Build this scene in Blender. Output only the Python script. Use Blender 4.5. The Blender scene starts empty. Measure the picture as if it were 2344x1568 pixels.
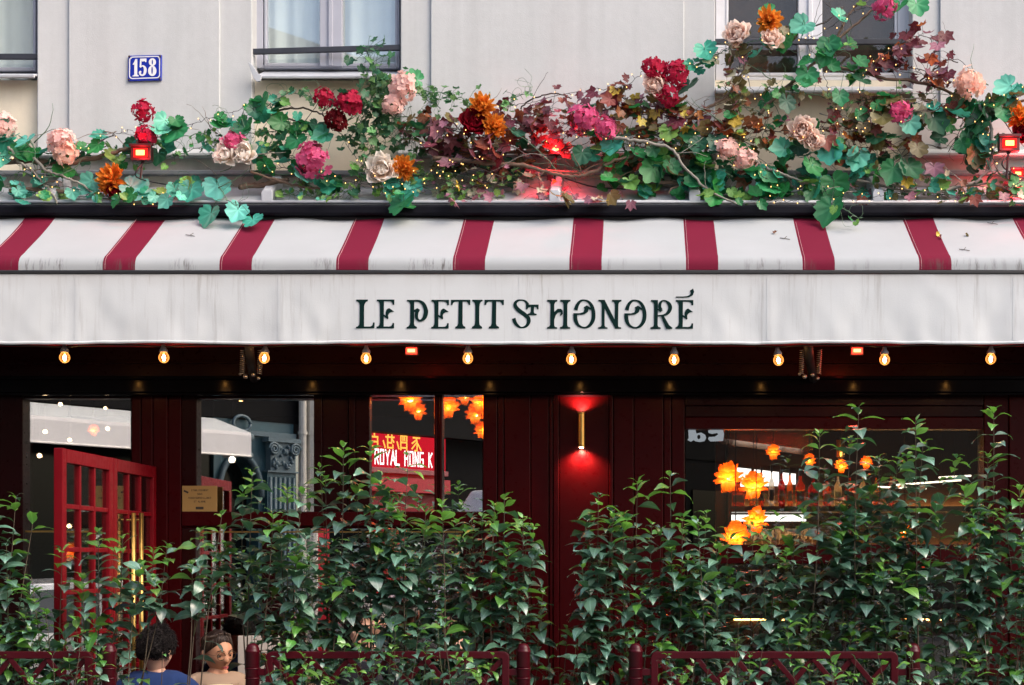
import bpy, bmesh, math, random
from math import sin, cos, pi, radians, atan2, sqrt, exp
from mathutils import Vector, Matrix, Quaternion, noise
from mathutils.geometry import tessellate_polygon

SC = bpy.context.scene
COL = SC.collection
random.seed(158)

# ------------------------------------------------------------------ camera
D0 = 9.0                        # metres from the lens to the wall plane (y = 0)
EYE = 1.6
F = 3483.0                      # focal length in units of 1/2344 of the frame width
cam_d = bpy.data.cameras.new("camera")
cam = bpy.data.objects.new("camera", cam_d); COL.objects.link(cam)
cam.location = (0, -D0, EYE); cam.rotation_euler = (radians(90), 0, 0)
cam_d.sensor_width = 36; cam_d.lens = 36 * F / 2344
cam_d.shift_x = -(1465 - 1172) / 2344; cam_d.shift_y = (1290 - 784) / 2344
cam_d.clip_start = 0.1; cam_d.clip_end = 400
SC.camera = cam

# ------------------------------------------------------------------ sky, sun, exposure
SUN_EL, SUN_AZ = radians(44), radians(118)     # veiled high sun above the roofs across the street
world = bpy.data.worlds.new("World"); SC.world = world; world.use_nodes = True
wn = world.node_tree; wn.nodes.clear()
sky = wn.nodes.new("ShaderNodeTexSky"); sky.sky_type = 'NISHITA'; sky.sun_disc = False
sky.sun_elevation = SUN_EL; sky.sun_rotation = SUN_AZ
sky.air_density = 1.0; sky.dust_density = 5.0; sky.ozone_density = 0.6
bgn = wn.nodes.new("ShaderNodeBackground"); bgn.inputs["Strength"].default_value = 0.15
wo = wn.nodes.new("ShaderNodeOutputWorld")
wn.links.new(sky.outputs[0], bgn.inputs[0]); wn.links.new(bgn.outputs[0], wo.inputs[0])
sun_d = bpy.data.lights.new("sun", 'SUN'); sun_d.energy = 0.36; sun_d.angle = radians(60)
sun_d.color = (1.0, 0.98, 0.96)
sun = bpy.data.objects.new("sun", sun_d); COL.objects.link(sun)
_sd = Vector((sin(SUN_AZ) * cos(SUN_EL), cos(SUN_AZ) * cos(SUN_EL), sin(SUN_EL)))
sun.rotation_euler = (-_sd).to_track_quat('-Z', 'Y').to_euler(); sun.location = (9, -6, 14)
SC.view_settings.view_transform = 'Standard'; SC.view_settings.look = 'None'
SC.view_settings.exposure = 1.20; SC.view_settings.gamma = 1.0
SC.view_settings.use_curve_mapping = False
SC.render.engine = 'CYCLES'
SC.cycles.use_denoising = True
SC.cycles.max_bounces = 8; SC.cycles.transparent_max_bounces = 16
SC.cycles.sample_clamp_indirect = 6.0
SC.cycles.caustics_reflective = False; SC.cycles.caustics_refractive = False

# ------------------------------------------------------------------ helpers
def P(px, py, y=0.0):
    """point of the place at depth y (metres behind the wall plane) seen at (px, py)"""
    z = D0 + y
    return Vector(((px - 1465) / F * z, y, EYE + (1290 - py) / F * z))
def X(px, y=0.0): return (px - 1465) / F * (D0 + y)
def H(py, y=0.0): return EYE + (1290 - py) / F * (D0 + y)

def link(o, parent=None):
    COL.objects.link(o)
    if parent is not None: o.parent = parent
    return o
def tag(o, label=None, cat=None, group=None, kind=None):
    if label: o["label"] = label
    if cat: o["category"] = cat
    if group: o["group"] = group
    if kind: o["kind"] = kind
    return o
def thing(name, label, cat, loc=(0, 0, 0), group=None):
    o = bpy.data.objects.new(name, None); o.empty_display_size = 0.1
    o.location = loc; COL.objects.link(o)
    return tag(o, label, cat, group)
def wpos(o):
    v = Vector((0, 0, 0))
    while o is not None:
        v = v + o.location; o = o.parent
    return v

class MB:
    """collects shapes (world coordinates) and links them as one mesh object"""
    def __init__(s, xf=None): s.v = []; s.f = []; s.m = []; s.xf = xf; s.mi = 0
    def add(s, vs, fs):
        b = len(s.v)
        if s.xf: vs = [s.xf(Vector(p)) for p in vs]
        s.v.extend([tuple(p) for p in vs])
        for f in fs: s.f.append(tuple(i + b for i in f)); s.m.append(s.mi)
        return s
    def box(s, x0, x1, y0, y1, z0, z1):
        vs = [(x0,y0,z0),(x1,y0,z0),(x1,y1,z0),(x0,y1,z0),(x0,y0,z1),(x1,y0,z1),(x1,y1,z1),(x0,y1,z1)]
        return s.add(vs, [(0,3,2,1),(4,5,6,7),(0,1,5,4),(1,2,6,5),(2,3,7,6),(3,0,4,7)])
    def prism(s, poly, y0, y1):
        """poly: list of (x,z), extruded along y"""
        n = len(poly)
        vs = [(x, y0, z) for x, z in poly] + [(x, y1, z) for x, z in poly]
        fs = [(i, (i+1) % n, n + (i+1) % n, n + i) for i in range(n)]
        tris = tessellate_polygon([[Vector((x, z, 0)) for x, z in poly]])
        fs += [tuple(t) for t in tris] + [tuple(n + i for i in reversed(t)) for t in tris]
        return s.add(vs, fs)
    def profile(s, prof, x0, x1, closed=True):
        """prof: list of (y,z), swept along x"""
        n = len(prof)
        vs = [(x0, y, z) for y, z in prof] + [(x1, y, z) for y, z in prof]
        m = n if closed else n - 1
        fs = [(i, (i+1) % n, n + (i+1) % n, n + i) for i in range(m)]
        if closed:
            tris = tessellate_polygon([[Vector((y, z, 0)) for y, z in prof]])
            fs += [tuple(t) for t in tris] + [tuple(n + i for i in reversed(t)) for t in tris]
        return s.add(vs, fs)
    def tube(s, pts, r, sides=6, caps=True):
        pts = [Vector(p) for p in pts]; n = len(pts)
        rs = r if isinstance(r, (list, tuple)) else [r] * n
        vs = []; up = None
        for i, p in enumerate(pts):
            t = (pts[min(i+1, n-1)] - pts[max(i-1, 0)])
            t = t.normalized() if t.length > 1e-9 else Vector((0, 0, 1))
            if up is None:
                up = t.orthogonal().normalized()
            else:
                up = (up - t * up.dot(t)); up = up.normalized() if up.length > 1e-6 else t.orthogonal().normalized()
            w = t.cross(up)
            for k in range(sides):
                a = 2 * pi * k / sides
                vs.append(p + (up * cos(a) + w * sin(a)) * rs[i])
        fs = []
        for i in range(n - 1):
            for k in range(sides):
                a = i * sides + k; b = i * sides + (k + 1) % sides
                fs.append((a, b, b + sides, a + sides))
        if caps:
            fs.append(tuple(reversed(range(sides)))); fs.append(tuple((n-1) * sides + k for k in range(sides)))
        return s.add(vs, fs)
    def lathe(s, prof, c, axis='Z', seg=12, sx=1.0, sy=1.0):
        """prof: list of (r, h) along the axis from point c"""
        c = Vector(c); vs = []; n = len(prof)
        for r, h in prof:
            for k in range(seg):
                a = 2 * pi * k / seg
                p = Vector((r * cos(a) * sx, r * sin(a) * sy, h))
                if axis == 'Y': p = Vector((p.x, -p.z, p.y))
                if axis == 'X': p = Vector((p.z, p.x, p.y))
                vs.append(c + p)
        fs = []
        for i in range(n - 1):
            for k in range(seg):
                a = i * seg + k; b = i * seg + (k + 1) % seg
                fs.append((a, b, b + seg, a + seg))
        if prof[0][0] > 1e-6: fs.append(tuple(reversed(range(seg))))
        if prof[-1][0] > 1e-6: fs.append(tuple((n-1) * seg + k for k in range(seg)))
        return s.add(vs, fs)
    def ball(s, c, rx, ry=None, rz=None, seg=10, rings=6):
        ry = ry or rx; rz = rz or rx
        prof = [(max(1e-4, sin(pi * i / rings)), -cos(pi * i / rings)) for i in range(rings + 1)]
        c = Vector(c); vs = []
        for r, h in prof:
            for k in range(seg):
                a = 2 * pi * k / seg
                vs.append(c + Vector((rx * r * cos(a), ry * r * sin(a), rz * h)))
        fs = []
        for i in range(rings):
            for k in range(seg):
                a = i * seg + k; b = i * seg + (k + 1) % seg
                fs.append((a, b, b + seg, a + seg))
        return s.add(vs, fs)
    def grid(s, fn, nu, nv, closed_u=False):
        vs = [fn(i / nu, j / nv) for j in range(nv + 1) for i in range(nu + 1)]
        fs = [(j*(nu+1)+i, j*(nu+1)+i+1, (j+1)*(nu+1)+i+1, (j+1)*(nu+1)+i) for j in range(nv) for i in range(nu)]
        return s.add(vs, fs)
    def mesh(s, name, mats, smooth=False, fix=False, origin=None):
        me = bpy.data.meshes.new(name)
        o = origin or Vector((0, 0, 0))
        me.from_pydata([(v[0]-o[0], v[1]-o[1], v[2]-o[2]) for v in s.v], [], s.f)
        for m in (mats if isinstance(mats, (list, tuple)) else [mats]): me.materials.append(m)
        if any(s.m): me.polygons.foreach_set("material_index", s.m)
        if fix:
            bm = bmesh.new(); bm.from_mesh(me); bmesh.ops.recalc_face_normals(bm, faces=bm.faces); bm.to_mesh(me); bm.free()
        if smooth: me.polygons.foreach_set("use_smooth", [True] * len(me.polygons))
        me.update()
        return me
    def build(s, name, mats, parent=None, smooth=False, bev=0.0, fix=True, label=None, cat=None, group=None, kind=None, seg=2):
        o0 = wpos(parent) if parent is not None else Vector((0, 0, 0))
        own = None
        if parent is None and s.v:
            n = len(s.v)
            own = Vector((sum(v[0] for v in s.v)/n, sum(v[1] for v in s.v)/n, min(v[2] for v in s.v)))
            o0 = own
        me = s.mesh(name, mats, smooth, fix, o0)
        ob = bpy.data.objects.new(name, me); link(ob, parent)
        if own is not None: ob.location = own
        if bev > 0:
            b = ob.modifiers.new("bevel", 'BEVEL'); b.width = bev; b.segments = seg; b.limit_method = 'ANGLE'; b.angle_limit = radians(40)
            b.harden_normals = False
        return tag(ob, label, cat, group, kind)

def catmull(pts, per=6, closed=False):
    pts = [Vector(p) for p in pts]; n = len(pts); out = []
    rng = range(n if closed else n - 1)
    for i in rng:
        p0 = pts[(i-1) % n] if (closed or i > 0) else pts[0]
        p1 = pts[i]; p2 = pts[(i+1) % n]
        p3 = pts[(i+2) % n] if (closed or i + 2 < n) else pts[-1]
        for k in range(per):
            t = k / per
            out.append(0.5 * ((2*p1) + (p2-p0)*t + (2*p0-5*p1+4*p2-p3)*t*t + (3*p1-p0-3*p2+p3)*t*t*t))
    if not closed: out.append(pts[-1].copy())
    return out
def lerp(a, b, t): return a + (b - a) * t

# ------------------------------------------------------------------ materials
def new_mat(name):
    m = bpy.data.materials.new(name); m.use_nodes = True
    nt = m.node_tree; nt.nodes.clear()
    out = nt.nodes.new("ShaderNodeOutputMaterial")
    return m, nt, out
def N(nt, typ, **kw):
    n = nt.nodes.new(typ)
    for k, v in kw.items(): setattr(n, k, v)
    return n
def mixrgb(nt, fac, a, b, mode='MIX'):
    n = N(nt, "ShaderNodeMix", data_type='RGBA', blend_type=mode)
    for sock, val in ((n.inputs[0], fac), (n.inputs[6], a), (n.inputs[7], b)):
        if hasattr(val, "is_output"): nt.links.new(val, sock)
        elif isinstance(val, (int, float)): sock.default_value = val
        else: sock.default_value = (*val, 1) if len(val) == 3 else val
    return n.outputs[2]
def ramp(nt, src, stops):
    n = N(nt, "ShaderNodeValToRGB"); cr = n.color_ramp
    while len(cr.elements) < len(stops): cr.elements.new(0.5)
    for e, (p, c) in zip(cr.elements, stops):
        e.position = p; e.color = (c, c, c, 1) if isinstance(c, (int, float)) else (*c, 1)
    nt.links.new(src, n.inputs[0]); return n.outputs[0]
def coords(nt, scale=(1, 1, 1), kind="Object"):
    tc = N(nt, "ShaderNodeTexCoord"); mp = N(nt, "ShaderNodeMapping"); mp.inputs["Scale"].default_value = scale
    nt.links.new(tc.outputs[kind], mp.inputs[0]); return mp.outputs[0]
def noise_tex(nt, vec, scale, detail=4, rough=0.55):
    n = N(nt, "ShaderNodeTexNoise"); n.inputs["Scale"].default_value = scale
    n.inputs["Detail"].default_value = detail; n.inputs["Roughness"].default_value = rough
    nt.links.new(vec, n.inputs["Vector"]); return n.outputs["Fac"]
def principled(nt, out, color, rough=0.5, metallic=0.0, coat=0.0, spec=0.5, bump=None, bump_s=0.2, bump_d=0.01):
    p = N(nt, "ShaderNodeBsdfPrincipled")
    if hasattr(color, "is_output"): nt.links.new(color, p.inputs["Base Color"])
    else: p.inputs["Base Color"].default_value = (*color, 1)
    if hasattr(rough, "is_output"): nt.links.new(rough, p.inputs["Roughness"])
    else: p.inputs["Roughness"].default_value = rough
    p.inputs["Metallic"].default_value = metallic; p.inputs["Coat Weight"].default_value = coat
    p.inputs["Specular IOR Level"].default_value = spec
    if bump is not None:
        b = N(nt, "ShaderNodeBump"); b.inputs["Strength"].default_value = bump_s; b.inputs["Distance"].default_value = bump_d
        nt.links.new(bump, b.inputs["Height"]); nt.links.new(b.outputs[0], p.inputs["Normal"])
    nt.links.new(p.outputs[0], out.inputs[0]); return p
def pm(name, color, rough=0.5, metallic=0.0, coat=0.0, var=0.12, scale=8.0, bump=0.0, bscale=60.0, spec=0.5, rnd=0.0, bd=0.004):
    m, nt, out = new_mat(name)
    v = coords(nt)
    f = noise_tex(nt, v, scale)
    dark = tuple(c * (1 - var) for c in color); lite = tuple(min(1, c * (1 + var)) for c in color)
    col = mixrgb(nt, f, dark, lite)
    if rnd > 0:
        oi = N(nt, "ShaderNodeObjectInfo")
        hs = N(nt, "ShaderNodeHueSaturation"); nt.links.new(col, hs.inputs["Color"])
        mr = N(nt, "ShaderNodeMapRange"); nt.links.new(oi.outputs["Random"], mr.inputs[0])
        mr.inputs[3].default_value = 1 - rnd; mr.inputs[4].default_value = 1 + rnd
        nt.links.new(mr.outputs[0], hs.inputs["Value"]); col = hs.outputs[0]
    bm = noise_tex(nt, v, bscale, 3) if bump > 0 else None
    principled(nt, out, col, rough, metallic, coat, spec, bm, bump, bd)
    return m
def emit(name, color, strength):
    m, nt, out = new_mat(name)
    e = N(nt, "ShaderNodeEmission"); e.inputs[0].default_value = (*color, 1); e.inputs[1].default_value = strength
    nt.links.new(e.outputs[0], out.inputs[0]); return m
def glass_mat(name, refl=0.3, tint=(0.85, 0.88, 0.88), rough=0.0, rcol=(1, 1, 1)):
    m, nt, out = new_mat(name)
    t = N(nt, "ShaderNodeBsdfTransparent"); t.inputs[0].default_value = (*tint, 1)
    g = N(nt, "ShaderNodeBsdfGlossy"); g.inputs["Roughness"].default_value = rough; g.inputs[0].default_value = (*rcol, 1)
    mx = N(nt, "ShaderNodeMixShader"); mx.inputs[0].default_value = refl
    nt.links.new(t.outputs[0], mx.inputs[1]); nt.links.new(g.outputs[0], mx.inputs[2]); nt.links.new(mx.outputs[0], out.inputs[0])
    return m
def spot_light(name, loc, target, color, power, size=radians(90), blend=0.8, radius=0.02, parent=None):
    d = bpy.data.lights.new(name, 'SPOT'); d.color = color; d.energy = power; d.spot_size = size; d.spot_blend = blend; d.shadow_soft_size = radius
    o = bpy.data.objects.new(name, d); o.location = loc; COL.objects.link(o)
    o.rotation_euler = (Vector(target) - Vector(loc)).to_track_quat('-Z', 'Y').to_euler()
    return attach(o, parent)
def point_light(name, loc, color, power, radius=0.03, parent=None):
    d = bpy.data.lights.new(name, 'POINT'); d.color = color; d.energy = power; d.shadow_soft_size = radius
    o = bpy.data.objects.new(name, d); o.location = loc; COL.objects.link(o)
    return attach(o, parent)
def attach(o, parent):
    if parent is not None:
        o.location = Vector(o.location) - wpos(parent); o.parent = parent
    return o
# ------------------------------------------------------------------ ground
M_ASPHALT = pm("asphalt", (0.05, 0.05, 0.053), 0.85, var=0.35, scale=20, bump=0.4, bscale=160)
M_PAVE = pm("pavement_asphalt", (0.16, 0.16, 0.16), 0.85, var=0.25, scale=14, bump=0.3, bscale=120)
M_KERB = pm("granite_kerb", (0.36, 0.35, 0.34), 0.75, var=0.25, scale=40)
m = MB(); m.add([(-150, -150, -.13), (150, -150, -.13), (150, 150, -.13), (-150, 150, -.13)], [(0, 1, 2, 3)])
m.build("road", M_ASPHALT, fix=False, kind="structure")
MB().box(-40, 40, -3.0, 8, -.129, 0).build("pavement", M_PAVE, kind="structure")
MB().box(-40, 40, -3.3, -3.002, -.128, 0.004).build("kerb", M_KERB, kind="structure", bev=.01)
# ------------------------------------------------------------------ upper facade
def plaster(name, a, b, streak=0.25):
    m, nt, out = new_mat(name)
    v = coords(nt); big = noise_tex(nt, v, 0.9, 5, 0.6)
    v2 = coords(nt, (9, 9, 0.5)); st = noise_tex(nt, v2, 1.0, 5, 0.6)
    col = mixrgb(nt, ramp(nt, big, [(0.3, 0.0), (0.7, 1.0)]), tuple(c * .95 for c in a), b)
    col = mixrgb(nt, ramp(nt, st, [(0.42, 0.0), (0.80, streak * 1.5)]), col, tuple(c * 0.72 for c in a))
    fine = noise_tex(nt, v, 170, 3); v3 = noise_tex(nt, v, 26, 6, 0.7)
    fsp = ramp(nt, v3, [(0.3, 0.94), (0.7, 1.0)])
    col = mixrgb(nt, 1.0, col, fsp, 'MULTIPLY')
    bmix = N(nt, "ShaderNodeMath", operation='ADD'); nt.links.new(fine, bmix.inputs[0]); nt.links.new(v3, bmix.inputs[1])
    principled(nt, out, col, 0.9, 0, 0, 0.25, bmix.outputs[0], 0.16, 0.005)
    return m
M_PLASTER = plaster("plaster", (0.55, 0.565, 0.575), (0.605, 0.615, 0.625))
M_CREAM = plaster("cream_plaster", (0.84, 0.74, 0.57), (0.88, 0.79, 0.64), 0.15)
M_STONE = plaster("lower_stone", (0.50, 0.475, 0.46), (0.60, 0.56, 0.52), 0.5)
M_ZINC = pm("zinc_sheet", (0.48, 0.50, 0.54), 0.5, 0.1, var=0.25, scale=6, bump=0.08, bscale=20)
M_ZINC_D = pm("weathered_zinc", (0.28, 0.29, 0.32), 0.5, 0.3, var=0.3, scale=9)
M_WINGREY = pm("grey_window_paint", (0.42, 0.43, 0.50), 0.45, var=0.08, scale=12)
M_WINWHITE = pm("white_window_paint", (0.66, 0.66, 0.70), 0.45, var=0.12, scale=14)
M_RAIL = pm("dark_rail_paint", (0.03, 0.033, 0.045), 0.45, var=0.3, scale=20)
M_CURTAIN = pm("net_curtain", (0.86, 0.87, 0.83), 0.9, var=0.10, scale=5)
M_BLIND = pm("brown_blind", (0.10, 0.066, 0.040), 0.8, var=0.5, scale=18, bump=0.3, bscale=70)
M_ROOMGLASS = glass_mat("upper_window_glass", 0.12, (0.95, 0.985, 0.99))
M_ROOMGLASS2 = glass_mat("old_window_glass", 0.035, (0.8, 0.8, 0.8))

facade = thing("building_facade", "pale plaster upper facade with three tall windows above the cafe awning", "building", (X(1200), 0.0, H(430)))
XL, XR = X(-900), X(3300); ZT, ZB = H(-260), 3.0
REC = 0.11
bays = [(-420, 85), (577, 917), (1637, 2088)]
piers = [(-900, -421), (85, 577), (917, 1637), (2088, 3300)]
for a, b in piers:
    MB().box(X(a), X(b), 0, 0.5, H(362), ZT).build("pier", M_PLASTER, facade, bev=0.006)
# raised field on each pier (thin joint lines either side)
for a, b in [(157, 503), (986, 1566), (2152, 3290), (-890, -490)]:
    MB().box(X(a, -.016), X(b, -.016), -0.016, -0.001, H(364), ZT - .002).build("raised_panel", M_PLASTER, facade, bev=0.005)
for a, b in bays:                         # recessed spandrel under each window
    MB().box(X(a, 0) + .001, X(b, 0) - .001, REC - .05, 0.5, ZB, H(190, REC)).build("spandrel", M_CREAM, facade)
# lower ledge, band and stone course
for a, b in piers:
    MB().profile([(0.49, H(362)), (-0.035, H(362)), (-0.06, H(356, -.06)), (-0.06, H(350, -.06)), (-0.02, H(344)), (0.49, H(344))], X(a) - .012, X(b) + .012).build("ledge", M_PLASTER, facade, bev=0.003)
    MB().box(X(a), X(b), -0.004, 0.49, H(397), H(362) - .002).build("lower_band", M_STONE, facade)
MB().box(XL, XR, -0.055, 0.055, H(404), H(395)).build("zinc_flashing", M_ZINC_D, facade, bev=0.003)
MB().box(XL, XR, -0.012, 0.05, H(470), H(404) - .001).build("stone_course", M_STONE, facade)

# zinc ear at window sill
def window(a, b, mull, pane_l, pane_r, py_pane, py_frame, py_sill, py_bar, frame_mat, glass, back_mat, bar_span, tilt=0.0, ear=False):
    y = REC + 0.05
    w = thing_part("window")
    top = ZT
    fo = MB()
    xa, xb = X(a, y), X(b, y)
    fo.box(xa, X(pane_l[0] - 6, y), y - .05, y + .04, H(py_frame, y), top)
    fo.box(X(pane_r[1] + 5, y), xb, y - .05, y + .04, H(py_frame, y), top)
    fo.box(X(pane_l[0] - 6, y), X(pane_r[1] + 5, y), y - .05, y + .04, H(py_frame, y), H(py_pane + 6, y))
    fo.build("frame", frame_mat, w, bev=0.005)
    for (l, r) in (pane_l, pane_r):      # casement sash
        s = MB(); yy = y - .03; t = 0.035
        x0, x1 = X(l - 6, yy), X(r + 6, yy); z0 = H(py_pane + 8, yy)
        for q in ((x0, X(l, yy), z0, top), (X(r, yy), x1, z0, top), (X(l, yy), X(r, yy), z0, H(py_pane, yy))):
            s.box(q[0], q[1], yy - .025, yy + .02, q[2], q[3])
        s.build("sash", frame_mat, w, bev=0.004)
        MB().box(X(l, yy), X(r, yy), yy - .003, yy + .003, H(py_pane, yy), top).build("pane", glass, w)
    m = MB(); yy = y - .05
    m.box(X(mull[0], yy), X(mull[1], yy), yy - .03, yy + .02, H(py_pane + 8, yy), top)
    m.box(X((mull[0] + mull[1]) / 2 - 5, yy), X((mull[0] + mull[1]) / 2 + 5, yy), yy - .042, yy - .031, H(py_pane + 8, yy), top)
    m.build("mullion", frame_mat, w, bev=0.004)
    cu = MB(); yc = y + .06
    x0, x1 = X(pane_l[0] - 12, yc), X(pane_r[1] + 12, yc)
    def cf(u, v):
        x = lerp(x0, x1, u); amp = .012 if back_mat is M_CURTAIN else .002
        return (x, yc + amp * sin(x * 55) + amp * .6 * sin(x * 23 + 1), lerp(H(py_pane + 30, yc), top, v))
    cu.grid(cf, 90, 2).build("curtain" if back_mat is M_CURTAIN else "blind", back_mat, w, smooth=True, fix=False)
    MB().box(xa - .05, xb + .05, y + .35, y + .36, H(py_frame, y) - .1, top).build("room_back", M_BLIND, w)
    # zinc sill with rolled nose
    s = MB(); yf = -0.03
    s.profile([(y, H(py_frame, y) - .002), (yf, H(py_sill - 8, yf)), (yf - .014, H(py_sill - 5, yf)), (yf - .012, H(py_sill, yf)), (yf + .005, H(py_sill, yf) - .002), (yf + .005, H(py_sill - 5, yf)), (y, H(py_frame, y) - .03)], X(a, 0) + .002, X(b, 0) - .002)
    s.build("sill", M_ZINC, w, bev=0.002)
    if ear:
        e = MB(); xx = X(577, 0)
        e.prism([(xx - .006, H(150)), (xx + .02, H(158)), (xx + .055, H(178)), (xx + .075, H(181)), (xx + .068, H(194)), (xx + .045, H(196)), (xx + .028, H(188))], yf - .045, yf - .030)
        e.build("sill_ear", M_ZINC, w, bev=0.002)
    r = MB(); yb = 0.03
    x0, x1 = X(bar_span[0], yb), X(bar_span[1], yb); zc = H(py_bar, yb); th = 0.016
    r.add([(x0, yb-.012, zc-th-tilt), (x1, yb-.012, zc-th+tilt), (x1, yb+.012, zc-th+tilt), (x0, yb+.012, zc-th-tilt), (x0, yb-.012, zc+th-tilt), (x1, yb-.012, zc+th+tilt), (x1, yb+.012, zc+th+tilt), (x0, yb+.012, zc+th-tilt)],
          [(0,3,2,1),(4,5,6,7),(0,1,5,4),(1,2,6,5),(2,3,7,6),(3,0,4,7)])
    r.build("safety_bar", M_RAIL, w, bev=0.003)
    return w
def thing_part(name, parent=None, loc=None):
    o = bpy.data.objects.new(name, None); o.empty_display_size = .05
    p = parent or facade; o.parent = p
    o.location = (Vector(loc) - wpos(p)) if loc is not None else (0, 0, 0)
    COL.objects.link(o); return o
window(-380, 85, (-150, -100), (-330, -150), (-100, 79), 157, 167, 178, 130, M_WINGREY, M_ROOMGLASS, M_CURTAIN, (-380, 86))
window(590, 917, (734, 785), (613, 734), (785, 906), 147, 162, 180, 114, M_WINGREY, M_ROOMGLASS, M_CURTAIN, (579, 916), 0.012, True)
window(1637, 2088, (1826, 1881), (1667, 1826), (1881, 2046), 169, 190, 213, 96, M_WINWHITE, M_ROOMGLASS2, M_BLIND, (1634, 2090))

# ------------------------------------------------------------------ house number
PLQ = (460, 190, 160 / 1930)
def zc(zx, zy, z): return ((z[0] + zx * z[2]) * .61042, (z[1] + zy * z[2]) * .61042)
M_BLUE = pm("blue_enamel", (0.012, 0.03, 0.36), 0.15, coat=0.6, var=0.25, scale=12)
M_WENAMEL = pm("white_enamel", (0.80, 0.80, 0.84), 0.2, coat=0.5, var=0.04)
M_RUST = pm("rusty_screw", (0.07, 0.04, 0.03), 0.7, 0.4)

def stroke(mb, pts, ws, z, yv, closed=False, per=7):
    """a brush stroke of varying width laid flat at depth yv (callable or number)"""
    pw = [Vector((*zc(p[0], p[1], z), w * z[2] * .61042)) for p, w in zip(pts, ws)]
    c = catmull(pw, per, closed)
    n = len(c); L = []; R = []
    for i, p in enumerate(c):
        a = c[(i-1) % n] if (closed or i) else c[0]; b = c[(i+1) % n] if (closed or i < n-1) else c[-1]
        t = Vector((b.x - a.x, b.y - a.y)); t = t.normalized() if t.length > 1e-9 else Vector((1, 0))
        nn = Vector((-t.y, t.x)); h = p.z / 2
        L.append((p.x + nn.x * h, p.y + nn.y * h)); R.append((p.x - nn.x * h, p.y - nn.y * h))
    vs = []
    for q in L + R:
        yy = yv; vs.append(P(q[0], q[1], yy))
    m = n if closed else n - 1
    mb.add(vs, [(i, (i+1) % n, n + (i+1) % n, n + i) for i in range(m)])
def flatpoly(mb, pts, z, yv, holes=()):
    loops = [[Vector((*zc(x, y, z), 0)) for x, y in pts]] + [[Vector((*zc(x, y, z), 0)) for x, y in h] for h in holes]
    tris = tessellate_polygon(loops); al = [v for l in loops for v in l]
    mb.add([P(v.x, v.y, yv) for v in al], [tuple(t) for t in tris])
def ell(cx, cy, rx, ry, n=26): return [(cx + rx * cos(2*pi*i/n), cy + ry * sin(2*pi*i/n)) for i in range(n)]

plate = thing("house_number_plate", "blue enamel house number plate 158 with white border on the plaster pier", "number plate", P(330, 155, -.03))
pc = [zc(*q, PLQ) for q in ((245, 215), (1775, 175), (1755, 1340), (220, 1380))]
MB().prism([(X(a, -.03), H(b, -.03)) for a, b in pc], -.030, -.016).build("plate", M_BLUE, plate, bev=0.004)
bd = MB(); stroke(bd, [(415,292),(1000,275),(1590,258),(1615,320),(1668,352),(1668,740),(1665,1125),(1610,1165),(1570,1220),(1000,1240),(415,1258),(375,1200),(312,1170),(316,780),(322,395),(380,355)], [44]*16, PLQ, -.0312, True, 4)
bd.build("border", M_WENAMEL, plate, fix=False)
d1 = MB(); flatpoly(d1, [(575,375),(665,375),(660,1060),(675,1095),(725,1110),(725,1165),(445,1165),(445,1130),(505,1105),(525,1060),(525,620),(460,645),(465,595),(520,510)], PLQ, -.0315)
d1.build("digit", M_WENAMEL, plate, fix=False)
d5 = MB(); flatpoly(d5, [(790,360),(1075,350),(1075,500),(1040,530),(1015,500),(990,470),(900,490),(855,480),(845,700),(815,775),(765,730)], PLQ, -.0315)
stroke(d5, [(815,745),(870,695),(940,700),(1005,780),(1020,890),(985,1040),(900,1110),(810,1080),(778,990),(828,930)], [50,55,75,115,130,110,72,80,95,85], PLQ, -.0319)
d5.build("digit", M_WENAMEL, plate, fix=False)
d8 = MB(); flatpoly(d8, ell(1345,515,165,172), PLQ, -.0315, [ell(1342,520,27,108)]); flatpoly(d8, ell(1340,910,190,238), PLQ, -.0319, [ell(1330,890,34,168)])
d8.build("digit", M_WENAMEL, plate, fix=False)
for q in ((300,262),(1697,248),(285,1310),(1690,1265)):
    a, b = zc(*q, PLQ); MB().lathe([(.006,0),(.006,.003),(.003,.005)], P(a, b, -.031), 'Y', 8).build("screw", M_RUST, plate)
# ------------------------------------------------------------------ the rest of the building, so no daylight leaks in from behind
M_DARKWALL = pm("dark_interior_paint", (0.030, 0.016, 0.012), 0.6, var=0.3)
M_DARKFLOOR = pm("dark_wood_floor", (0.05, 0.025, 0.015), 0.4, var=0.4)
def fpart(name, mat, *b): return MB().box(*b).build(name, mat, facade)
fpart("rear_wall", M_DARKWALL, XL, XR, 6.0, 6.2, 0.0, ZT)
fpart("party_wall", M_DARKWALL, XL - .25, XL - .002, -.01, 6.2, 0.0, ZT)
fpart("party_wall", M_DARKWALL, XR + .002, XR + .25, -.01, 6.2, 0.0, ZT)
fpart("room_ceiling", M_DARKWALL, XL, XR, .31, 5.998, 3.05, 3.25)
fpart("flat_roof", M_ZINC_D, XL - .3, XR + .3, -.1, 6.3, ZT + .002, ZT + .2)
fpart("room_floor", M_DARKFLOOR, XL, XR, .17, 5.998, 0.0, 0.02)
fpart("partition", M_DARKWALL, X(1330) - .06, X(1330) + .06, .17, 5.998, 0.022, 3.048)
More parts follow.
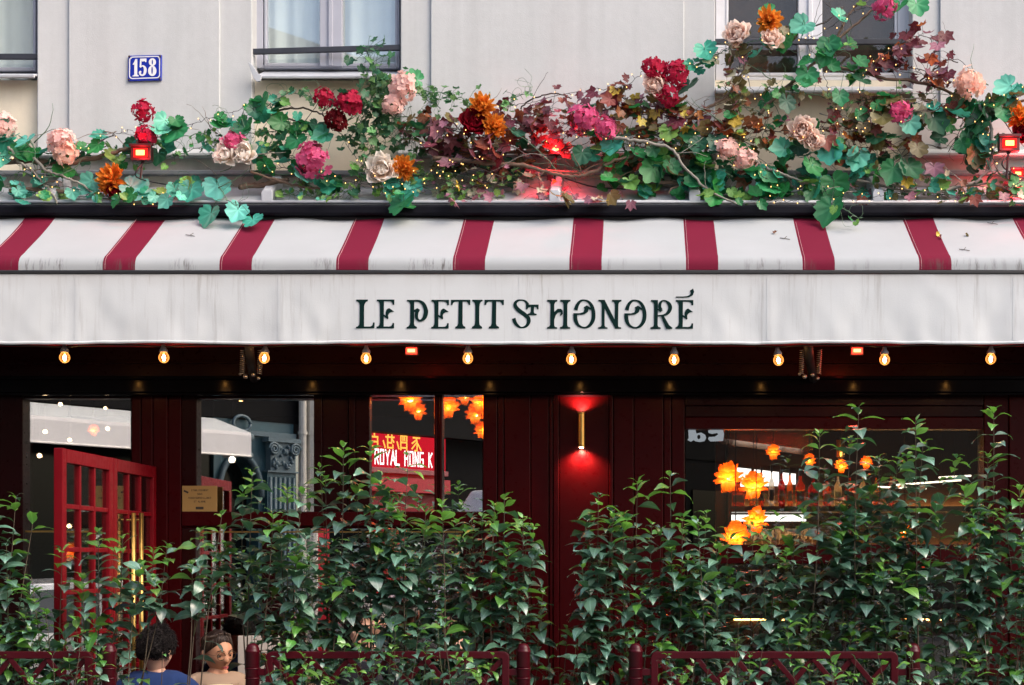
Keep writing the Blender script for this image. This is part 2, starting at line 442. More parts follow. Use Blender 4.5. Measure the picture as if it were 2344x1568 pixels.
# ------------------------------------------------------------------ red shopfront
def wood(name, col, rough=0.30, coat=0.0, spec=.35):
    m, nt, out = new_mat(name)
    v = coords(nt, (1, 1, 1)); n = noise_tex(nt, v, 7, 5)
    c = mixrgb(nt, n, tuple(k * .75 for k in col), tuple(k * 1.2 for k in col))
    vg = coords(nt, (70, 70, 2)); g = noise_tex(nt, vg, 1, 4, .7)
    rr = ramp(nt, noise_tex(nt, v, 30, 4), [(0.3, rough * .8), (0.8, rough * 1.7)])
    principled(nt, out, c, rr, 0, coat, spec, g, 0.10, 0.003); return m
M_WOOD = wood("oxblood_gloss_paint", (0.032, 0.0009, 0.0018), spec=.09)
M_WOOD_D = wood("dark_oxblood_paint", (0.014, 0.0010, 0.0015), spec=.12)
M_DOOR = wood("red_door_paint", (0.15, 0.0025, 0.007), 0.35, spec=.15)
M_BEAM = pm("black_beam_paint", (0.004, 0.004, 0.006), 0.10, spec=.03, var=0.4, scale=10)
M_SGLASS = glass_mat("shop_window_glass", 0.46, (0.97, 0.97, 0.97), 0.0, (1, .98, .96))
M_BGLASS = glass_mat("bar_window_glass", 0.12, (0.92, 0.92, 0.90))
M_DGLASS = glass_mat("door_glass", 0.22, (0.82, 0.82, 0.80))
M_BRASS = pm("brass", (0.46, 0.29, 0.085), 0.32, 1.0, var=0.15, scale=25)
M_GOLDPL = pm("gold_notice_plate", (0.42, 0.26, 0.09), 0.4, 0.5, var=0.1)
M_DARKINK = pm("dark_notice_ink", (0.03, 0.02, 0.012), 0.6)
M_REFLETTER = emit("reflected_sign_letters", (0.80, 0.88, 1.0), 0.22)
shop = thing("shopfront", "dark red panelled wooden cafe shopfront with large panes under the awning", "shopfront", P(1200, 1290, 0))
def rect(mb, x0, x1, y0, y1, yf, th):
    """box whose front face (at depth yf) covers the given pixels of the facade"""
    mb.box(X(x0, yf), X(x1, yf), yf, yf + th, H(y1, yf), H(y0, yf))
GY = 0.05                                     # glass plane
FLOOR = 0.0
BOT = 2013                                    # pixel row of the ground at the facade
def part(name, mat, rects, bev=.004, parent=None, **k):
    m = MB()
    for r in rects: rect(m, *r)
    return m.build(name, mat, parent or shop, bev=bev, **k)
# header
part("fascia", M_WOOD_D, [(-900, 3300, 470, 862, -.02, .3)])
part("lintel_beam", M_BEAM, [(-900, 3300, 868, 898, -.13, .2)], .006)
part("beam_moulding", M_BEAM, [(-900, 3300, 860, 867.4, -.15, .12)], .004)
part("beam_moulding", M_BEAM, [(-900, 3300, 898.6, 904, -.11, .12)], .004)
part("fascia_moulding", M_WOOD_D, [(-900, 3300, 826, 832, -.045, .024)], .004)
# pilasters: boards standing side by side with fine joints
def boards(edges, y0, y1, mat=M_WOOD, depth=.0, steps=None):
    for i, (a, b) in enumerate(zip(edges[:-1], edges[1:])):
        d = depth + (steps[i] if steps else 0.0)
        part("pilaster_board", mat, [(a + .7, b - .7, y0, y1, d, .16)], .005)
boards([300, 323, 350, 384, 415], 905, BOT, M_WOOD, 0, [-.010, -.022, -.022, -.008])
boards([1105, 1139, 1154, 1215, 1257, 1266, 1280], 905, BOT, M_WOOD, 0, [-.010, -.016, -.026, -.026, -.035, -.042])
part("sconce_panel", M_WOOD, [(1280.6, 1394, 905, BOT, -.012, .15)], .003)
boards([1394, 1404, 1451, 1519, 1537, 1568], 905, BOT, M_WOOD, 0, [-.042, -.026, -.020, -.012, -.004])
boards([2252, 2310, 2360, 2500, 2680, 2860, 3080, 3300], 905, BOT, M_WOOD, 0, [-.008, -.020, -.012, -.02, -.012, -.02, -.012])
part("pilaster_board", M_WOOD_D, [(-900, 52, 905, BOT, -.006, .16)])
part("pilaster_base", M_WOOD, [(1102, 1570, 1880, BOT, -.06, .05)])
# frames round the panes
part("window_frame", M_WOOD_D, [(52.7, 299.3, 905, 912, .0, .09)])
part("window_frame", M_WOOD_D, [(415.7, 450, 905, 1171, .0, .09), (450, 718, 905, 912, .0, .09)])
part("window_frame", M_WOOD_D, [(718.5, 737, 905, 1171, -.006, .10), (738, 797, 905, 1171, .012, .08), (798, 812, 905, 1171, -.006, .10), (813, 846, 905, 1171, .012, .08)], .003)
part("glazing_bar", M_WOOD, [(994.5, 1000, 905, 1171, -.004, .09), (1001, 1005, 905, 1171, .010, .07), (1006, 1012, 905, 1171, -.004, .09)], .003)
part("transom_rail", M_WOOD, [(415.7, 1104.4, 1171.6, 1204, -.01, .10)])
part("transom_bead", M_WOOD, [(415.7, 1104.4, 1204.5, 1209, .008, .07)])
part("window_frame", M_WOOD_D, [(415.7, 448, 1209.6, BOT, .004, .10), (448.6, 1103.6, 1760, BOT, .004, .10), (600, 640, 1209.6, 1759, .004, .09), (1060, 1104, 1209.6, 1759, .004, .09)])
part("top_rail", M_WOOD_D, [(1568.6, 2251, 906, 928, -.012, .10)])
part("top_rail", M_WOOD, [(1568.6, 2251, 955, 982, -.010, .10)])
part("top_rail", M_WOOD_D, [(1568.6, 2251, 928.6, 954.4, .01, .09)])
part("window_sill_rail", M_WOOD, [(1568.6, 2251, 1246, 1290, -.015, .11)])
part("window_frame", M_WOOD_D, [(1568.6, 1600, 1290.6, BOT, .004, .1), (1600.6, 2219, 1560, BOT, .004, .1), (2220, 2251, 1290.6, 1559, .004, .1)])
# panes
def pane(x0, x1, y0, y1): part("pane", M_SGLASS if x0 < 1500 else M_BGLASS, [(x0, x1, y0, y1, GY, .006)], 0)
pane(53, 299, 912.5, 1760); part("window_frame", M_WOOD_D, [(52.7, 299.3, 1760.6, BOT, .0, .09)])
pane(450.5, 718, 912.5, 1171); pane(846.5, 994, 905, 1171); pane(1012.5, 1104, 905, 1171)
pane(448.5, 599.5, 1210, 1759); pane(640.5, 1059.5, 1210, 1759)
pane(1569, 2251, 982.5, 1245.5); pane(1600.5, 2219.5, 1291, 1559)
# brass line on the sill rails of the lower panes
part("brass_strip", M_BRASS, [(449, 600, 1216, 1219, .012, .02), (640, 1059, 1216, 1219, .012, .02)], 0)
part("brass_strip", M_BRASS, [(54, 298, 1214.5, 1218.5, .03, .012)], 0)
# notice plate on the glass: camera pictogram and lines of print
npx = (417, 497, 1112, 1171)
part("notice_plate", M_GOLDPL, [(npx[0], npx[1], npx[2], npx[3], -.012, .004)], .001)
GLY = {'E':[(0,0,0,6),(0,0,3,0),(0,3,2.5,3),(0,6,3,6)],'T':[(0,6,4,6),(2,0,2,6)],'A':[(0,0,2,6),(2,6,4,0),(1,2,3,2)],'B':[(0,0,0,6),(0,0,3,.6),(3,.6,3,2.6),(0,3,3,3),(3,3.4,2.6,6),(0,6,2.6,6)],
 'L':[(0,0,0,6),(0,0,3,0)],'I':[(1,0,1,6)],'S':[(0,0,3,0),(3,0,3,3),(0,3,3,3),(0,3,0,6),(0,6,3,6)],'M':[(0,0,0,6),(0,6,2,2),(2,2,4,6),(4,6,4,0)],'N':[(0,0,0,6),(0,6,3,0),(3,0,3,6)],
 'O':[(0,0,3,0),(3,0,3,6),(3,6,0,6),(0,6,0,0)],'U':[(0,6,0,0),(0,0,3,0),(3,0,3,6)],'V':[(0,6,1.8,0),(1.8,0,3.6,6)],'D':[(0,0,0,6),(0,6,2.5,5),(2.5,5,2.5,1),(2.5,1,0,0)],'R':[(0,0,0,6),(0,6,3,6),(3,6,3,3),(0,3,3,3),(1.2,3,3,0)],
 'C':[(0,0,3,0),(0,0,0,6),(0,6,3,6)],'-':[(.5,3,2.5,3)],' ':[], 'P':[(0,0,0,6),(0,6,3,6),(3,6,3,3),(0,3,3,3)],'G':[(0,0,3,0),(0,0,0,6),(0,6,3,6),(3,0,3,3),(1.8,3,3,3)],'H':[(0,0,0,6),(3,0,3,6),(0,3,3,3)],'K':[(0,0,0,6),(0,3,3,6),(0.6,3.4,3,0)],'Y':[(0,6,1.8,3),(3.6,6,1.8,3),(1.8,3,1.8,0)]}
def seg_text(mb, txt, to3d, size, wgt, adv=5.0):
    """plain stroke capitals; to3d maps (u, v) in metres to a point"""
    u0 = 0.0; k = size / 6
    for ch in txt:
        for (a, b, c, d) in GLY.get(ch, []):
            p = Vector((u0 + a * k, b * k)); q = Vector((u0 + c * k, d * k)); t = (q - p); t = t.normalized() if t.length > 0 else Vector((1, 0)); n = Vector((-t.y, t.x)) * wgt / 2
            p = p - t * wgt / 2; q = q + t * wgt / 2
            mb.add([to3d(*(p + n)), to3d(*(p - n)), to3d(*(q - n)), to3d(*(q + n))], [(0, 1, 2, 3)])
        u0 += (adv if ch not in 'I-' else adv * .75) * k
    return u0
npr = MB()
for txt, py in (("ETABLISSEMENT", 1122), ("SOUS", 1130.5), ("VIDEO-SURVEILLANCE", 1139.5), ("ET ALARME", 1148)):
    sz = .0095; w = sum((5 if c not in 'I-' else 3.75) for c in txt) * sz / 6; x0 = X(458, -.0125) - w / 2; z0 = H(py + 2, -.0125)
    seg_text(npr, txt, lambda u, v: (x0 + u, -.0128, z0 + v), sz, .0016)
npr.build("print", M_DARKINK, shop, fix=False, kind="stuff")
npr = MB(); npr.add([P(421, 1121, -.0128), P(432, 1126, -.0128), P(430, 1130, -.0128), P(420, 1125, -.0128)], [(0, 1, 2, 3)])
npr.build("pictogram", M_DARKINK, shop, fix=False)
npr = MB(); npr.add([P(448, 1160, -.0128), P(466, 1160, -.0128), P(466, 1166, -.0128), P(448, 1166, -.0128)], [(0, 1, 2, 3)])
npr.build("pictogram", M_DARKINK, shop, fix=False)
# glowing reversed letters standing in for a street sign reflected in the bar window
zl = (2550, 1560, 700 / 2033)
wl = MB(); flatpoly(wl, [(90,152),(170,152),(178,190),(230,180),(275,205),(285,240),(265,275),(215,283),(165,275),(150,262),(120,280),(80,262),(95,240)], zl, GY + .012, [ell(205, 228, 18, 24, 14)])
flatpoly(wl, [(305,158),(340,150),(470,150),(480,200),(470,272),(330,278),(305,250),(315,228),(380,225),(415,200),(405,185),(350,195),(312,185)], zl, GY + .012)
wl.build("letter", M_REFLETTER, shop, fix=False)

# open glazed folding door, square to the facade
DX = X(355, 0); DH = H(1025, -1.5)
def door_leaf(y0, y1, cols):
    d = thing_part("door", shop, (DX, y0, 0))
    st, th = .055, .045
    m = MB(); m.box(DX - th / 2, DX + th / 2, y0, y0 + st, .02, DH); m.build("stile", M_DOOR, d, bev=.004)
    m = MB(); m.box(DX - th / 2, DX + th / 2, y1 - st, y1, .02, DH); m.build("stile", M_DOOR, d, bev=.004)
    m = MB(); m.box(DX - th / 2, DX + th / 2, y0 + st, y1 - st, DH - .07, DH - .001); m.build("rail", M_DOOR, d, bev=.004)
    m = MB(); m.box(DX - th / 2, DX + th / 2, y0 + st, y1 - st, .02, .22); m.build("rail", M_DOOR, d, bev=.004)
    w = (y1 - y0 - 2 * st) / cols
    for c in range(1, cols):
        yc = y0 + st + w * c
        m = MB(); m.box(DX - .016, DX + .016, yc - .011, yc + .011, .22, DH - .07); m.build("muntin", M_DOOR, d, bev=.003)
    zz = DH - .07; k = 0
    while zz - .215 > .3:
        zz -= .215
        m = MB(); m.box(DX - .014, DX + .014, y0 + st, y1 - st, zz - .012, zz + .012); m.build("muntin", M_DOOR, d, bev=.003)
    m = MB(); m.box(DX - .002, DX + .002, y0 + st, y1 - st, .22, DH - .07); m.build("pane", M_DGLASS, d)
    return d
door_leaf(-1.5, -.775, 3)
d2 = door_leaf(-.765, -.045, 3)
for px in (281, 299):
    z = -DX * F / (1465 - px); y = z - D0
    m = MB(); m.tube([(DX + .06, y, H(1174, y)), (DX + .06, y, .45)], .013, 10)
    m.tube([(DX + .06, y, H(1190, y)), (DX + .02, y, H(1190, y))], .007, 6); m.tube([(DX + .06, y, .55), (DX + .02, y, .55)], .007, 6)
    m.build("handle", M_BRASS, d2, smooth=True)

# wall sconce, throwing light up and down the red panel
sc = thing("wall_sconce", "slim brass cylinder wall sconce glowing red on the pilaster panel", "wall lamp", P(1331, 985, -.06))
m = MB(); m.lathe([(.021, 0), (.0225, .002), (.0225, .008), (.021, .010), (.021, .196), (.0225, .198), (.0225, .204), (.019, .206)], P(1331, 1024, -.062), 'Z', 24)
m.build("body", M_BRASS, sc, smooth=False, bev=0)
m = MB(); m.box(X(1331) - .012, X(1331) + .012, -.045, -.011, H(990), H(978)); m.build("bracket", M_BRASS, sc)
M_SCBULB = emit("sconce_bulb", (1, .55, .35), 40)
for py, dz in ((1024, -.001), (945, -.001)):
    p = P(1331, py, -.062); mm = MB(); mm.lathe([(.0001, 0), (.012, 0), (.012, .003), (.0001, .003)], (p.x, p.y, p.z - .004 if py > 1000 else p.z - .0005), 'Z', 12); mm.build("bulb", M_SCBULB, sc)
for py, up in ((941, 1), (1028, -1)):
    p = P(1331, py, -.062)
    spot_light("sconce_spot", p, (p.x, p.y + .045, p.z + .12 * up), (1.0, .30, .20), 13 if up < 0 else 9, radians(140), 0.8, .012, sc)
# ------------------------------------------------------------------ zinc roof over the shopfront
YE = -0.27                                   # front edge of the zinc roof
roof = thing("zinc_roof", "shallow grey zinc roof ledge carrying the flower garland above the awning", "roof", P(1200, 460, YE))
seams = [-900, -380, 115, 612, 1270, 1590, 2010, 2620, 3300]
for a, b in zip(seams[:-1], seams[1:]):
    # each sheet rises to the wall
    x0, x1 = X(a, YE) + .002, X(b, YE) - .002
    zf, zb = H(463, YE), H(427, -.02)
    m = MB(); m.add([(x0, YE, zf), (x1, YE, zf), (x1 , -.014, zb), (x0, -.014, zb), (x0, YE, zf-.02), (x1, YE, zf-.02), (x1, -.014, zb-.05), (x0, -.014, zb-.05)],
          [(0,1,2,3),(4,7,6,5),(0,4,5,1),(1,5,6,2),(2,6,7,3),(3,7,4,0)])
    m.build("zinc_tray", M_ZINC, roof)
MB().tube([(XL, YE - .004, H(463, YE)), (XR, YE - .004, H(463, YE))], .011, 8).build("rolled_edge", M_ZINC, roof, smooth=True)
for s in seams[1:-1]:                        # batten caps over the joints
    xc = X(s, YE); w = .032
    prof = [(xc - w, 0), (xc - w, .058), (xc - w * .7, .074), (xc + w * .7, .074), (xc + w, .058), (xc + w, 0)]
    m = MB(); n = len(prof)
    zf, zb = H(465, YE), H(428, -.02)
    vs = [(x, YE - .014, zf + h) for x, h in prof] + [(x, -.02, zb + h) for x, h in prof]
    fs = [(i, (i+1) % n, n + (i+1) % n, n + i) for i in range(n)] + [tuple(range(n)), tuple(reversed(range(n, 2*n)))]
    m.add(vs, fs); m.build("batten_cap", M_ZINC, roof, bev=0.004)

# ------------------------------------------------------------------ awning
YB, YF = -0.30, -0.81                        # cassette and front of the awning
def fabric(name, base, dirt_amt, mode, spec=.25):
    m, nt, out = new_mat(name)
    v = coords(nt); big = noise_tex(nt, v, 2.2, 5, 0.6)
    col = mixrgb(nt, ramp(nt, big, [(0.35, 0.0), (0.75, 0.5)]), base, tuple(c * 0.82 for c in base))
    dirt = (0.16, 0.13, 0.11)
    geo = N(nt, "ShaderNodeNewGeometry"); sep = N(nt, "ShaderNodeSeparateXYZ"); nt.links.new(geo.outputs["Position"], sep.inputs[0])
    cmb = N(nt, "ShaderNodeCombineXYZ"); nt.links.new(sep.outputs[0], cmb.inputs[0])
    zs = N(nt, "ShaderNodeMath", operation='MULTIPLY'); nt.links.new(sep.outputs[2], zs.inputs[0]); zs.inputs[1].default_value = 0.05 if mode == 'valance' else 0.1
    nt.links.new(zs.outputs[0], cmb.inputs[2])
    st = noise_tex(nt, cmb.outputs[0], 30, 5, 0.75); st2 = noise_tex(nt, cmb.outputs[0], 5.0, 3, 0.6)
    def band(z0, z1):
        mr = N(nt, "ShaderNodeMapRange"); mr.inputs[1].default_value = z0; mr.inputs[2].default_value = z1
        nt.links.new(sep.outputs[2], mr.inputs[0]); return mr.outputs[0]
    if mode == 'valance':
        s1 = ramp(nt, st, [(0.52, 0.0), (0.72, 1.0)]); s2 = ramp(nt, st2, [(0.38, 0.0), (0.72, 1.0)])
        g = band(H(805, YF), H(625, YF))
        mul = N(nt, "ShaderNodeMath", operation='MULTIPLY'); nt.links.new(s1, mul.inputs[0]); nt.links.new(s2, mul.inputs[1])
        mul2 = N(nt, "ShaderNodeMath", operation='MULTIPLY'); nt.links.new(mul.outputs[0], mul2.inputs[0]); nt.links.new(ramp(nt, g, [(0.0, .35), (1.0, 1.0)]), mul2.inputs[1])
        f = N(nt, "ShaderNodeMath", operation='MULTIPLY'); nt.links.new(mul2.outputs[0], f.inputs[0]); f.inputs[1].default_value = dirt_amt
        col = mixrgb(nt, f.outputs[0], col, dirt)
        # grime that washed down from the front bar
        gg = ramp(nt, g, [(0.0, 0.0), (0.80, 0.02), (0.93, .22), (1.0, .6)])
        gm = N(nt, "ShaderNodeMath", operation='MULTIPLY'); nt.links.new(gg, gm.inputs[0]); nt.links.new(ramp(nt, st2, [(0.25, .25), (0.7, 1.0)]), gm.inputs[1])
        col = mixrgb(nt, gm.outputs[0], col, (0.30, 0.24, 0.20))
        # scuffs
        sc = noise_tex(nt, coords(nt, (6, 1, 30)), 1.6, 6, 0.8)
        col = mixrgb(nt, ramp(nt, sc, [(0.70, 0.0), (0.78, 0.55)]), col, dirt)
    else:
        # black drip marks and mildew along the rounded front edge
        zlo, zhi = H(617, YF), H(585, YF)
        g = band(zhi, zlo)
        st3 = noise_tex(nt, cmb.outputs[0], 42, 4, 0.8)
        s1 = ramp(nt, st3, [(0.50, 0.0), (0.62, 1.0)]); s2 = ramp(nt, st2, [(0.46, 0.0), (0.64, 1.0)])
        mul = N(nt, "ShaderNodeMath", operation='MULTIPLY'); nt.links.new(s1, mul.inputs[0]); nt.links.new(s2, mul.inputs[1])
        mul2 = N(nt, "ShaderNodeMath", operation='MULTIPLY'); nt.links.new(mul.outputs[0], mul2.inputs[0]); nt.links.new(ramp(nt, g, [(0.0, 0.0), (0.25, .5), (0.6, 1.0), (1.0, .8)]), mul2.inputs[1])
        f = N(nt, "ShaderNodeMath", operation='MULTIPLY'); nt.links.new(mul2.outputs[0], f.inputs[0]); f.inputs[1].default_value = dirt_amt
        col = mixrgb(nt, f.outputs[0], col, (0.09, 0.08, 0.075))
        sp = noise_tex(nt, coords(nt, (1, 1, 1)), 55, 5, 0.8)
        col = mixrgb(nt, ramp(nt, sp, [(0.70, 0.0), (0.76, 0.6)]), col, (0.10, 0.08, 0.06))
    weave = N(nt, "ShaderNodeTexWave"); weave.inputs["Scale"].default_value = 260; nt.links.new(v, weave.inputs[0])
    p = principled(nt, out, col, 0.85, 0, 0, spec, noise_tex(nt, v, 140, 2), 0.12, 0.003)
    p.inputs["Sheen Weight"].default_value = 0.0
    return m
M_FWHITE = fabric("white_awning_fabric", (0.375, 0.395, 0.415), 1.0, 'top')
M_FRED = fabric("red_awning_fabric", (0.155, 0.008, 0.030), 0.7, 'top', .16)
M_FVAL = fabric("valance_fabric", (0.60, 0.625, 0.65), 0.95, 'valance')
M_FRED_PLAIN = pm("red_fabric", (0.30, 0.012, 0.03), 0.8, var=0.2)
M_BLACK = pm("black_metal", (0.007, 0.007, 0.011), 0.5, 0.0, spec=.09, var=0.5, scale=14)
M_BLACK_M = pm("dull_black_metal", (0.010, 0.010, 0.012), 0.6, var=0.4)
M_INK = pm("dark_green_lettering", (0.003, 0.018, 0.017), 0.8, spec=.08, var=0.15, scale=20)
M_THREAD = pm("pale_thread", (0.50, 0.28, 0.30), 0.8)
M_SPRING = pm("spring_steel", (0.35, 0.33, 0.30), 0.35, 0.9)

awning = thing("awning", "striped white and dark red awning with lettered valance LE PETIT ST HONORÉ", "awning", P(1200, 790, YF))
# cassette with a pale dusty top lip
c = MB(); c.profile([(YB, H(469, YB)), (YB - .02, H(471, YB)), (YB - .028, H(476, YB)), (YB - .028, H(489, YB)), (YB - .02, H(494, YB)), (YB + .1, H(494, YB)), (YB + .1, H(469, YB))], XL, XR)
c.build("cassette", M_BLACK, awning, bev=0.003)
MB().box(XL, XR, YB + .02, YB + .12, H(503, YB) , H(494, YB) - .002).build("dark_gap_strip", M_BLACK_M, awning)  # black strip put into the shaded gap under the cassette
# fabric: slope, then rounded nose
def fab_profile(t):
    """t 0..1 from the cassette down to under the nose -> (y, z)"""
    A = (YB + .03, H(497, YB)); B = (YF + .07, H(583, YF + .07))
    if t < .8:
        k = t / .8; sag = -.004 * sin(pi * k)
        return (lerp(A[0], B[0], k), lerp(A[1], B[1], k) + sag)
    k = (t - .8) / .2
    C = (YF, H(602, YF)); Dd = (YF + .012, H(617, YF))
    b1 = (B[0] - .055, B[1] - .012)
    q = k
    # quadratic-ish nose
    p0 = Vector((*B, 0)); p1 = Vector((YF + .002, H(588, YF), 0)); p2 = Vector((*Dd, 0))
    r = p0 * (1-q)**2 + p1 * 2*q*(1-q) + p2 * q*q
    return (r.x, r.y)
def strip(x0, x1, name, mat, lift=0.0):
    def fn(u, v):
        y, z = fab_profile(v); x = lerp(x0, x1, u)
        w = .003 * noise.noise(Vector((x * 1.7, v * 2.5, 3.1))) + .010 * (1 - v) ** 6 * sin(x * 9 + 1.5 * sin(x * 3))
        return (x, y, z + w + lift)
    m = MB(); m.grid(fn, max(2, int((x1 - x0) / .04)), 26)
    return m.build(name, mat, awning, smooth=True, fix=False)
cent = [27, 271, 534, 799, 1068, 1340, 1610, 1887, 2166]
c0 = X(1340, YF); per = (X(2166, YF) - X(27, YF)) / 8; hw = X(1340 + 37, YF) - X(1340, YF)
reds = [c0 + (k - 5) * per for k in range(-4, 14)]
for i, xc in enumerate(reds):
    strip(xc - hw, xc + hw, "red_stripe", M_FRED)
    if i + 1 < len(reds): strip(xc + hw, reds[i+1] - hw, "white_stripe", M_FWHITE)
    th = MB()
    for dx in (-hw + .012,):
        th.tube([(xc + dx, fab_profile(t)[0], fab_profile(t)[1] + .003 + .003 * noise.noise(Vector(((xc+dx) * 1.7, t * 2.5, 3.1)))) for t in [k / 24 for k in range(25)]], .0012, 4)
    th.build("stitching", M_THREAD, awning, fix=False)
# front bar
MB().profile([(YF + .04, H(618, YF)), (YF - .004, H(618.5, YF)), (YF - .010, H(621, YF)), (YF - .010, H(627, YF)), (YF + .04, H(627.5, YF))], XL, XR).build("front_bar", M_BLACK_M, awning, bev=0.002)
# valance
SEAMS = [-390, 178, 643, 1195, 1762, 2325, 2880]
def val_y(px, py):
    """small folds of the hanging valance, in metres towards the street"""
    v = min(1, max(0, (py - 627) / 160.0)); d = 0.0
    text = 1.0 - max(0.0, min(1.0, (px - 770) / 60)) * max(0.0, min(1.0, (1640 - px) / 60))
    for i, s in enumerate(SEAMS):
        a = px - s; k = .35 if s == 1195 else 1.0
        d += k * .004 * exp(-(a / 14.0) ** 2) * v
        fold = abs(a) - (30 + 95 * max(0.0, v - .35))
        d -= k * text * .0035 * exp(-(fold / 26.0) ** 2) * min(1, v * 2.2) * exp(-abs(a) / 150.0)
        d += k * text * .003 * exp(-((abs(a) - 70 - 150 * (1 - v)) / 30.0) ** 2) * exp(-abs(a) / 170.0)
    n1 = noise.noise(Vector((px * .011, py * .006, 7.7))); n2 = noise.noise(Vector((px * .028, py * .016, 2.2)))
    return d + v * text * (.004 * n1 + .005 * n2) + v * text * .004 * sin(px * .021)
def hem(px): return 785 + 1.6 * sin(px * .0118 + .6) + 1.2 * noise.noise(Vector((px * .02, 0, 0)))
def valpt(px, py, off=0.0):
    y = YF - .004
    p = P(px, py, y); p.y -= val_y(px, py) + off; return p
vm = MB()
def vf(u, v):
    px = lerp(-900, 3300, u); py = lerp(627.5, hem(px), v)
    return valpt(px, py)
vm.grid(vf, 700, 30).build("valance", M_FVAL, awning, smooth=True, fix=False)
hm = MB()
hm.grid(lambda u, v: valpt(lerp(-900, 3300, u), hem(lerp(-900, 3300, u)) - 5 + 7 * v, .003 + .004 * sin(pi * v)), 400, 4).build("hem", M_FVAL, awning, smooth=True, fix=False)
for s in SEAMS:
    sm = MB(); sm.grid(lambda u, v: valpt(s - 7 + 14 * u, lerp(630, 779, v), .0009), 3, 24)
    sm.build("seam_tape", M_FVAL, awning, smooth=True, fix=False)
# red inner flap hanging a little lower, and the folding arms with coil springs
rf = MB(); rf.grid(lambda u, v: (lerp(XL, XR, u), YF + .10 + .006 * sin(u * 60), lerp(H(770, YF + .1), H(793 + 1.5 * sin(u * 25), YF + .1), v)), 160, 3)
rf.build("inner_flap", M_FRED_PLAIN, awning, smooth=True, fix=False)
for px in (570, 1850):
    arm = MB(); y0, y1 = -.12, YF + .15
    arm.tube([(X(px + 12, y0), y0, H(868, y0)), (X(px + 4, -.42), -.42, H(830, -.42)), (X(px, y1), y1, H(790, y1))], .026, 8)
    arm.build("folding_arm", M_BLACK_M, awning, smooth=True)
    for k, dx in enumerate((-14, 26)):
        sp = MB(); a = P(px + dx, 800, -.55); b = P(px + dx - 2, 856, -.5); pts = []
        for i in range(12 * 8 + 1):
            t = i / 96; c = a.lerp(b, t); an = 2 * pi * 12 * t
            pts.append(c + Vector((.013 * cos(an), .013 * sin(an), 0)))
        sp.tube(pts, .0028, 4).build("coil_spring", M_SPRING, awning, smooth=True, fix=False)
    kn = MB(); kn.ball(P(px - 8, 862, -.5), .014); kn.ball(P(px + 10, 858, -.5), .012); kn.ball(P(px + 22, 866, -.5), .010); kn.ball(P(px - 20, 856, -.5), .009)
    kn.build("hinge_knob", M_SPRING, awning, smooth=True)

# ------------------------------------------------------------------ valance lettering
ZA = (1300, 1060, 600 / 2344); ZBB = (1880, 1060, 760 / 2344)
LY = YF - .0068
def shift(pts, dx=0, dy=0): return [(x + dx, y + dy) for x, y in pts]
L_ = [(140,247),(312,247),(308,272),(285,280),(265,310),(257,345),(255,560),(254,642),(340,642),(368,632),(383,610),(386,583),(410,583),(408,668),(136,668),(136,648),(165,640),(183,615),(190,580),(192,330),(183,295),(165,277),(140,270)]
E_ = [(442,247),(700,247),(698,325),(674,325),(668,295),(650,278),(620,272),(547,272),(545,465),(570,482),(572,430),(585,395),(605,378),(625,373),(697,424),(650,430),(620,450),(608,480),(614,522),(602,535),(545,495),(543,642),(620,642),(650,635),(668,615),(671,590),(696,590),(694,668),(437,668),(437,645),(462,640),(480,615),(487,580),(486,320),(478,290),(465,275),(442,270)]
T_ = [(1528,250),(1813,250),(1810,327),(1788,327),(1780,297),(1758,278),(1700,276),(1698,600),(1708,630),(1740,648),(1740,672),(1590,672),(1590,648),(1620,632),(1634,600),(1640,276),(1585,278),(1560,297),(1550,327),(1528,327)]
I_ = [(1840,250),(1992,250),(1992,272),(1965,282),(1950,310),(1944,360),(1942,580),(1950,620),(1984,648),(1984,672),(1835,672),(1835,648),(1865,630),(1880,600),(1884,560),(1884,340),(1878,300),(1862,280),(1840,272)]
def letter(*parts):
    m = MB()
    for i, (kind, z, pts, *rest) in enumerate(parts):
        yv = LY - .0006 * i
        if kind == 'p': flatpoly(m, pts, z, yv)
        else: stroke(m, pts, rest[0], z, yv)
    m.build("letter", M_INK, awning, fix=False)
letter(('p', ZA, L_)); letter(('p', ZA, E_))
letter(('p', ZA, [(882,252),(1010,252),(990,278),(988,600),(996,630),(1030,650),(1030,672),(878,672),(878,650),(905,640),(922,615),(930,580),(932,330),(925,295),(905,276),(882,272)]),
       ('s', ZA, [(985,265),(1060,268),(1120,305),(1152,370),(1162,430),(1145,500),(1110,542),(1065,555),(1028,520),(1022,460),(1038,405)], [26,32,48,58,64,60,42,30,42,50,52]),
       ('p', ZA, [(988,400),(1035,373),(1075,397),(1060,430),(1010,425),(988,432)]))
letter(('p', ZA, shift(E_, 800, 4))); letter(('p', ZA, T_)); letter(('p', ZA, I_)); letter(('p', ZA, shift(T_, 492, 0)))
letter(('s', ZBB, [(143,412),(160,462),(195,503),(240,520),(290,500),(316,455),(310,408),(270,370),(215,330),(170,285),(160,240),(190,208),(240,202),(282,218),(308,255)], [44,40,30,18,30,42,45,48,48,45,38,24,16,25,34]))
letter(('p', ZBB, [(285,253),(432,253),(430,308),(416,308),(408,285),(380,278),(376,340),(385,356),(408,360),(408,376),(305,376),(305,360),(330,352),(340,335),(343,280),(315,285),(300,308),(285,308)]))
hs = [(530,198),(650,198),(648,216),(625,225),(613,250),(612,495),(622,512),(646,516),(646,532),(528,532),(528,514),(552,508),(565,490),(570,250),(560,225),(530,216)]
letter(('p', ZBB, hs), ('p', ZBB, shift(hs, 151)), ('p', ZBB, [(612,340),(650,302),(690,302),(710,325),(712,360),(685,385),(676,372),(690,350),(680,340),(655,345),(630,375),(612,430)]))
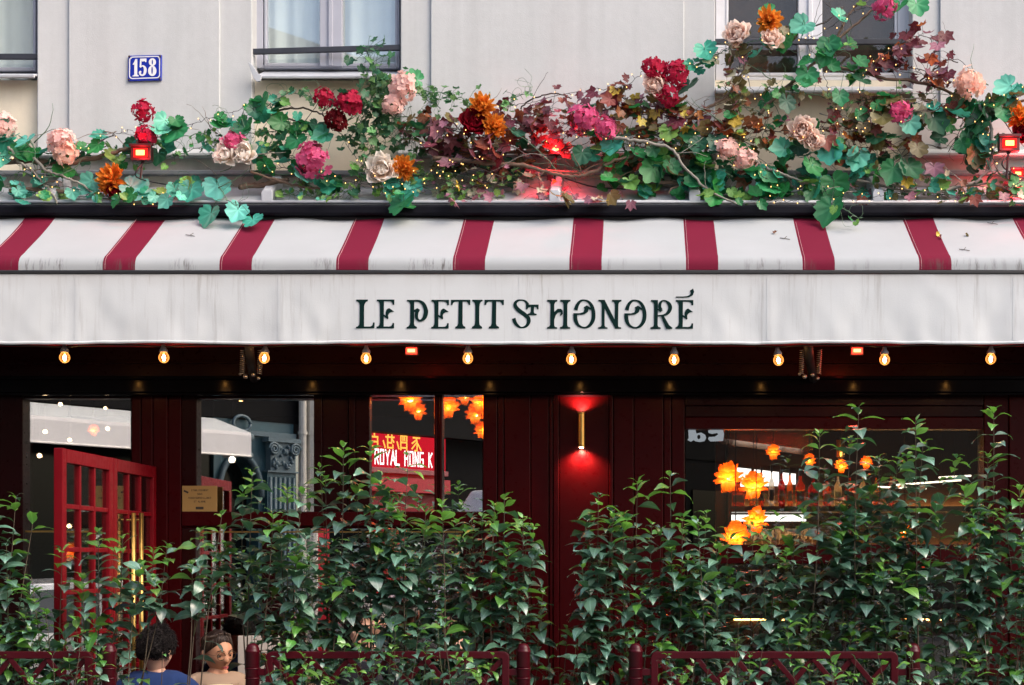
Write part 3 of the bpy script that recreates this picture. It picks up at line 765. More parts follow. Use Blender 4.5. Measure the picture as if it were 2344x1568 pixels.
o1 = [(860,316),(880,257),(915,214),(960,203),(1010,222),(1048,275),(1066,350),(1060,430),(1020,495),(960,520),(895,495),(862,440),(853,365)]; ow = [44,38,28,18,28,40,44,44,34,18,30,44,46]
oh = [(832,352),(910,352),(950,340),(962,305),(952,285),(990,262),(1035,292),(1035,320),(1010,305),(1000,340),(960,365),(900,372),(832,378)]
letter(('s', ZBB, o1, ow), ('p', ZBB, oh))
letter(('p', ZBB, [(1122,198),(1195,198),(1310,425),(1315,250),(1305,225),(1280,216),(1280,198),(1390,198),(1390,216),(1365,225),(1355,250),(1350,500),(1360,514),(1385,518),(1385,532),(1318,532),(1195,300),(1195,495),(1205,514),(1228,518),(1228,532),(1120,532),(1120,516),(1150,508),(1160,490),(1162,250),(1150,222),(1122,214)]))
letter(('s', ZBB, shift(o1, 590, 2), ow), ('p', ZBB, shift(oh, 590, 2)))
letter(('p', ZBB, [(1730,200),(1812,200),(1808,495),(1818,512),(1842,518),(1842,535),(1725,535),(1725,518),(1755,508),(1765,490),(1767,250),(1755,225),(1730,216)]),
       ('s', ZBB, [(1848,318),(1832,280),(1838,238),(1865,210),(1905,214),(1943,250),(1952,300),(1925,350),(1880,375),(1805,383)], [38,36,32,18,22,40,44,36,20,16]),
       ('p', ZBB, [(1808,300),(1830,310),(1870,322),(1840,340),(1812,320)]), ('p', ZBB, [(1845,385),(1880,385),(1940,490),(1978,520),(1978,535),(1908,535)]))
letter(('p', ZBB, [((x - 442) * .7895 + 2018, (y - 247) * .7895 + 200) for x, y in E_]),
       ('p', ZBB, [(2018,160),(2100,160),(2150,155),(2182,140),(2192,115),(2180,92),(2218,68),(2230,105),(2215,145),(2170,168),(2100,174),(2018,173)]))
# ------------------------------------------------------------------ festoon bulbs under the awning
M_FIL = emit("bulb_filament", (1.0, 0.62, 0.26), 55)
def bulbglass():
    m, nt, out = new_mat("amber_bulb_glass")
    t = N(nt, "ShaderNodeBsdfTransparent"); t.inputs[0].default_value = (1.0, .72, .40, 1)
    g = N(nt, "ShaderNodeBsdfGlossy"); g.inputs["Roughness"].default_value = .05
    e = N(nt, "ShaderNodeEmission"); e.inputs[0].default_value = (1.0, .36, .07, 1); e.inputs[1].default_value = 1.1
    lw = N(nt, "ShaderNodeLayerWeight"); lw.inputs[0].default_value = .35
    mx = N(nt, "ShaderNodeMixShader"); mx.inputs[0].default_value = .08
    nt.links.new(t.outputs[0], mx.inputs[1]); nt.links.new(g.outputs[0], mx.inputs[2])
    m2 = N(nt, "ShaderNodeMixShader"); nt.links.new(lw.outputs["Facing"], m2.inputs[0])
    nt.links.new(mx.outputs[0], m2.inputs[1]); nt.links.new(e.outputs[0], m2.inputs[2]); nt.links.new(m2.outputs[0], out.inputs[0])
    return m
M_BULB = bulbglass()
M_SOCKET = pm("grey_bulb_socket", (0.14, 0.15, 0.19), 0.5)
YL = -0.74
bulbs_px = [(148, 818), (375, 818), (605, 819), (838, 820), (1071, 820), (1308, 822), (1543, 823), (1782, 824), (2025, 823), (2268, 821)]
blabels = ["leftmost glowing bulb of the festoon under the awning hem", "second glowing festoon bulb, above the open red door's hinge pilaster",
 "glowing festoon bulb beside the folding arm's springs on the left", "glowing festoon bulb under the L of the awning lettering",
 "glowing festoon bulb under the T of PETIT", "glowing festoon bulb straight above the brass wall sconce",
 "glowing festoon bulb under the last letter of HONORÉ", "glowing festoon bulb beside the folding arm's springs on the right",
 "glowing festoon bulb beside the right red lamp under the hem", "rightmost glowing bulb of the festoon under the awning hem"]
festoon = thing("festoon_cable", "black festoon cable strung under the awning hem carrying ten glowing bulbs", "light string", P(1200, 795, YL))
pts = []
xs = [-330] + [b[0] for b in bulbs_px] + [2520, 2680]
for a, b in zip(xs[:-1], xs[1:]):
    for k in range(8):
        t = k / 8; pts.append(P(lerp(a, b, t), 794 - 5 * sin(pi * t), YL))
MB().tube(pts, .0045, 5).build("cable", M_BLACK_M, festoon, smooth=True)
proto = None
for (bx, by), lab in zip(bulbs_px, blabels):
    c = P(bx, by, YL)
    if proto is None:
        proto = thing("festoon_bulb", lab, "light bulb", c, "glowing bulbs of the festoon under the awning")
        m = MB(); m.lathe([(.0001, .068), (.010, .068), (.012, .055), (.022, .040), (.023, .028), (.0001, .028)], c, 'Z', 14); m.build("socket", M_SOCKET, proto, smooth=True)
        m = MB(); m.lathe([(.0001, -.031), (.010, -.029), (.020, -.022), (.027, -.010), (.028, 0), (.026, .010), (.019, .022), (.014, .030)], c, 'Z', 16); m.build("globe", M_BULB, proto, smooth=True)
        m = MB(); m.ball(c + Vector((0, 0, -.003)), .0095, .0095, .017); m.build("filament", M_FIL, proto, smooth=True)
        point_light("bulb_light", c + Vector((0, -.0, -.04)), (1, .50, .18), .25, .03, proto)
    else:
        o = proto.copy(); COL.objects.link(o); o.location = c; o["label"] = lab; o.rotation_euler = (0, radians(random.uniform(-7, 7)), random.uniform(0, 3))
        for ch in list(proto.children):
            d = ch.copy(); COL.objects.link(d); d.parent = o
# two small red lamps under the hem
M_REDLAMP = emit("red_lamp_face", (1.0, 0.04, 0.02), 2.2)
M_REDCORE = emit("red_lamp_core", (1.0, 0.40, 0.10), 2.6)
M_LAMPBODY = pm("black_lamp_housing", (0.02, 0.02, 0.022), 0.5)
for (px, py, lab) in ((942, 803, "small red lamp under the awning hem above the middle window"), (1962, 803, "small red lamp under the awning hem on the right, above the bar window")):
    y = -.50; c = P(px, py, y)
    t = thing("red_lamp", lab, "lamp", c, "red lamps under the awning")
    m = MB(); m.box(c.x - .036, c.x + .036, y, y + .05, c.z - .022, c.z + .024); m.box(c.x - .01, c.x + .01, y + .01, y + .03, c.z + .024, c.z + .2); m.build("housing", M_LAMPBODY, t, bev=.003)
    m = MB(); m.box(c.x - .030, c.x + .030, y - .006, y - .001, c.z - .016, c.z + .016); m.build("lens", M_REDLAMP, t, bev=.004)
    m = MB(); m.box(c.x - .020, c.x + .020, y - .009, y - .0062, c.z - .008, c.z + .009); m.build("glow_element", M_REDCORE, t, bev=.002)
    point_light("lamp_light", c + Vector((0, -.05, -.02)), (1, .05, .02), 1.6, .03, t)

# ------------------------------------------------------------------ inside the cafe
M_AMBERCORE = emit("lamp_core", (1.0, 0.72, 0.30), 14)
def amber_petal():
    m, nt, out = new_mat("amber_glass_petal")
    tr = N(nt, "ShaderNodeBsdfTranslucent"); tr.inputs[0].default_value = (1.0, .42, .06, 1)
    tp = N(nt, "ShaderNodeBsdfTransparent"); tp.inputs[0].default_value = (1.0, .55, .12, 1)
    e = N(nt, "ShaderNodeEmission")
    v = coords(nt); f = noise_tex(nt, v, 45, 3, .7); sep = N(nt, "ShaderNodeSeparateXYZ"); nt.links.new(v, sep.inputs[0])
    ma = N(nt, "ShaderNodeMath", operation='MULTIPLY_ADD'); nt.links.new(sep.outputs[2], ma.inputs[0]); ma.inputs[1].default_value = 6.0
    hf_ = N(nt, 'ShaderNodeMath', operation='MULTIPLY'); nt.links.new(f, hf_.inputs[0]); hf_.inputs[1].default_value = 1.1; nt.links.new(hf_.outputs[0], ma.inputs[2])
    c = N(nt, "ShaderNodeValToRGB"); cr = c.color_ramp; cr.elements[0].position = .50; cr.elements[0].color = (1.0, .68, .20, 1); cr.elements[1].position = .98; cr.elements[1].color = (.40, .085, .005, 1); q = cr.elements.new(.72); q.color = (1.0, .40, .04, 1)
    nt.links.new(ma.outputs[0], c.inputs[0]); nt.links.new(c.outputs[0], e.inputs[0]); e.inputs[1].default_value = .33
    mx = N(nt, "ShaderNodeMixShader"); mx.inputs[0].default_value = .45; nt.links.new(tr.outputs[0], mx.inputs[1]); nt.links.new(tp.outputs[0], mx.inputs[2])
    ad = N(nt, "ShaderNodeAddShader"); nt.links.new(mx.outputs[0], ad.inputs[0]); nt.links.new(e.outputs[0], ad.inputs[1]); nt.links.new(ad.outputs[0], out.inputs[0])
    return m
M_APETAL = amber_petal()
M_CORD = pm("dark_lamp_cord", (0.015, 0.012, 0.010), 0.6)
def petal_mesh(name, L, Wd, cup, curl, mat, nu=4, nv=5, notch=0.0, ruffle=0.0, tipw=.75):
    """a spoon-shaped petal growing along +Z from the origin, its inside towards +Y"""
    m = MB()
    def fn(u, v):
        a = (u - .5) * 2
        w = Wd * (sin(pi * min(1, .12 + v * tipw)) ** .8) * .5
        z = L * v * (1 - notch * (1 - abs(a)) * (v > .9) * .15)
        y = -curl * L * v * v + cup * Wd * a * a * .6 + ruffle * Wd * sin(a * 7 + v * 3) * v * .5
        return (a * w, y, z)
    m.grid(fn, nu, nv)
    return m.mesh(name, mat, smooth=True)
AP = petal_mesh("lamp_petal", .10, .125, .30, .35, M_APETAL, ruffle=.10)
def flower_lamp(px, py, y, r, label, ceil=3.04, grp="amber flower pendant lamps inside the cafe"):
    c = P(px, py, y); t = thing("pendant_lamp", label, "pendant lamp", c, grp)
    rnd = random.Random(int(px * 7 + py))
    s = r / .085
    for n, el in ((7, -58), (11, -27), (12, 4), (11, 34), (7, 64)):
        for k in range(n):                    # overlapping ruffled petals round the globe
            az = 2 * pi * (k + rnd.uniform(-.3, .3)) / n + el; e = radians(el + rnd.uniform(-9, 9))
            o = bpy.data.objects.new("petal", AP); link(o, t)
            d = Vector((cos(az) * cos(e), sin(az) * cos(e), sin(e))); up = Vector((-cos(az) * sin(e), -sin(az) * sin(e), cos(e))) * (1 if el > -40 else -1)
            zv = (up + d * rnd.uniform(.35, .9)).normalized(); yv = -d; yv = (yv - zv * yv.dot(zv)).normalized(); xv = yv.cross(zv)
            k2 = s * rnd.uniform(.50, .72); o.location = d * r * .60 - up * k2 * .035
            o.rotation_euler = Matrix((xv, yv, zv)).transposed().to_euler(); o.scale = (k2, k2, k2)
    m = MB(); m.ball(c, r * .27); m.build("bulb", M_AMBERCORE, t, smooth=True)
    if r > .06: point_light("bulb_light", c + Vector((0, -r * .35, 0)), (1, .50, .16), .9, .02, t)
    m = MB(); m.tube([(c.x, c.y, c.z + r * .3), (c.x, c.y, ceil)], .004, 5); m.build("cord", M_CORD, t)
    return t
mid = [(939, 914, .9, .068, "amber flower lamp hanging left of the others in the middle window"), (957, 940, 1.1, .052, "small amber flower lamp hanging just under the leftmost one in the middle window"),
       (1026, 931, .9, .066, "amber flower lamp hanging alone in the middle of the middle window"), (1063, 908, 1.5, .05, "dim amber flower lamp half hidden by the beam in the middle window"),
       (1098, 921, 1.0, .062, "amber flower lamp cut by the pilaster, topmost at the middle window's edge"), (1088, 949, 1.2, .060, "amber flower lamp below the one cut by the pilaster in the middle window"),
       (1103, 985, 1.1, .05, "lowest amber flower lamp at the middle window's pilaster edge")]
bar = [(1667, 1092, 1.0, .085, "large amber flower lamp at the left end of the bar bottles"), (1725, 1111, 1.1, .082, "large amber flower lamp in front of the bar bottles, second from the pilaster"),
       (1770, 1034, 1.8, .046, "dim amber flower lamp hanging high over the bar bottles"), (1853, 1054, 1.7, .042, "small amber flower lamp left of the tall shrub tip in the bar window"),
       (1926, 1067, 1.6, .044, "small amber flower lamp seen between two shrub tips in the bar window"), (1983, 1058, 1.9, .04, "tiny amber flower lamp hanging right of the brass hanging tube"), (1731, 1191, 1.0, .075, "amber flower lamp below the bottle shelf, upper of the low pair"),
       (1684, 1228, .9, .085, "lowest and biggest amber flower lamp, just above the bar window's sill")]
for a in mid + bar: flower_lamp(*a)
flower_lamp(214, 984, 1.4, .035, "faint amber flower lamp over the top of the red door"); flower_lamp(160, 1262, 1.0, .052, "amber flower lamp behind the red door's third row of panes")
flower_lamp(2071, 1216, 1.6, .04, "tiny amber lamp low behind the shrubs in the bar window")
# small bare bulbs behind the left window
M_WARMGLOBE = emit("warm_globe", (1.0, .70, .38), 9); M_WARMGLOBE2 = emit("white_globe", (1.0, .86, .66), 9)
gl = [(60, 933, .016, "small warm bulb near the left window's top left corner"), (138, 925, .020, "small warm bulb at the top middle of the left window"), (241, 934, .016, "small warm bulb at the top right of the left window"),
      (103, 988, .022, "warm bulb over the pale valance seen in the left window"), (159, 1007, .020, "warm bulb above the red door's outer corner"), (246, 981, .021, "warm bulb right of the dim flower lamp above the door"),
      (90, 1043, .024, "brightest warm bulb at the left of the red door"), (158, 1204, .026, "warm bulb seen through the red door's second row of panes"), (489, 1116, .014, "small orange bulb at the corner of the gold notice"), (531, 1052, .034, "white globe lamp glowing in the middle window's left pane")]
for px, py, r, lab in gl:
    c = P(px, py, 1.0); t = thing("globe_lamp", lab, "lamp", c, "small bulbs inside the cafe")
    m = MB(); m.ball(c, r * .62, seg=12, rings=8); m.build("globe", M_WARMGLOBE2 if px == 531 else M_WARMGLOBE, t, smooth=True)
    m = MB(); m.tube([(c.x, c.y, c.z + r * .5), (c.x, c.y, 3.04)], .003, 5); m.build("cord", M_CORD, t)
# back bar: shelves, bottles, glasses
YS = 2.6
M_SHELF = pm("dark_bar_shelf", (0.03, 0.018, 0.012), 0.35)
M_LED = emit("amber_led", (1.0, .45, .12), 11.0)
M_LEDW = emit("warm_white_led", (1.0, .88, .68), 1.5)
M_PANELGLOW = emit("panel_glow", (1.0, .97, .92), 1.25)
M_COPPER = pm("copper_panel", (0.55, 0.30, 0.16), 0.25, 1.0, var=0.5, scale=6, bump=.3, bscale=12)
shelf = thing("back_bar_shelf", "dark back bar shelf unit with amber light strips holding the bottles", "shelf", P(1900, 1158, YS))
m = MB(); m.box(X(1672, YS), X(2245, YS), YS - .13, YS + .15, H(1164, YS) - .03, H(1160, YS)); m.build("board", M_SHELF, shelf, bev=.003)
m = MB(); m.box(X(1672, YS), X(2245, YS), YS - .13, YS + .15, H(1262, YS) - .03, H(1258, YS)); m.build("board", M_SHELF, shelf, bev=.003)
m = MB(); m.box(X(1640, YS), X(2300, YS), YS + .16, YS + .2, .03, 2.9); m.build("back_panel", M_SHELF, shelf)
for px in (1664, 2248):
    m = MB(); m.box(X(px, YS), X(px + 8, YS), YS - .13, YS + .158, .03, 2.7); m.build("upright", M_SHELF, shelf)
for py in (1166.5, 1264.5):
    m = MB(); m.box(X(1676, YS), X(2240, YS), YS + .10, YS + .148, H(py - 7, YS), H(py - 7, YS) + .005); m.build("light_strip", M_LED, shelf)
m = MB(); m.prism([(X(1660, YS), H(1064, YS)), (X(1787, YS), H(1078, YS)), (X(1787, YS), H(1110, YS)), (X(1660, YS), H(1112, YS))], YS + .150, YS + .158); m.build("glow_panel", M_PANELGLOW, shelf)  # bright street reflection put in as a glowing panel
m = MB(); m.prism([(X(1795, YS), H(1079, YS)), (X(1826, YS), H(1082, YS)), (X(1826, YS), H(1106, YS)), (X(1795, YS), H(1108, YS))], YS + .150, YS + .158); m.build("glow_panel", M_PANELGLOW, shelf)  # smaller piece of the same reflection, glowing too
m = MB(); m.box(X(1676, YS), X(1850, YS), YS + .15, YS + .158, H(1192, YS), H(1177, YS)); m.build("glow_panel", M_PANELGLOW, shelf)
M_CAPM = pm("black_bottle_cap", (0.02, 0.018, 0.02), 0.4); M_LABELS = [pm("cream_bottle_label", (0.50, 0.44, 0.34), 0.7), pm("dark_bottle_label", (0.10, 0.07, 0.06), 0.6)]
def liquor(name, col, e):
    m, nt, out = new_mat(name)
    tp = N(nt, "ShaderNodeBsdfTransparent"); tp.inputs[0].default_value = (*col, 1)
    tr = N(nt, "ShaderNodeBsdfTranslucent"); tr.inputs[0].default_value = (*col, 1)
    g = N(nt, "ShaderNodeBsdfGlossy"); g.inputs["Roughness"].default_value = .05
    a = N(nt, "ShaderNodeMixShader"); a.inputs[0].default_value = .35; nt.links.new(tp.outputs[0], a.inputs[1]); nt.links.new(tr.outputs[0], a.inputs[2])
    b = N(nt, "ShaderNodeMixShader"); b.inputs[0].default_value = .10; nt.links.new(a.outputs[0], b.inputs[1]); nt.links.new(g.outputs[0], b.inputs[2]); nt.links.new(b.outputs[0], out.inputs[0])
    return m
LQ = [liquor("amber_spirit_glass", (.75, .20, .03), 0), liquor("red_spirit_glass", (.65, .06, .02), 0), liquor("clear_glass", (.80, .80, .78), 0), liquor("honey_spirit_glass", (.85, .36, .06), 0)]
bl = [(1690, 30, 64, 0, 0, "squat amber bottle at the left end of the bar shelf, half behind a flower lamp"), (1722, 14, 90, 3, 0, "slim honey bottle behind the second flower lamp"), (1743, 13, 92, 0, 1, "slim amber bottle with black cap against the bright reflection"),
      (1766, 13, 96, 2, 1, "clear slim bottle with black cap against the bright reflection"), (1789, 16, 92, 1, 0, "red bottle with a cream label, fourth left of the tall shrub tip"), (1808, 14, 88, 3, 0, "honey bottle with cream label beside the small bright reflection"),
      (1832, 22, 86, 0, 1, "square amber bottle with dark label right of the small bright reflection"), (1862, 25, 78, 1, 1, "round shouldered red decanter bottle on the bar shelf"), (1893, 20, 72, 0, 0, "short amber bottle behind the left tall shrub"),
      (1918, 18, 84, 2, 0, "clear bottle with cream label between two tall shrub tips"), (1945, 20, 80, 0, 1, "dark labelled amber bottle right of the brass hanging tube"), (1975, 16, 88, 2, 1, "clear bottle with black cap at the right of the bar shelf"),
      (2005, 18, 80, 3, 0, "honey bottle near the right end of the bar shelf"), (2040, 17, 84, 0, 1, "last amber bottle towards the right end of the bar shelf")]
for px, w, hpx, q, lb, lab in bl:
    y = YS - .02; b = P(px, 1159.6, y); k = (D0 + y) / F; r = w * k / 2; h = hpx * k
    t = thing("bottle", lab, "bottle", b, "bottles on the back bar shelf")
    m = MB(); m.lathe([(.0001, .001), (r * .92, .001), (r, .008), (r, h * .50), (r * .92, h * .57), (r * .36, h * .68), (r * .30, h * .82)], b, 'Z', 14); m.build("glass", LQ[q], t, smooth=True)
    m = MB(); m.lathe([(.0001, h * .82), (r * .36, h * .82), (r * .36, h), (.0001, h)], b, 'Z', 10); m.build("cap", M_CAPM, t)
    m = MB(); m.grid(lambda u, v: (b.x + r * 1.01 * sin((u - .5) * 1.9), b.y - r * 1.01 * cos((u - .5) * 1.9), b.z + h * lerp(.14, .40, v)), 8, 1); m.build("label", M_LABELS[lb], t, smooth=True, fix=False)
for i, px in enumerate(range(1688, 1860, 19)):
    y = YS - .03; b = P(px, 1258, y); t = thing("stemmed_glass", ["clear wine glass upright on the lower bar shelf beside a flower lamp", "clear wine glass on the lower bar shelf"][i != 2], "glass", b, "glasses on the lower back bar shelf")
    if i != 2: t["label"] = "clear wine glass in the row on the lower bar shelf behind the shrubs"
    else: t["label"] = "clear wine glass in the row on the lower bar shelf behind the shrubs"
    m = MB(); m.lathe([(.026, 0), (.026, .003), (.004, .008), (.004, .07), (.020, .085), (.031, .12), (.029, .16)], b, 'Z', 12); m.build("bowl", LQ[2], t, smooth=True, fix=False)
# copper wedge standing in for a reflection, brass hanging tube and tube lights over the bar
cp = thing("copper_reflection", "brownish copper bulkhead standing in for a pane reflection above the bar bottles", "bulkhead", P(1760, 1000, 2.0))
m = MB(); m.prism([(X(1650, 2.0), H(960, 2.0)), (X(1862, 2.0), H(960, 2.0)), (X(1862, 2.0), H(1031, 2.0)), (X(1650, 2.0), H(1003, 2.0))], 2.0, 2.5); m.build("copper_wedge", M_COPPER, cp, bev=.004)
tb = thing("hanging_tube_lamp", "polished brass tube lamp hanging above the bar between shrub tips", "lamp", P(1924, 1030, 1.7))
c = P(1924, 1046, 1.7); m = MB(); m.lathe([(.0001, 0), (.03, 0), (.03, .12), (.0001, .12)], c, 'Z', 14); m.build("tube", M_BRASS, tb); m = MB(); m.tube([c + Vector((0, 0, .12)), (c.x, c.y, 3.04)], .003, 5); m.build("cord", M_CORD, tb)
point_light("tube_glow", c + Vector((0, -.12, .02)), (1, .55, .15), .8, .02, tb)
for (x0, y0, x1, y1, lab) in ((2052, 1110, 2200, 1099, "upper white tube light over the bar, right of the shrub tips"), (1990, 1114, 2120, 1118, "lower white tube light over the bar, behind the shrub tips"), (2150, 1093, 2222, 1089, "short white tube light at the bar window's right end")):
    a = P(x0, y0, 2.2); b = P(x1, y1, 1.9); t = thing("tube_light", lab, "light", a, "white tube lights over the bar")
    m = MB(); m.tube([a, b], .0065, 8); m.build("tube", M_LEDW, t)
    m = MB()
    for q in (a.lerp(b, .1), a.lerp(b, .9)): m.tube([q, (q.x, q.y, 3.04)], .0025, 4)
    m.build("suspension_wires", M_CORD, t, kind="stuff")
counter = thing("bar_counter", "dark bar counter with a thin orange lit edge behind the shrubs", "counter", (X(1950, 1.6), 1.6, 0.02))
m = MB(); m.box(X(1640, 1.6), X(2290, 1.6), 1.6, 2.2, .02, H(1420, 1.6)); m.build("body", M_SHELF, counter, bev=.005)
m = MB(); m.box(X(1640, 1.6), X(2290, 1.6), 1.57, 2.25, H(1420, 1.6) + .012, H(1420, 1.6) + .05); m.build("top", M_SHELF, counter, bev=.005)
m = MB(); m.box(X(2060, 1.6), X(2156, 1.6), 1.575, 1.585, H(1420, 1.6) + .001, H(1420, 1.6) + .011); m.build("light_strip", M_LED, counter)
m = MB(); m.box(X(1680, 1.6), X(1800, 1.6), 1.575, 1.585, H(1420, 1.6) + .001, H(1420, 1.6) + .011); m.build("light_strip", M_LED, counter)
# ------------------------------------------------------------------ across the street (seen only as reflections in the panes)
def S(s, t, h):
    """street wall opposite: s metres along it, t metres out from it, h up"""
    x = -6.94 + .628 * s + .778 * t; zv = 17.1 + .778 * s - .628 * t
    return Vector((x, 2 * GY - (zv - D0), h))
OX = lambda v: S(v.x, v.y, v.z)
def omb(): return MB(OX)
M_OSTONE = pm("street_stone", (0.34, 0.32, 0.29), 0.85, var=0.15, scale=2)
M_OBLACK = pm("black_shop_paint", (0.004, 0.004, 0.0045), 0.7, spec=.1, var=0.3)
M_OTEAL = pm("teal_shop_paint", (0.035, 0.095, 0.115), 0.4, var=0.25, scale=4)
M_OTEALH = pm("worn_teal_paint", (0.09, 0.14, 0.16), 0.5, var=0.4, scale=20)
M_OAWN = pm("pale_street_awning", (0.78, 0.75, 0.72), 0.8, var=0.08, scale=6)
M_OAWNT = pm("weathered_awning_top", (0.55, 0.57, 0.56), 0.8, var=0.2, scale=8)
M_ORED = pm("red_sign_paint", (0.50, 0.015, 0.03), 0.4, var=0.15, scale=5); M_OBOARDGLOW = emit("red_board_glow", (1.0, .02, .045), .42)
M_OPIPE = pm("cream_drainpipe", (0.62, 0.58, 0.50), 0.6, var=0.1)
M_OGLASS = pm("dark_street_glass", (0.006, 0.009, 0.009), 0.12, spec=.25)
M_SIGNW = emit("lit_white_letters", (1.0, .97, .95), 1.2); M_SIGNY = emit("neon_yellow", (1.0, .50, .08), 1.0)
GSTR = "shops across the street"
ob = thing("street_building", "pale stone building across the street with black, teal and red shopfronts below", "building", S(4, 0, 0))
def op(name, mat, *b, bev=0): 
    m = omb(); m.box(*b); return m.build(name, mat, ob, bev=bev)
op("upper_wall", M_OSTONE, -12, 26, -3, 0, 5.3, 8.6)
op("cornice", M_OSTONE, -12, 26, 0.002, .25, 5.32, 5.55)
op("dark_reflection_band", M_OBLACK, -12, 26, -3, .02, 3.44, 5.298)  # added black band standing in for the cafe awning's dark reflection
op("glass_front", M_OGLASS, -12, 2.52, -.3, -.05, 0.5, 3.438); op("plinth", M_OBLACK, -12, 2.52, -.3, 0, 0, .498)
op("teal_wall", M_OTEAL, 2.54, 2.62, -.3, 0, 0, 3.438); op("teal_wall", M_OTEAL, 3.22, 3.78, -.3, 0, 0, 3.438)
m = omb()
pts = [(2.62, 2.45)] + [(2.92 - .30 * cos(pi * k / 14), 2.45 + .50 * sin(pi * k / 14)) for k in range(15)] + [(3.22, 3.438), (2.62, 3.438)]
n = len(pts); m.add([(x, 0, z) for x, z in pts] + [(x, -.28, z) for x, z in pts], [(i, (i+1) % n, n+(i+1) % n, n+i) for i in range(n)] + [tuple(t) for t in tessellate_polygon([[Vector((x, z, 0)) for x, z in pts]])])
m.build("arch_spandrel", M_OTEAL, ob)
op("arch_door", M_OGLASS, 2.62, 3.22, -.4, -.25, 0, 3.0)
m = omb(); m.tube([(2.92 - .33 * cos(pi * k / 16), .03, 2.45 + .54 * sin(pi * k / 16)) for k in range(17)], .04, 8); m.build("arch_moulding", M_OTEALH, ob, smooth=True)
m = omb(); m.box(2.84, 3.0, 0.0, .14, 2.95, 3.22); m.build("keystone", M_OTEAL, ob, bev=.01)
m = omb(); m.tube([(2.86, .16, 3.20), (3.0, .16, 3.20)], .05, 10); m.tube([(2.86, .15, 2.97), (3.0, .15, 2.97)], .04, 10); m.build("scroll", M_OTEALH, ob, smooth=True)
m = omb(); m.tube([(2.92 + .13 * cos(2*pi*k/20), .06, 3.38 + .10 * sin(2*pi*k/20)) for k in range(21)], .022, 6); m.build("ring_ornament", M_OTEALH, ob, smooth=True)
op("architrave", M_OTEALH, 2.54, 3.78, .002, .06, 3.24, 3.30)
# fluted pilaster and its scrolled capital
op("pilaster", M_OTEAL, 3.30, 3.76, .002, .08, 0, 2.78)
for k in range(6):
    m = omb(); m.tube([(3.345 + k * .074, .085, .3), (3.345 + k * .074, .085, 2.72)], .02, 6); m.build("flute", M_OTEALH, ob, smooth=True)
op("capital_bell", M_OTEALH, 3.33, 3.73, .002, .11, 2.80, 3.17); op("abacus", M_OTEALH, 3.27, 3.79, .002, .15, 3.172, 3.23); op("astragal", M_OTEALH, 3.28, 3.78, .002, .12, 2.782, 2.80)
for sx, d in ((3.36, 1), (3.70, -1)):
    m = omb(); sp_ = []
    for k in range(40):
        a = k / 40 * 4.5 * pi; r = .085 * (1 - k / 46); sp_.append((sx + d * r * cos(a) * -1, .15, 3.08 + r * sin(a)))
    m.tube(sp_, .016, 6); m.build("volute", M_OTEALH, ob, smooth=True)
rr = random.Random(5)
m = omb()
for k in range(26): m.ball((rr.uniform(3.36, 3.70), .12, rr.uniform(2.83, 3.12)), rr.uniform(.018, .036), .03, rr.uniform(.02, .05), 6, 4)
m.build("acanthus_carving", M_OTEALH, ob, smooth=True, kind="stuff")
for s0, r in ((3.86, .05), (4.02, .075)):
    m = omb(); m.tube([(s0, .09, 0), (s0, .09, 5.2)], r, 10)
    for h in (2.5, 2.62, 3.3): m.tube([(s0, .09, h), (s0, .09, h + .04)], r * 1.25, 10)
    m.build("drainpipe", M_OPIPE, ob, smooth=False)
op("red_wall", M_ORED, 4.10, 6.46, -.3, 0, 2.3, 3.438)
op("red_pilaster", M_ORED, 4.10, 4.34, -.3, .05, 0, 2.298); op("meter_box", M_OPIPE, 4.16, 4.32, .002, .10, 2.72, 2.98)
op("sign_board", M_OBOARDGLOW, 4.7, 6.44, .002, .10, 2.90, 3.43, bev=.004)  # glow added to the board to brighten its reflection
op("black_bay", M_OBLACK, 6.47, 9.0, -.3, .04, 2.3, 3.438)
op("dark_cut_box", M_OBLACK, 4.36, 9.0, .115, .34, 3.40, 3.60)  # added box cutting the sign where the awning's dark reflection ends
op("sign_moulding", pm("pink_moulding", (.40, .10, .10), .5), 4.7, 6.44, .102, .16, 2.86, 2.93, bev=.004)
op("red_awning_front", M_ORED, 4.7, 6.44, .002, .20, 2.60, 2.80); op("glass_front", M_OGLASS, 4.34, 9.0, -.3, -.05, 0, 2.298)
op("red_door", pm("bright_red_door", (.55, .03, .03), .5), 5.1, 5.75, -.048, .02, 0, 2.29)
op("glass_front", M_OBLACK, 9.02, 26, -.3, 0, 0, 3.438)
for k in range(5):
    a = 9.6 + k * 2.9; op("window", M_OGLASS, a, a + 1.6, .002, .03, .6, 2.9)
for k in range(9):
    a = -10 + k * 3.6; w = op("window", M_OGLASS, a, a + 1.3, .002, .03, 6.1, 8.0)
# sign lettering (the pane shows it the right way round)
tx = omb(); s0 = 5.10; hh = 2.985
def bold(txt, s0, size, wgt, adv):
    return seg_text(tx, txt, lambda u, v: (s0 + .045 + u * .62, .108, hh + v), size, wgt, adv)
bold("ROYAL", 5.05, .19, .030, 4.9); bold("HONG", 5.60, .19, .030, 4.9); bold("K", 6.06, .19, .030, 4.9)
tx.build("sign_lettering", M_SIGNW, ob, fix=False)
cn = omb(); cx = MB
def st(pts, w=.026):
    for a, b in zip(pts[:-1], pts[1:]):
        p = Vector((a[0], a[1])); q = Vector((b[0], b[1])); t = (q - p).normalized(); nn = Vector((-t.y, t.x)) * w / 2; p = p - t * w / 2; q = q + t * w / 2
        cn.add([(v.x, .109, v.y) for v in (p + nn, p - nn, q - nn, q + nn)], [(0, 1, 2, 3)])
def glyph(s0, lines, sz=.205, h0=3.215):
    for l in lines: st([(s0 + x * sz * .95, h0 + y * sz * 1.2) for x, y in l], .024)
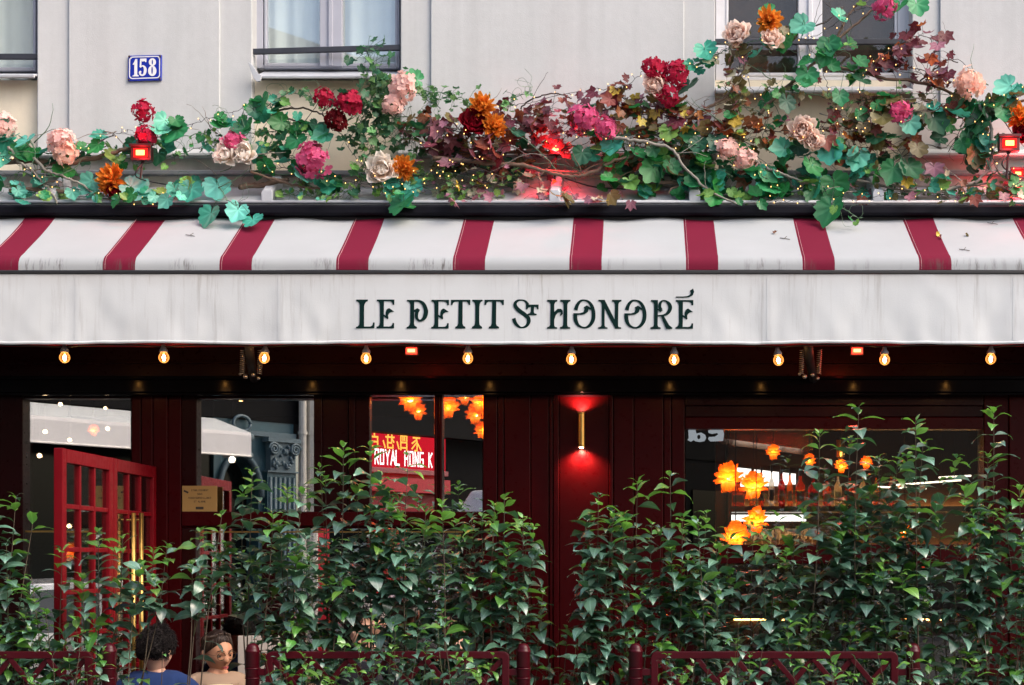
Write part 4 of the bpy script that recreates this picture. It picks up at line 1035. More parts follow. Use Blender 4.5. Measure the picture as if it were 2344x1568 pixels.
glyph(4.985, [[(.3,1.0),(.7,1.08)],[(.0,.82),(1,.82)],[(.5,1.0),(.5,.6)],[(.2,.55),(.2,0),(.8,0),(.8,.55),(.2,.55)],[(.2,.28),(.8,.28)]])
glyph(5.245, [[(.0,.35),(.16,.0)],[(.02,.9),(.14,.8)],[(.3,.85),(1,.85)],[(.45,1),(.45,.6)],[(.8,1),(.8,.6)],[(.25,.6),(1,.6)],[(.4,.55),(.4,.0),(.9,.0),(.9,.14)],[(.42,.28),(.78,.28),(.78,.5)],[(.82,.5),(.98,.34)]])
glyph(5.50, [[(.0,.35),(.16,.0)],[(.02,.9),(.14,.8)],[(.25,.95),(1,.95)],[(.35,.75),(.35,-.05)],[(.35,.75),(.92,.75),(.92,-.05)],[(.37,.36),(.9,.36)],[(.37,.05),(.9,.05)],[(.55,.95),(.55,.5)],[(.72,.95),(.72,.5)]])
glyph(5.765, [[(.1,.95),(.1,.82),(.95,.82),(.95,.95)],[(.2,.68),(.8,.68)],[(.1,.36),(.48,.55)],[(.08,.05),(.52,.40)],[(.5,.62),(.58,.4),(.56,-.05),(.36,-.06)],[(.6,.38),(.95,.0)]])
cn.build("sign_lettering", M_SIGNY, ob, fix=False)
# pale awning of the neighbouring cafe
oa = thing("street_awning", "plain pale awning across the street, reflected in the left window", "awning", S(0, .5, 2.9), GSTR)
m = omb(); m.profile([(.02, 3.42), (.75, 3.20), (.75, 3.17), (.02, 3.38)], -6, 2.54); m.build("slope", M_OAWNT, oa)
m = omb(); m.profile([(.752, 3.20), (.762, 3.16), (.762, 2.915), (.745, 2.915), (.742, 3.165)], -6, 2.54); m.build("valance", M_OAWN, oa)
m = omb(); m.tube([(-6, .757, 2.915), (2.54, .757, 2.915)], .014, 6); m.build("hem", M_OAWN, oa, smooth=True)
m = omb(); m.prism([(2.535, 2.915), (2.55, 2.915), (2.55, 3.18), (2.535, 3.18)], .2, .74); m.build("side_flap", M_OAWN, oa)
# white van and a pale car parked along that kerb
M_VAN = pm("white_van_paint", (0.72, 0.74, 0.76), 0.25, coat=.5, var=.04); M_TYRE = pm("tyre_rubber", (0.02, 0.02, 0.02), 0.8); M_RIM = pm("wheel_rim", (.4, .4, .42), .3, .8)
M_CARGLASS = pm("car_glass", (0.03, 0.035, 0.04), 0.05); M_TAIL = emit("tail_light", (1, .03, .04), 1.0); M_SILVER = pm("silver_car_paint", (.55, .56, .57), .25, .3, coat=.6, var=.05)
def vehicle(name, label, cat, s0, t0, prof, width, glassprof, paint, wheels, wr):
    v = thing(name, label, cat, S(s0, t0, 0))
    def loft(pr, inset0, name2, mat, bev):
        m = omb(); n = len(pr); top = max(z for x, z in pr); bot = min(z for x, z in pr)
        def side(sg):
            return [(s0 + x, t0 + sg * (width / 2 - inset0 * max(0, (z - .9)) ), z) for x, z in pr]
        a, b = side(-1), side(1)
        tri = [tuple(t) for t in tessellate_polygon([[Vector((x, z, 0)) for x, z in pr]])]
        m.add(a + b, [(i, (i+1) % n, n+(i+1) % n, n+i) for i in range(n)] + tri + [tuple(n + i for i in t) for t in tri])
        return m.build(name2, mat, v, bev=bev, seg=3)
    loft(prof, .16, "body", paint, .05)
    for gp in glassprof:
        m = omb()
        tri = [tuple(t) for t in tessellate_polygon([[Vector((x, z, 0)) for x, z in gp]])]
        for sg in (-1, 1):
            mm = [(s0 + x, t0 + sg * (width / 2 - .16 * max(0, z - .9) + .004), z) for x, z in gp]; m.add(mm, tri)
        m.build("side_window", M_CARGLASS, v, fix=False)
    for wx in wheels:
        for sg in (-1, 1):
            m = omb(); c = (s0 + wx, t0 + sg * (width / 2 - .08), wr)
            pts = [(c[0], c[1] - .10, c[2]), (c[0], c[1] + .10, c[2])]; m.tube(pts, wr, 20); w = m.build("wheel", M_TYRE, v, bev=.02)
            m = omb(); m.tube([(c[0], c[1] - .105, c[2]), (c[0], c[1] + .105, c[2])], wr * .6, 14); m.build("rim", M_RIM, w)
    return v
van = vehicle("delivery_van", "white delivery van parked across the street, seen as a reflection", "van", 4.05, 1.95, [(0,.35),(0,1.0),(.25,1.15),(.9,1.35),(1.5,2.25),(1.75,2.6),(4.2,2.7),(4.45,2.6),(4.5,.35)], 1.95,
        [[(.95,1.35),(1.52,2.2),(1.6,2.2),(1.6,1.35)],[(1.75,1.35),(1.75,2.2),(2.6,2.2),(2.6,1.35)]], M_VAN, (.85, 3.6), .34)
m = omb(); m.add([(4.05 + .93, 1.95 - .8, 1.40), (4.05 + .93, 1.95 + .8, 1.40), (4.05 + 1.47, 1.95 + .72, 2.24), (4.05 + 1.47, 1.95 - .72, 2.24)], [(0, 1, 2, 3)]); m.build("windscreen", M_CARGLASS, van, fix=False)
car = vehicle("parked_car", "silver car parked across the street, seen as a reflection in the left window", "car", -3.5, 2.6, [(0,.3),(0,.75),(.15,.85),(1.05,.98),(1.7,1.42),(3.1,1.46),(3.9,1.05),(4.15,.95),(4.2,.3)], 1.75,
        [[(1.2,.98),(1.75,1.36),(2.35,1.38),(2.35,.98)],[(2.42,.98),(2.42,1.38),(3.05,1.38),(3.6,1.0)]], M_SILVER, (.8, 3.4), .31)
m = omb(); m.box(-3.5 + 4.195, -3.5 + 4.215, 2.6 - .8, 2.6 - .5, .72, .88); m.build("tail_light", M_TAIL, car); m = omb(); m.box(-3.5 + 4.195, -3.5 + 4.215, 2.6 + .5, 2.6 + .8, .72, .88); m.build("tail_light", M_TAIL, car)
# ------------------------------------------------------------------ artificial flower garland on the zinc roof
RG = random.Random(77)
def leaf_mat(name, col, trans=0.25, tcol=None, rough=0.45, var=0.30, hue=0.02):
    m, nt, out = new_mat(name)
    v = coords(nt); f = noise_tex(nt, v, 22, 4)
    c = mixrgb(nt, f, tuple(k * .68 for k in col), tuple(min(1, k * 1.30) for k in col))
    # paler main veins fanning out from the stalk (radial pattern of the leaf itself)
    at = N(nt, "ShaderNodeAttribute"); at.attribute_name = "vein"
    c = mixrgb(nt, ramp(nt, at.outputs["Fac"], [(0.60, 0.0), (1.0, 0.65)]), c, tuple(min(1, k * 1.6 + .04) for k in col))
    oi = N(nt, "ShaderNodeObjectInfo"); hs = N(nt, "ShaderNodeHueSaturation"); nt.links.new(c, hs.inputs["Color"])
    mr = N(nt, "ShaderNodeMapRange"); nt.links.new(oi.outputs["Random"], mr.inputs[0]); mr.inputs[3].default_value = 1 - var; mr.inputs[4].default_value = 1 + var
    nt.links.new(mr.outputs[0], hs.inputs["Value"])
    mm = N(nt, "ShaderNodeMath", operation='MULTIPLY'); nt.links.new(oi.outputs["Random"], mm.inputs[0]); mm.inputs[1].default_value = 7.31
    fr = N(nt, "ShaderNodeMath", operation='FRACT'); nt.links.new(mm.outputs[0], fr.inputs[0])
    mh = N(nt, "ShaderNodeMapRange"); nt.links.new(fr.outputs[0], mh.inputs[0]); mh.inputs[3].default_value = .5 - hue; mh.inputs[4].default_value = .5 + hue
    nt.links.new(mh.outputs[0], hs.inputs["Hue"])
    p = N(nt, "ShaderNodeBsdfPrincipled"); nt.links.new(hs.outputs[0], p.inputs["Base Color"]); p.inputs["Roughness"].default_value = rough; p.inputs["Specular IOR Level"].default_value = .45
    t = N(nt, "ShaderNodeBsdfTranslucent"); tc = tcol or tuple(min(1, k * 1.8) for k in col); t.inputs[0].default_value = (*tc, 1)
    mx = N(nt, "ShaderNodeMixShader"); mx.inputs[0].default_value = trans
    nt.links.new(p.outputs[0], mx.inputs[1]); nt.links.new(t.outputs[0], mx.inputs[2]); nt.links.new(mx.outputs[0], out.inputs[0])
    return m
LM = {'teal': leaf_mat("teal_silk_leaf", (.040, .30, .21)), 'tealpale': leaf_mat("pale_teal_silk_leaf", (.10, .40, .31)), 'green': leaf_mat("green_silk_leaf", (.020, .19, .055)),
      'dark': leaf_mat("dark_green_silk_leaf", (.012, .085, .04)), 'lime': leaf_mat("lime_silk_leaf", (.16, .34, .07)), 'burg': leaf_mat("burgundy_silk_leaf", (.11, .018, .026), hue=.015),
      'mauve': leaf_mat("mauve_silk_leaf", (.27, .11, .15)), 'brown': leaf_mat("russet_silk_leaf", (.17, .045, .02)), 'olive': leaf_mat("olive_silk_leaf", (.13, .105, .035)), 'orange': leaf_mat("orange_silk_leaf", (.46, .13, .025)),
      'yellow': leaf_mat("yellow_silk_leaf", (.52, .38, .05)), 'cream': leaf_mat("cream_silk_leaf", (.48, .46, .34)), 'ivy': leaf_mat("ivy_silk_leaf", (.035, .125, .05)), 'ivyl': leaf_mat("light_ivy_silk_leaf", (.11, .24, .08))}
OUT = {'grape': [(0,1.16),(11,.92),(28,.82),(45,.90),(66,.70),(88,.76),(114,.62),(138,.62),(160,.50),(172,.28),(180,.03)],
       'maple': [(0,1.0),(24,.52),(46,.92),(70,.50),(98,.72),(128,.45),(155,.42),(180,.05)],
       'ivy': [(0,1.0),(28,.50),(56,.80),(82,.46),(115,.56),(150,.40),(180,.05)]}
def leaf_shape(kind, mat, k):
    tab = OUT[kind]; n = {'grape': 32, 'maple': 24, 'ivy': 20}[kind]; r0 = random.Random(k * 31 + len(kind))
    vs = [(0, 0, 0)]; vein = [1.0]; cup = r0.uniform(.20, .80); twist = r0.uniform(-.45, .45); droop = r0.uniform(.10, .75)
    for ring in (.5, 1.0):
        for i in range(n):
            th = 360 * i / n; a = min(th, 360 - th)
            for (a0, q0), (a1, q1) in zip(tab[:-1], tab[1:]):
                if a0 <= a <= a1: q = lerp(q0, q1, (a - a0) / (a1 - a0)); break
            if ring == 1.0 and kind != 'ivy': q *= 1 + (.055 if i % 2 else -.045)
            q *= ring * (1 + (r0.uniform(-.05, .05) if ring == 1 else 0))
            t = radians(th); x = q * sin(t); z = q * cos(t) 
            va = abs(cos(t * 3.6)) if kind == 'grape' else abs(cos(t * 3.55))
            y = -(cup * (x * x) * .9) + twist * x * z * .8 - droop * max(0, z) ** 2 * .5 + .10 * (1 - va) * q * (1 if ring == .5 else .6) * -1
            vs.append((x, y, z)); vein.append(va if ring == .5 else va * .6)
    fs = [(0, 1 + (i + 1) % n, 1 + i) for i in range(n)]
    for i in range(n): j = (i + 1) % n; fs.append((1 + i, 1 + j, 1 + n + j, 1 + n + i))
    me = bpy.data.meshes.new("leaf"); me.from_pydata(vs, [], fs); me.materials.append(LM[mat])
    at = me.attributes.new("vein", 'FLOAT', 'POINT'); at.data.foreach_set("value", vein)
    me.polygons.foreach_set("use_smooth", [True] * len(me.polygons)); me.update(); return me
_lc = {}
def leaf_get(kind, mat):
    k = RG.randrange(4); key = (kind, mat, k)
    if key not in _lc: _lc[key] = leaf_shape(kind, mat, k)
    return _lc[key]
SHAPE = {'teal': 'grape', 'tealpale': 'grape', 'green': 'grape', 'dark': 'grape', 'lime': 'grape', 'burg': 'maple', 'mauve': 'maple', 'brown': 'maple', 'olive': 'grape', 'orange': 'maple', 'yellow': 'maple', 'cream': 'maple', 'ivy': 'ivy', 'ivyl': 'ivy'}
def put_leaf(parent, c, mat, size, roll=None, tilt=None, kind=None):
    """size = metres across; the blade faces the street, its tip hangs down with a random roll"""
    o = bpy.data.objects.new("leaf", leaf_get(kind or SHAPE[mat], mat)); o.parent = parent; COL.objects.link(o)
    o.location = Vector(c) - wpos(parent)
    roll = RG.gauss(0, 50) if roll is None else roll
    tx, tz = tilt if tilt else (RG.gauss(-26, 32), RG.gauss(0, 42))
    # mesh: tip +Z, face -Y.  turn so the tip points down, then roll in the view plane, then tilt
    q = Quaternion((0, 0, 1), radians(tz)) @ Quaternion((1, 0, 0), radians(tx)) @ Quaternion((0, 1, 0), radians(180 + roll))
    o.rotation_euler = q.to_euler(); s = size / 1.45; o.scale = (s * RG.uniform(.88, 1.1), s, s)
    return o
PXM = (D0 - .25) / F                          # metres per picture unit at the garland
M_BARK = pm("brown_bark", (.16, .105, .075), .85, var=.5, scale=40, bump=.5, bscale=90); M_TWIG = pm("grey_twig", (.25, .23, .20), .8, var=.4, scale=40, bump=.4, bscale=120)
M_VSTEM = pm("green_vine_stem", (.09, .17, .10), .6, var=.4, scale=30); M_DTWIG = pm("dark_twig", (.05, .035, .03), .8, var=.4, scale=30)
def gpath(pts, y, per=6, jit=0.0):
    q = []
    for i, p in enumerate(pts):
        yy = p[2] if len(p) > 2 else y
        q.append(P(p[0], p[1], yy))
    c = catmull(q, per)
    if jit: c = [v + Vector((RG.gauss(0, jit), RG.gauss(0, jit), RG.gauss(0, jit))) for v in c]
    return c
def vine(label, paths, nleaf, mats, size, spread, y=-.22, stem=M_VSTEM, sr=.0032, explicit=(), name="garland_vine", cat="vine", ysp=.07, tendrils=5):
    """a leafy artificial vine: stems, each leaf an object of its own"""
    c0 = P(*paths[0][0][:2], y); t = thing(name, label, cat, c0, "vines of the flower garland")
    allp = []
    for p in paths:
        c = gpath(p, y, 8, .004); allp.append(c)
        MB().tube(c, [sr * (1 - .5 * i / len(c)) for i in range(len(c))], 5).build("stem", stem, t, smooth=True)
    lens = [sum((b - a).length for a, b in zip(c[:-1], c[1:])) for c in allp]; tot = sum(lens)
    ms = [m for m, w in mats for _ in range(w)]
    stalks = MB()
    for k in range(min(290, int(nleaf * 1.15))):
        u = RG.uniform(0, tot)
        for c, l in zip(allp, lens):
            if u <= l: break
            u -= l
        i = min(len(c) - 1, int(u / l * (len(c) - 1))); b = c[i]
        off = Vector((RG.gauss(0, spread * PXM * .55), RG.uniform(-ysp, ysp * .7), RG.gauss(0, spread * PXM * .55)))
        p = b + off; p.y = min(p.y, -.035)
        if p.z < H(462, -.2) and p.y > YB - .05: p.y = YB - .06 - RG.uniform(0, .03)
        roof_z = lerp(H(463, YE), H(427, -.02), max(0, min(1, (p.y - YE) / (.25)))) if p.y > YE else -9
        if p.z < roof_z + .02: p.z = roof_z + .02 + RG.uniform(0, .03)
        put_leaf(t, p, RG.choice(ms), RG.uniform(size[0] * .78, size[1] * .95) * PXM)
        if off.length > .02: stalks.tube([b, b.lerp(p, .5) + Vector((0, 0, .01)), p], .0013, 3, False)
    for (px, py, mt, sz, *ro) in explicit:
        yy = RG.uniform(-.30, -.24) if py < 462 else YB - .075
        if py > 500: yy = YB - .10
        p = P(px, py, yy); 
        roll = ro[0] if ro else RG.gauss(0, 25)
        put_leaf(t, p + Vector((0, 0, sz * PXM * .18)), mt, sz * PXM, roll, (RG.gauss(-14, 9), RG.gauss(0, 16)))
        near = min((v for c in allp for v in c), key=lambda v: (v - p).length)
        top = p + Vector((0, 0, sz * PXM * .18))
        mid_ = near.lerp(top, .5) + Vector((0, -.03, .03)); stalks.tube(catmull([near, mid_, top], 5), .0018, 4, False)
    if stalks.v: stalks.build("leaf_stalks", stem, t, fix=False, kind="stuff")
    for k in range(tendrils):
        c = RG.choice(allp); b = c[RG.randrange(len(c))]; pts = [b]; a = RG.uniform(0, 6.28)
        for q in range(14): pts.append(pts[-1] + Vector((.013 * cos(a), RG.uniform(-.004, .004), .013 * sin(a)))); a += RG.uniform(-.3, .75)
        MB().tube(pts, .0011, 3).build("tendril", stem, t, smooth=True, fix=False)
    return t
G1 = [('teal', 5), ('tealpale', 3), ('green', 3), ('dark', 2), ('lime', 1)]; G2 = [('green', 6), ('dark', 3), ('teal', 2), ('lime', 1)]
GB = [('burg', 7), ('mauve', 3), ('brown', 3), ('olive', 1), ('dark', 1)]; GO = [('brown', 6), ('burg', 3), ('orange', 2), ('olive', 2), ('yellow', 1), ('mauve', 1), ('green', 1)]; GM = [('green', 4), ('teal', 2), ('dark', 2), ('olive', 3), ('brown', 1)]
vine("teal leaved vine along the thick branch at the left end of the garland", [[(-40, 335), (70, 350), (180, 345), (330, 335), (420, 305)], [(-30, 290), (20, 330), (70, 372)]], 26, G1, (34, 56), 30,
     explicit=[(62, 330, 'tealpale', 54, -10), (17, 282, 'tealpale', 34, 70), (405, 308, 'green', 62, 10), (378, 285, 'tealpale', 50, 30), (70, 357, 'green', 36, -30), (235, 320, 'teal', 40, 60), (225, 338, 'green', 42, 40), (362, 360, 'dark', 42, 0), (0, 365, 'tealpale', 46, 0)])
vine("low pale green vine trailing behind the black awning box at the left", [[(-40, 410), (60, 440), (180, 452), (330, 455), (440, 448)], [(60, 395), (110, 430), (140, 455)]], 60, [('teal', 3), ('tealpale', 4), ('lime', 4), ('green', 2), ('dark', 1)], (20, 40), 24,
     explicit=[(300, 440, 'tealpale', 66, -60), (340, 450, 'teal', 42, 20), (210, 425, 'tealpale', 54, 30), (150, 398, 'green', 52, 50), (270, 462, 'green', 36, 10)])
vine("vine with five large teal leaves hanging over the black box onto the left stripes", [[(390, 440), (450, 425), (500, 415)], [(500, 420), (520, 455, -.40), (540, 470, -.42)]], 6, [('teal', 2), ('tealpale', 2), ('lime', 1)], (26, 40), 16,
     explicit=[(438, 443, 'teal', 62, 5), (497, 435, 'tealpale', 62, -10), (483, 498, 'teal', 58, 10), (545, 490, 'tealpale', 56, 20), (579, 512, 'teal', 50, -25), (400, 437, 'teal', 40, 0)])
vine("dark green vine climbing towards the middle window from the left", [[(400, 318), (480, 300), (540, 275), (600, 250), (640, 236)], [(600, 262), (680, 285), (745, 292)]], 44, G2, (26, 46), 24,
     explicit=[(602, 236, 'green', 46, -20), (680, 330, 'green', 56, 0), (645, 288, 'green', 48, 80), (560, 300, 'dark', 44, 70), (565, 285, 'green', 40, 20)])
vine("vine with broad teal leaves under the pink hydrangea", [[(560, 345), (640, 350), (700, 375), (750, 420), (790, 440)], [(580, 392), (660, 400), (740, 410)]], 24, [('teal', 4), ('green', 4), ('dark', 2)], (30, 50), 26,
     explicit=[(700, 405, 'tealpale', 48, 60), (598, 345, 'teal', 44, 10), (752, 432, 'teal', 42, -10), (745, 315, 'teal', 46, 60)])
vine("small leaved ivy trailing under the middle window", [[(600, 250), (660, 215), (720, 222), (780, 236)]], 34, [('ivy', 3), ('ivyl', 2), ('tealpale', 1)], (15, 26), 16, name="garland_ivy", cat="ivy")
vine("dense dark ivy bush tumbling below the middle window's sill", [[(838, 122), (858, 165), (866, 230), (862, 300), (838, 370), (815, 445)], [(880, 190), (900, 260), (880, 330)], [(860, 200), (830, 270), (790, 330)], [(870, 300), (930, 330), (950, 300)]], 270, [('ivy', 6), ('ivyl', 2), ('dark', 1)], (17, 31), 44, name="garland_ivy", cat="ivy", tendrils=16, ysp=.11)
vine("pale ivy sprays hanging from the ivy bush down to the black box", [[(850, 340), (820, 400), (800, 458)], [(850, 380), (870, 430), (930, 455)], [(960, 400), (1010, 430), (1040, 462)]], 70, [('ivyl', 4), ('lime', 3), ('ivy', 1)], (12, 24), 20, name="garland_ivy", cat="ivy", tendrils=12)
vine("ivy strand running right from the pale pink hydrangea", [[(920, 195), (980, 210), (1040, 222), (1100, 240)], [(960, 215), (1010, 250)]], 70, [('ivy', 3), ('ivyl', 4)], (14, 26), 20, name="garland_ivy", cat="ivy",
     explicit=[(955, 190, 'green', 44, 100)])
vine("short ivy tuft sticking up against the bare wall", [[(1150, 246), (1180, 225), (1215, 205)]], 20, [('ivyl', 3), ('ivy', 1), ('cream', 1)], (13, 22), 18, name="garland_ivy", cat="ivy")
vine("single large green leaf vine hanging over the black box below the cream peony", [[(900, 415), (930, 430), (925, 455, -.38)]], 8, [('teal', 2), ('green', 1)], (30, 46), 22, explicit=[(925, 474, 'green', 70, 0), (900, 440, 'teal', 44, 30), (945, 430, 'teal', 46, -20)], tendrils=2)
vine("burgundy leaved vine in the middle of the garland", [[(950, 290), (1040, 300), (1150, 310), (1260, 285), (1340, 270), (1420, 235)], [(960, 330), (1050, 350), (1150, 340)], [(1180, 300), (1250, 260), (1350, 240)]], 200, GB, (24, 44), 42, stem=M_DTWIG, tendrils=2, ysp=.10)
vine("mauve and cream leaves trailing on the zinc below the burgundy vine", [[(1050, 418), (1120, 415), (1200, 425), (1290, 452)], [(1020, 440), (1100, 455), (1300, 462), (1440, 465)]], 42, [('mauve', 6), ('cream', 3), ('burg', 1), ('olive', 1), ('yellow', 1)], (22, 40), 22, stem=M_DTWIG, tendrils=4)
vine("russet leaved vine under the crimson hydrangeas right of centre", [[(1420, 215), (1470, 250), (1560, 270), (1660, 285), (1760, 300)], [(1400, 275), (1500, 260), (1600, 250)]], 120, GO, (22, 42), 36, stem=M_DTWIG, tendrils=2,
     explicit=[(1500, 262, 'yellow', 32, 0), (1468, 280, 'yellow', 30, 20), (1550, 285, 'burg', 44, 10), (1610, 280, 'burg', 40, -10)])
vine("broad leaved green vine along the thick boughs right of the hidden red lamp", [[(1330, 350), (1420, 345), (1500, 370), (1580, 350), (1660, 385)], [(1380, 410), (1480, 420), (1580, 410), (1680, 430)]], 56, [('green', 5), ('dark', 2), ('teal', 3), ('lime', 1), ('olive', 1)], (30, 52), 30,
     explicit=[(1402, 336, 'teal', 50, 0), (1332, 358, 'dark', 46, 20), (1494, 395, 'green', 58, 30), (1535, 385, 'green', 44, -20), (1600, 335, 'dark', 46, 10), (1640, 330, 'dark', 52, -10), (1690, 365, 'green', 56, -60), (1530, 305, 'lime', 42, 0), (1590, 320, 'green', 50, 90), (1455, 265, 'dark', 34, 0)])
vine("green and lime vine along the black box from centre to the right", [[(1560, 440), (1640, 455), (1740, 450), (1830, 430), (1880, 440)]], 34, [('green', 4), ('lime', 3), ('teal', 2)], (24, 44), 20, explicit=[(1765, 440, 'green', 54, 50), (1635, 458, 'green', 44, 20), (1700, 460, 'lime', 34, 10)])
vine("vine whose large green leaf hangs over the right red stripe", [[(1880, 405), (1905, 420), (1905, 462, -.38), (1915, 478, -.42)], [(1925, 470, -.42), (1950, 490, -.44), (1975, 500, -.44)]], 6, [('green', 3), ('lime', 2)], (16, 28), 18,
     explicit=[(1903, 488, 'green', 76, 8), (1908, 428, 'green', 66, -20), (1880, 420, 'teal', 50, 20)])
vine("green vine framing the right upper window's lower left corner", [[(1570, 165), (1640, 125), (1700, 100), (1770, 85), (1840, 70)]], 26, [('green', 3), ('teal', 4), ('olive', 2), ('cream', 1)], (28, 46), 24,
     explicit=[(1613, 120, 'teal', 52, -20), (1578, 205, 'dark', 58, 0), (1560, 160, 'green', 36, 40), (1842, 66, 'tealpale', 56, 50), (1796, 100, 'green', 46, 0), (1765, 35, 'green', 46, 60)])
vine("cream and brown leaf vine hanging at the right window's left jamb", [[(1700, 100), (1690, 170), (1680, 240), (1670, 300)]], 34, [('cream', 4), ('olive', 3), ('brown', 2), ('mauve', 2)], (22, 40), 26, stem=M_DTWIG)
vine("green vine crossing the right upper window diagonally", [[(1758, 240), (1815, 187), (1862, 144), (1905, 104), (1996, 25)], [(1900, 100), (1930, 160), (1990, 175)]], 26, [('green', 6), ('lime', 2), ('teal', 2)], (26, 44), 26,
     explicit=[(1848, 178, 'green', 56, 10), (1897, 108, 'green', 54, -10), (1890, 135, 'green', 44, 20), (2060, 22, 'green', 50, 0), (2098, 18, 'green', 50, -10), (1925, 45, 'teal', 46, 80), (1800, 238, 'dark', 44, 0), (1922, 225, 'green', 44, 0), (1975, 190, 'dark', 48, 60), (1965, 145, 'green', 40, -30), (2030, 5, 'green', 40, 20), (1788, 280, 'green', 36, 10)])
vine("burgundy and orange vine at the right upper window's right corner", [[(1990, 165), (2040, 130), (2070, 90), (2120, 85), (2150, 120)], [(2040, 150), (2110, 160), (2170, 190)]], 52, [('burg', 5), ('mauve', 2), ('orange', 2), ('brown', 2)], (24, 42), 26, stem=M_DTWIG,
     explicit=[(2000, 160, 'burg', 42, 0), (2028, 150, 'burg', 44, 20), (2060, 120, 'mauve', 42, 0), (2130, 137, 'orange', 36, 0), (2146, 110, 'mauve', 40, 0), (2170, 175, 'burg', 44, 10), (2075, 85, 'burg', 38, 0)])
vine("olive and brown leaf vine left of the rightmost red floodlight", [[(1960, 300), (2010, 250), (2080, 240), (2150, 250), (2220, 245)], [(1990, 290), (2030, 330), (2060, 360)]], 66, [('olive', 5), ('brown', 3), ('burg', 2), ('green', 2), ('mauve', 1), ('cream', 1)], (28, 46), 34, stem=M_DTWIG,
     explicit=[(2020, 275, 'olive', 52, 0), (2035, 235, 'olive', 50, 20), (2100, 345, 'olive', 44, 0), (2138, 390, 'mauve', 46, 0)])
vine("dark teal leaved vine around the rightmost red floodlight", [[(2100, 260), (2180, 245), (2250, 250), (2344, 215)], [(2250, 250), (2265, 330), (2255, 400)], [(2220, 300), (2200, 380)]], 56, [('dark', 4), ('green', 5), ('teal', 3), ('olive', 2)], (34, 56), 32,
     explicit=[(2138, 282, 'dark', 60, -20), (2198, 245, 'green', 58, 60), (2240, 285, 'dark', 54, 0), (2312, 207, 'tealpale', 58, 60), (2295, 260, 'green', 46, 0), (2232, 358, 'olive', 56, 0), (2080, 288, 'tealpale', 50, -20), (2155, 322, 'dark', 42, 80), (2330, 430, 'green', 50, 40), (2225, 325, 'green', 46, 70)])
vine("teal and green vine below the two blush peonies on the right", [[(1760, 350), (1830, 355), (1900, 345), (1960, 370), (2030, 350)], [(1700, 400), (1800, 400), (1900, 405), (2000, 400)]], 50, [('teal', 4), ('green', 5), ('dark', 2), ('brown', 2)], (30, 52), 28,
     explicit=[(1900, 350, 'teal', 60, 0), (1965, 365, 'tealpale', 58, 15), (1855, 385, 'green', 56, -10), (2080, 390, 'dark', 62, -10), (2045, 395, 'green', 56, 20), (2005, 320, 'dark', 48, 0), (1795, 350, 'teal', 50, 80), (1740, 400, 'teal', 44, 80)])
vine("russet vine with yellow leaves between the right red lamp and the blush peonies", [[(1750, 300), (1850, 300), (1920, 290), (1990, 300)], [(1900, 330), (2000, 340), (2090, 330)]], 60, GO, (20, 36), 28, stem=M_DTWIG, explicit=[(2075, 420, 'yellow', 38, 0), (1908, 265, 'burg', 40, 0)])
vine("low mixed leaf vine lying on the zinc at the right end", [[(1950, 440), (2060, 445), (2200, 425), (2344, 440)], [(2180, 462), (2280, 458), (2350, 462)]], 52, [('green', 3), ('lime', 3), ('cream', 2), ('mauve', 2), ('brown', 2), ('teal', 2)], (20, 38), 20, tendrils=8)
vine("dark red and olive leaves close against the wall behind the dahlias", [[(1000, 300), (1100, 330), (1200, 350), (1300, 340)], [(1000, 370), (1120, 385), (1220, 390)]], 90, [('burg', 4), ('brown', 3), ('olive', 3), ('dark', 3)], (24, 42), 34, y=-.12, stem=M_DTWIG, tendrils=0, ysp=.05)
vine("green and brown leaves close against the wall right of centre", [[(1380, 320), (1500, 340), (1640, 330), (1760, 340)], [(1400, 400), (1600, 400), (1800, 410)]], 90, [('dark', 4), ('green', 4), ('brown', 3), ('olive', 2), ('burg', 1)], (26, 46), 32, y=-.12, tendrils=0, ysp=.05)

# fine sprays and small leaved trails that thicken the tangle
SP = [('ivyl', 4), ('lime', 2), ('ivy', 3), ('green', 1)]
vine("fine green spray over the two pink hydrangeas left of the ivy bush", [[(480, 330), (560, 310), (640, 300), (720, 310)], [(600, 330), (660, 360), (730, 350)]], 80, SP, (12, 24), 24, name="garland_ivy", cat="ivy", tendrils=10)
vine("feathery pale trail along the black box below the pink hydrangea", [[(620, 440), (700, 448), (790, 458)], [(690, 420), (760, 440)]], 46, [('ivyl', 4), ('lime', 4), ('tealpale', 1)], (10, 20), 16, name="garland_ivy", cat="ivy", tendrils=12)
vine("small leaved trail under the left crimson hydrangeas", [[(250, 345), (330, 372), (420, 350), (500, 320)], [(40, 395), (120, 385), (200, 400)]], 60, SP, (12, 24), 22, name="garland_ivy", cat="ivy", tendrils=10)
vine("fine green tangle between the cream peony and the red glow", [[(940, 405), (1020, 395), (1100, 405), (1190, 400)], [(960, 430), (1060, 440), (1160, 438)]], 70, [('ivyl', 4), ('lime', 3), ('cream', 2), ('mauve', 1)], (10, 22), 20, name="garland_ivy", cat="ivy", tendrils=14)
vine("fine leaved trail through the russet vine right of centre", [[(1420, 300), (1500, 310), (1600, 300), (1720, 320)], [(1660, 200), (1700, 240), (1760, 270)]], 70, [('ivyl', 3), ('olive', 3), ('brown', 2), ('lime', 1)], (12, 24), 26, name="garland_ivy", cat="ivy", tendrils=12)
vine("fine leaved trail along the zinc at the right", [[(1700, 445), (1850, 440), (2000, 435), (2150, 445), (2340, 452)], [(1960, 380), (2060, 400), (2160, 400)]], 80, [('ivyl', 4), ('lime', 2), ('olive', 2), ('green', 2)], (11, 24), 20, name="garland_ivy", cat="ivy", tendrils=16)
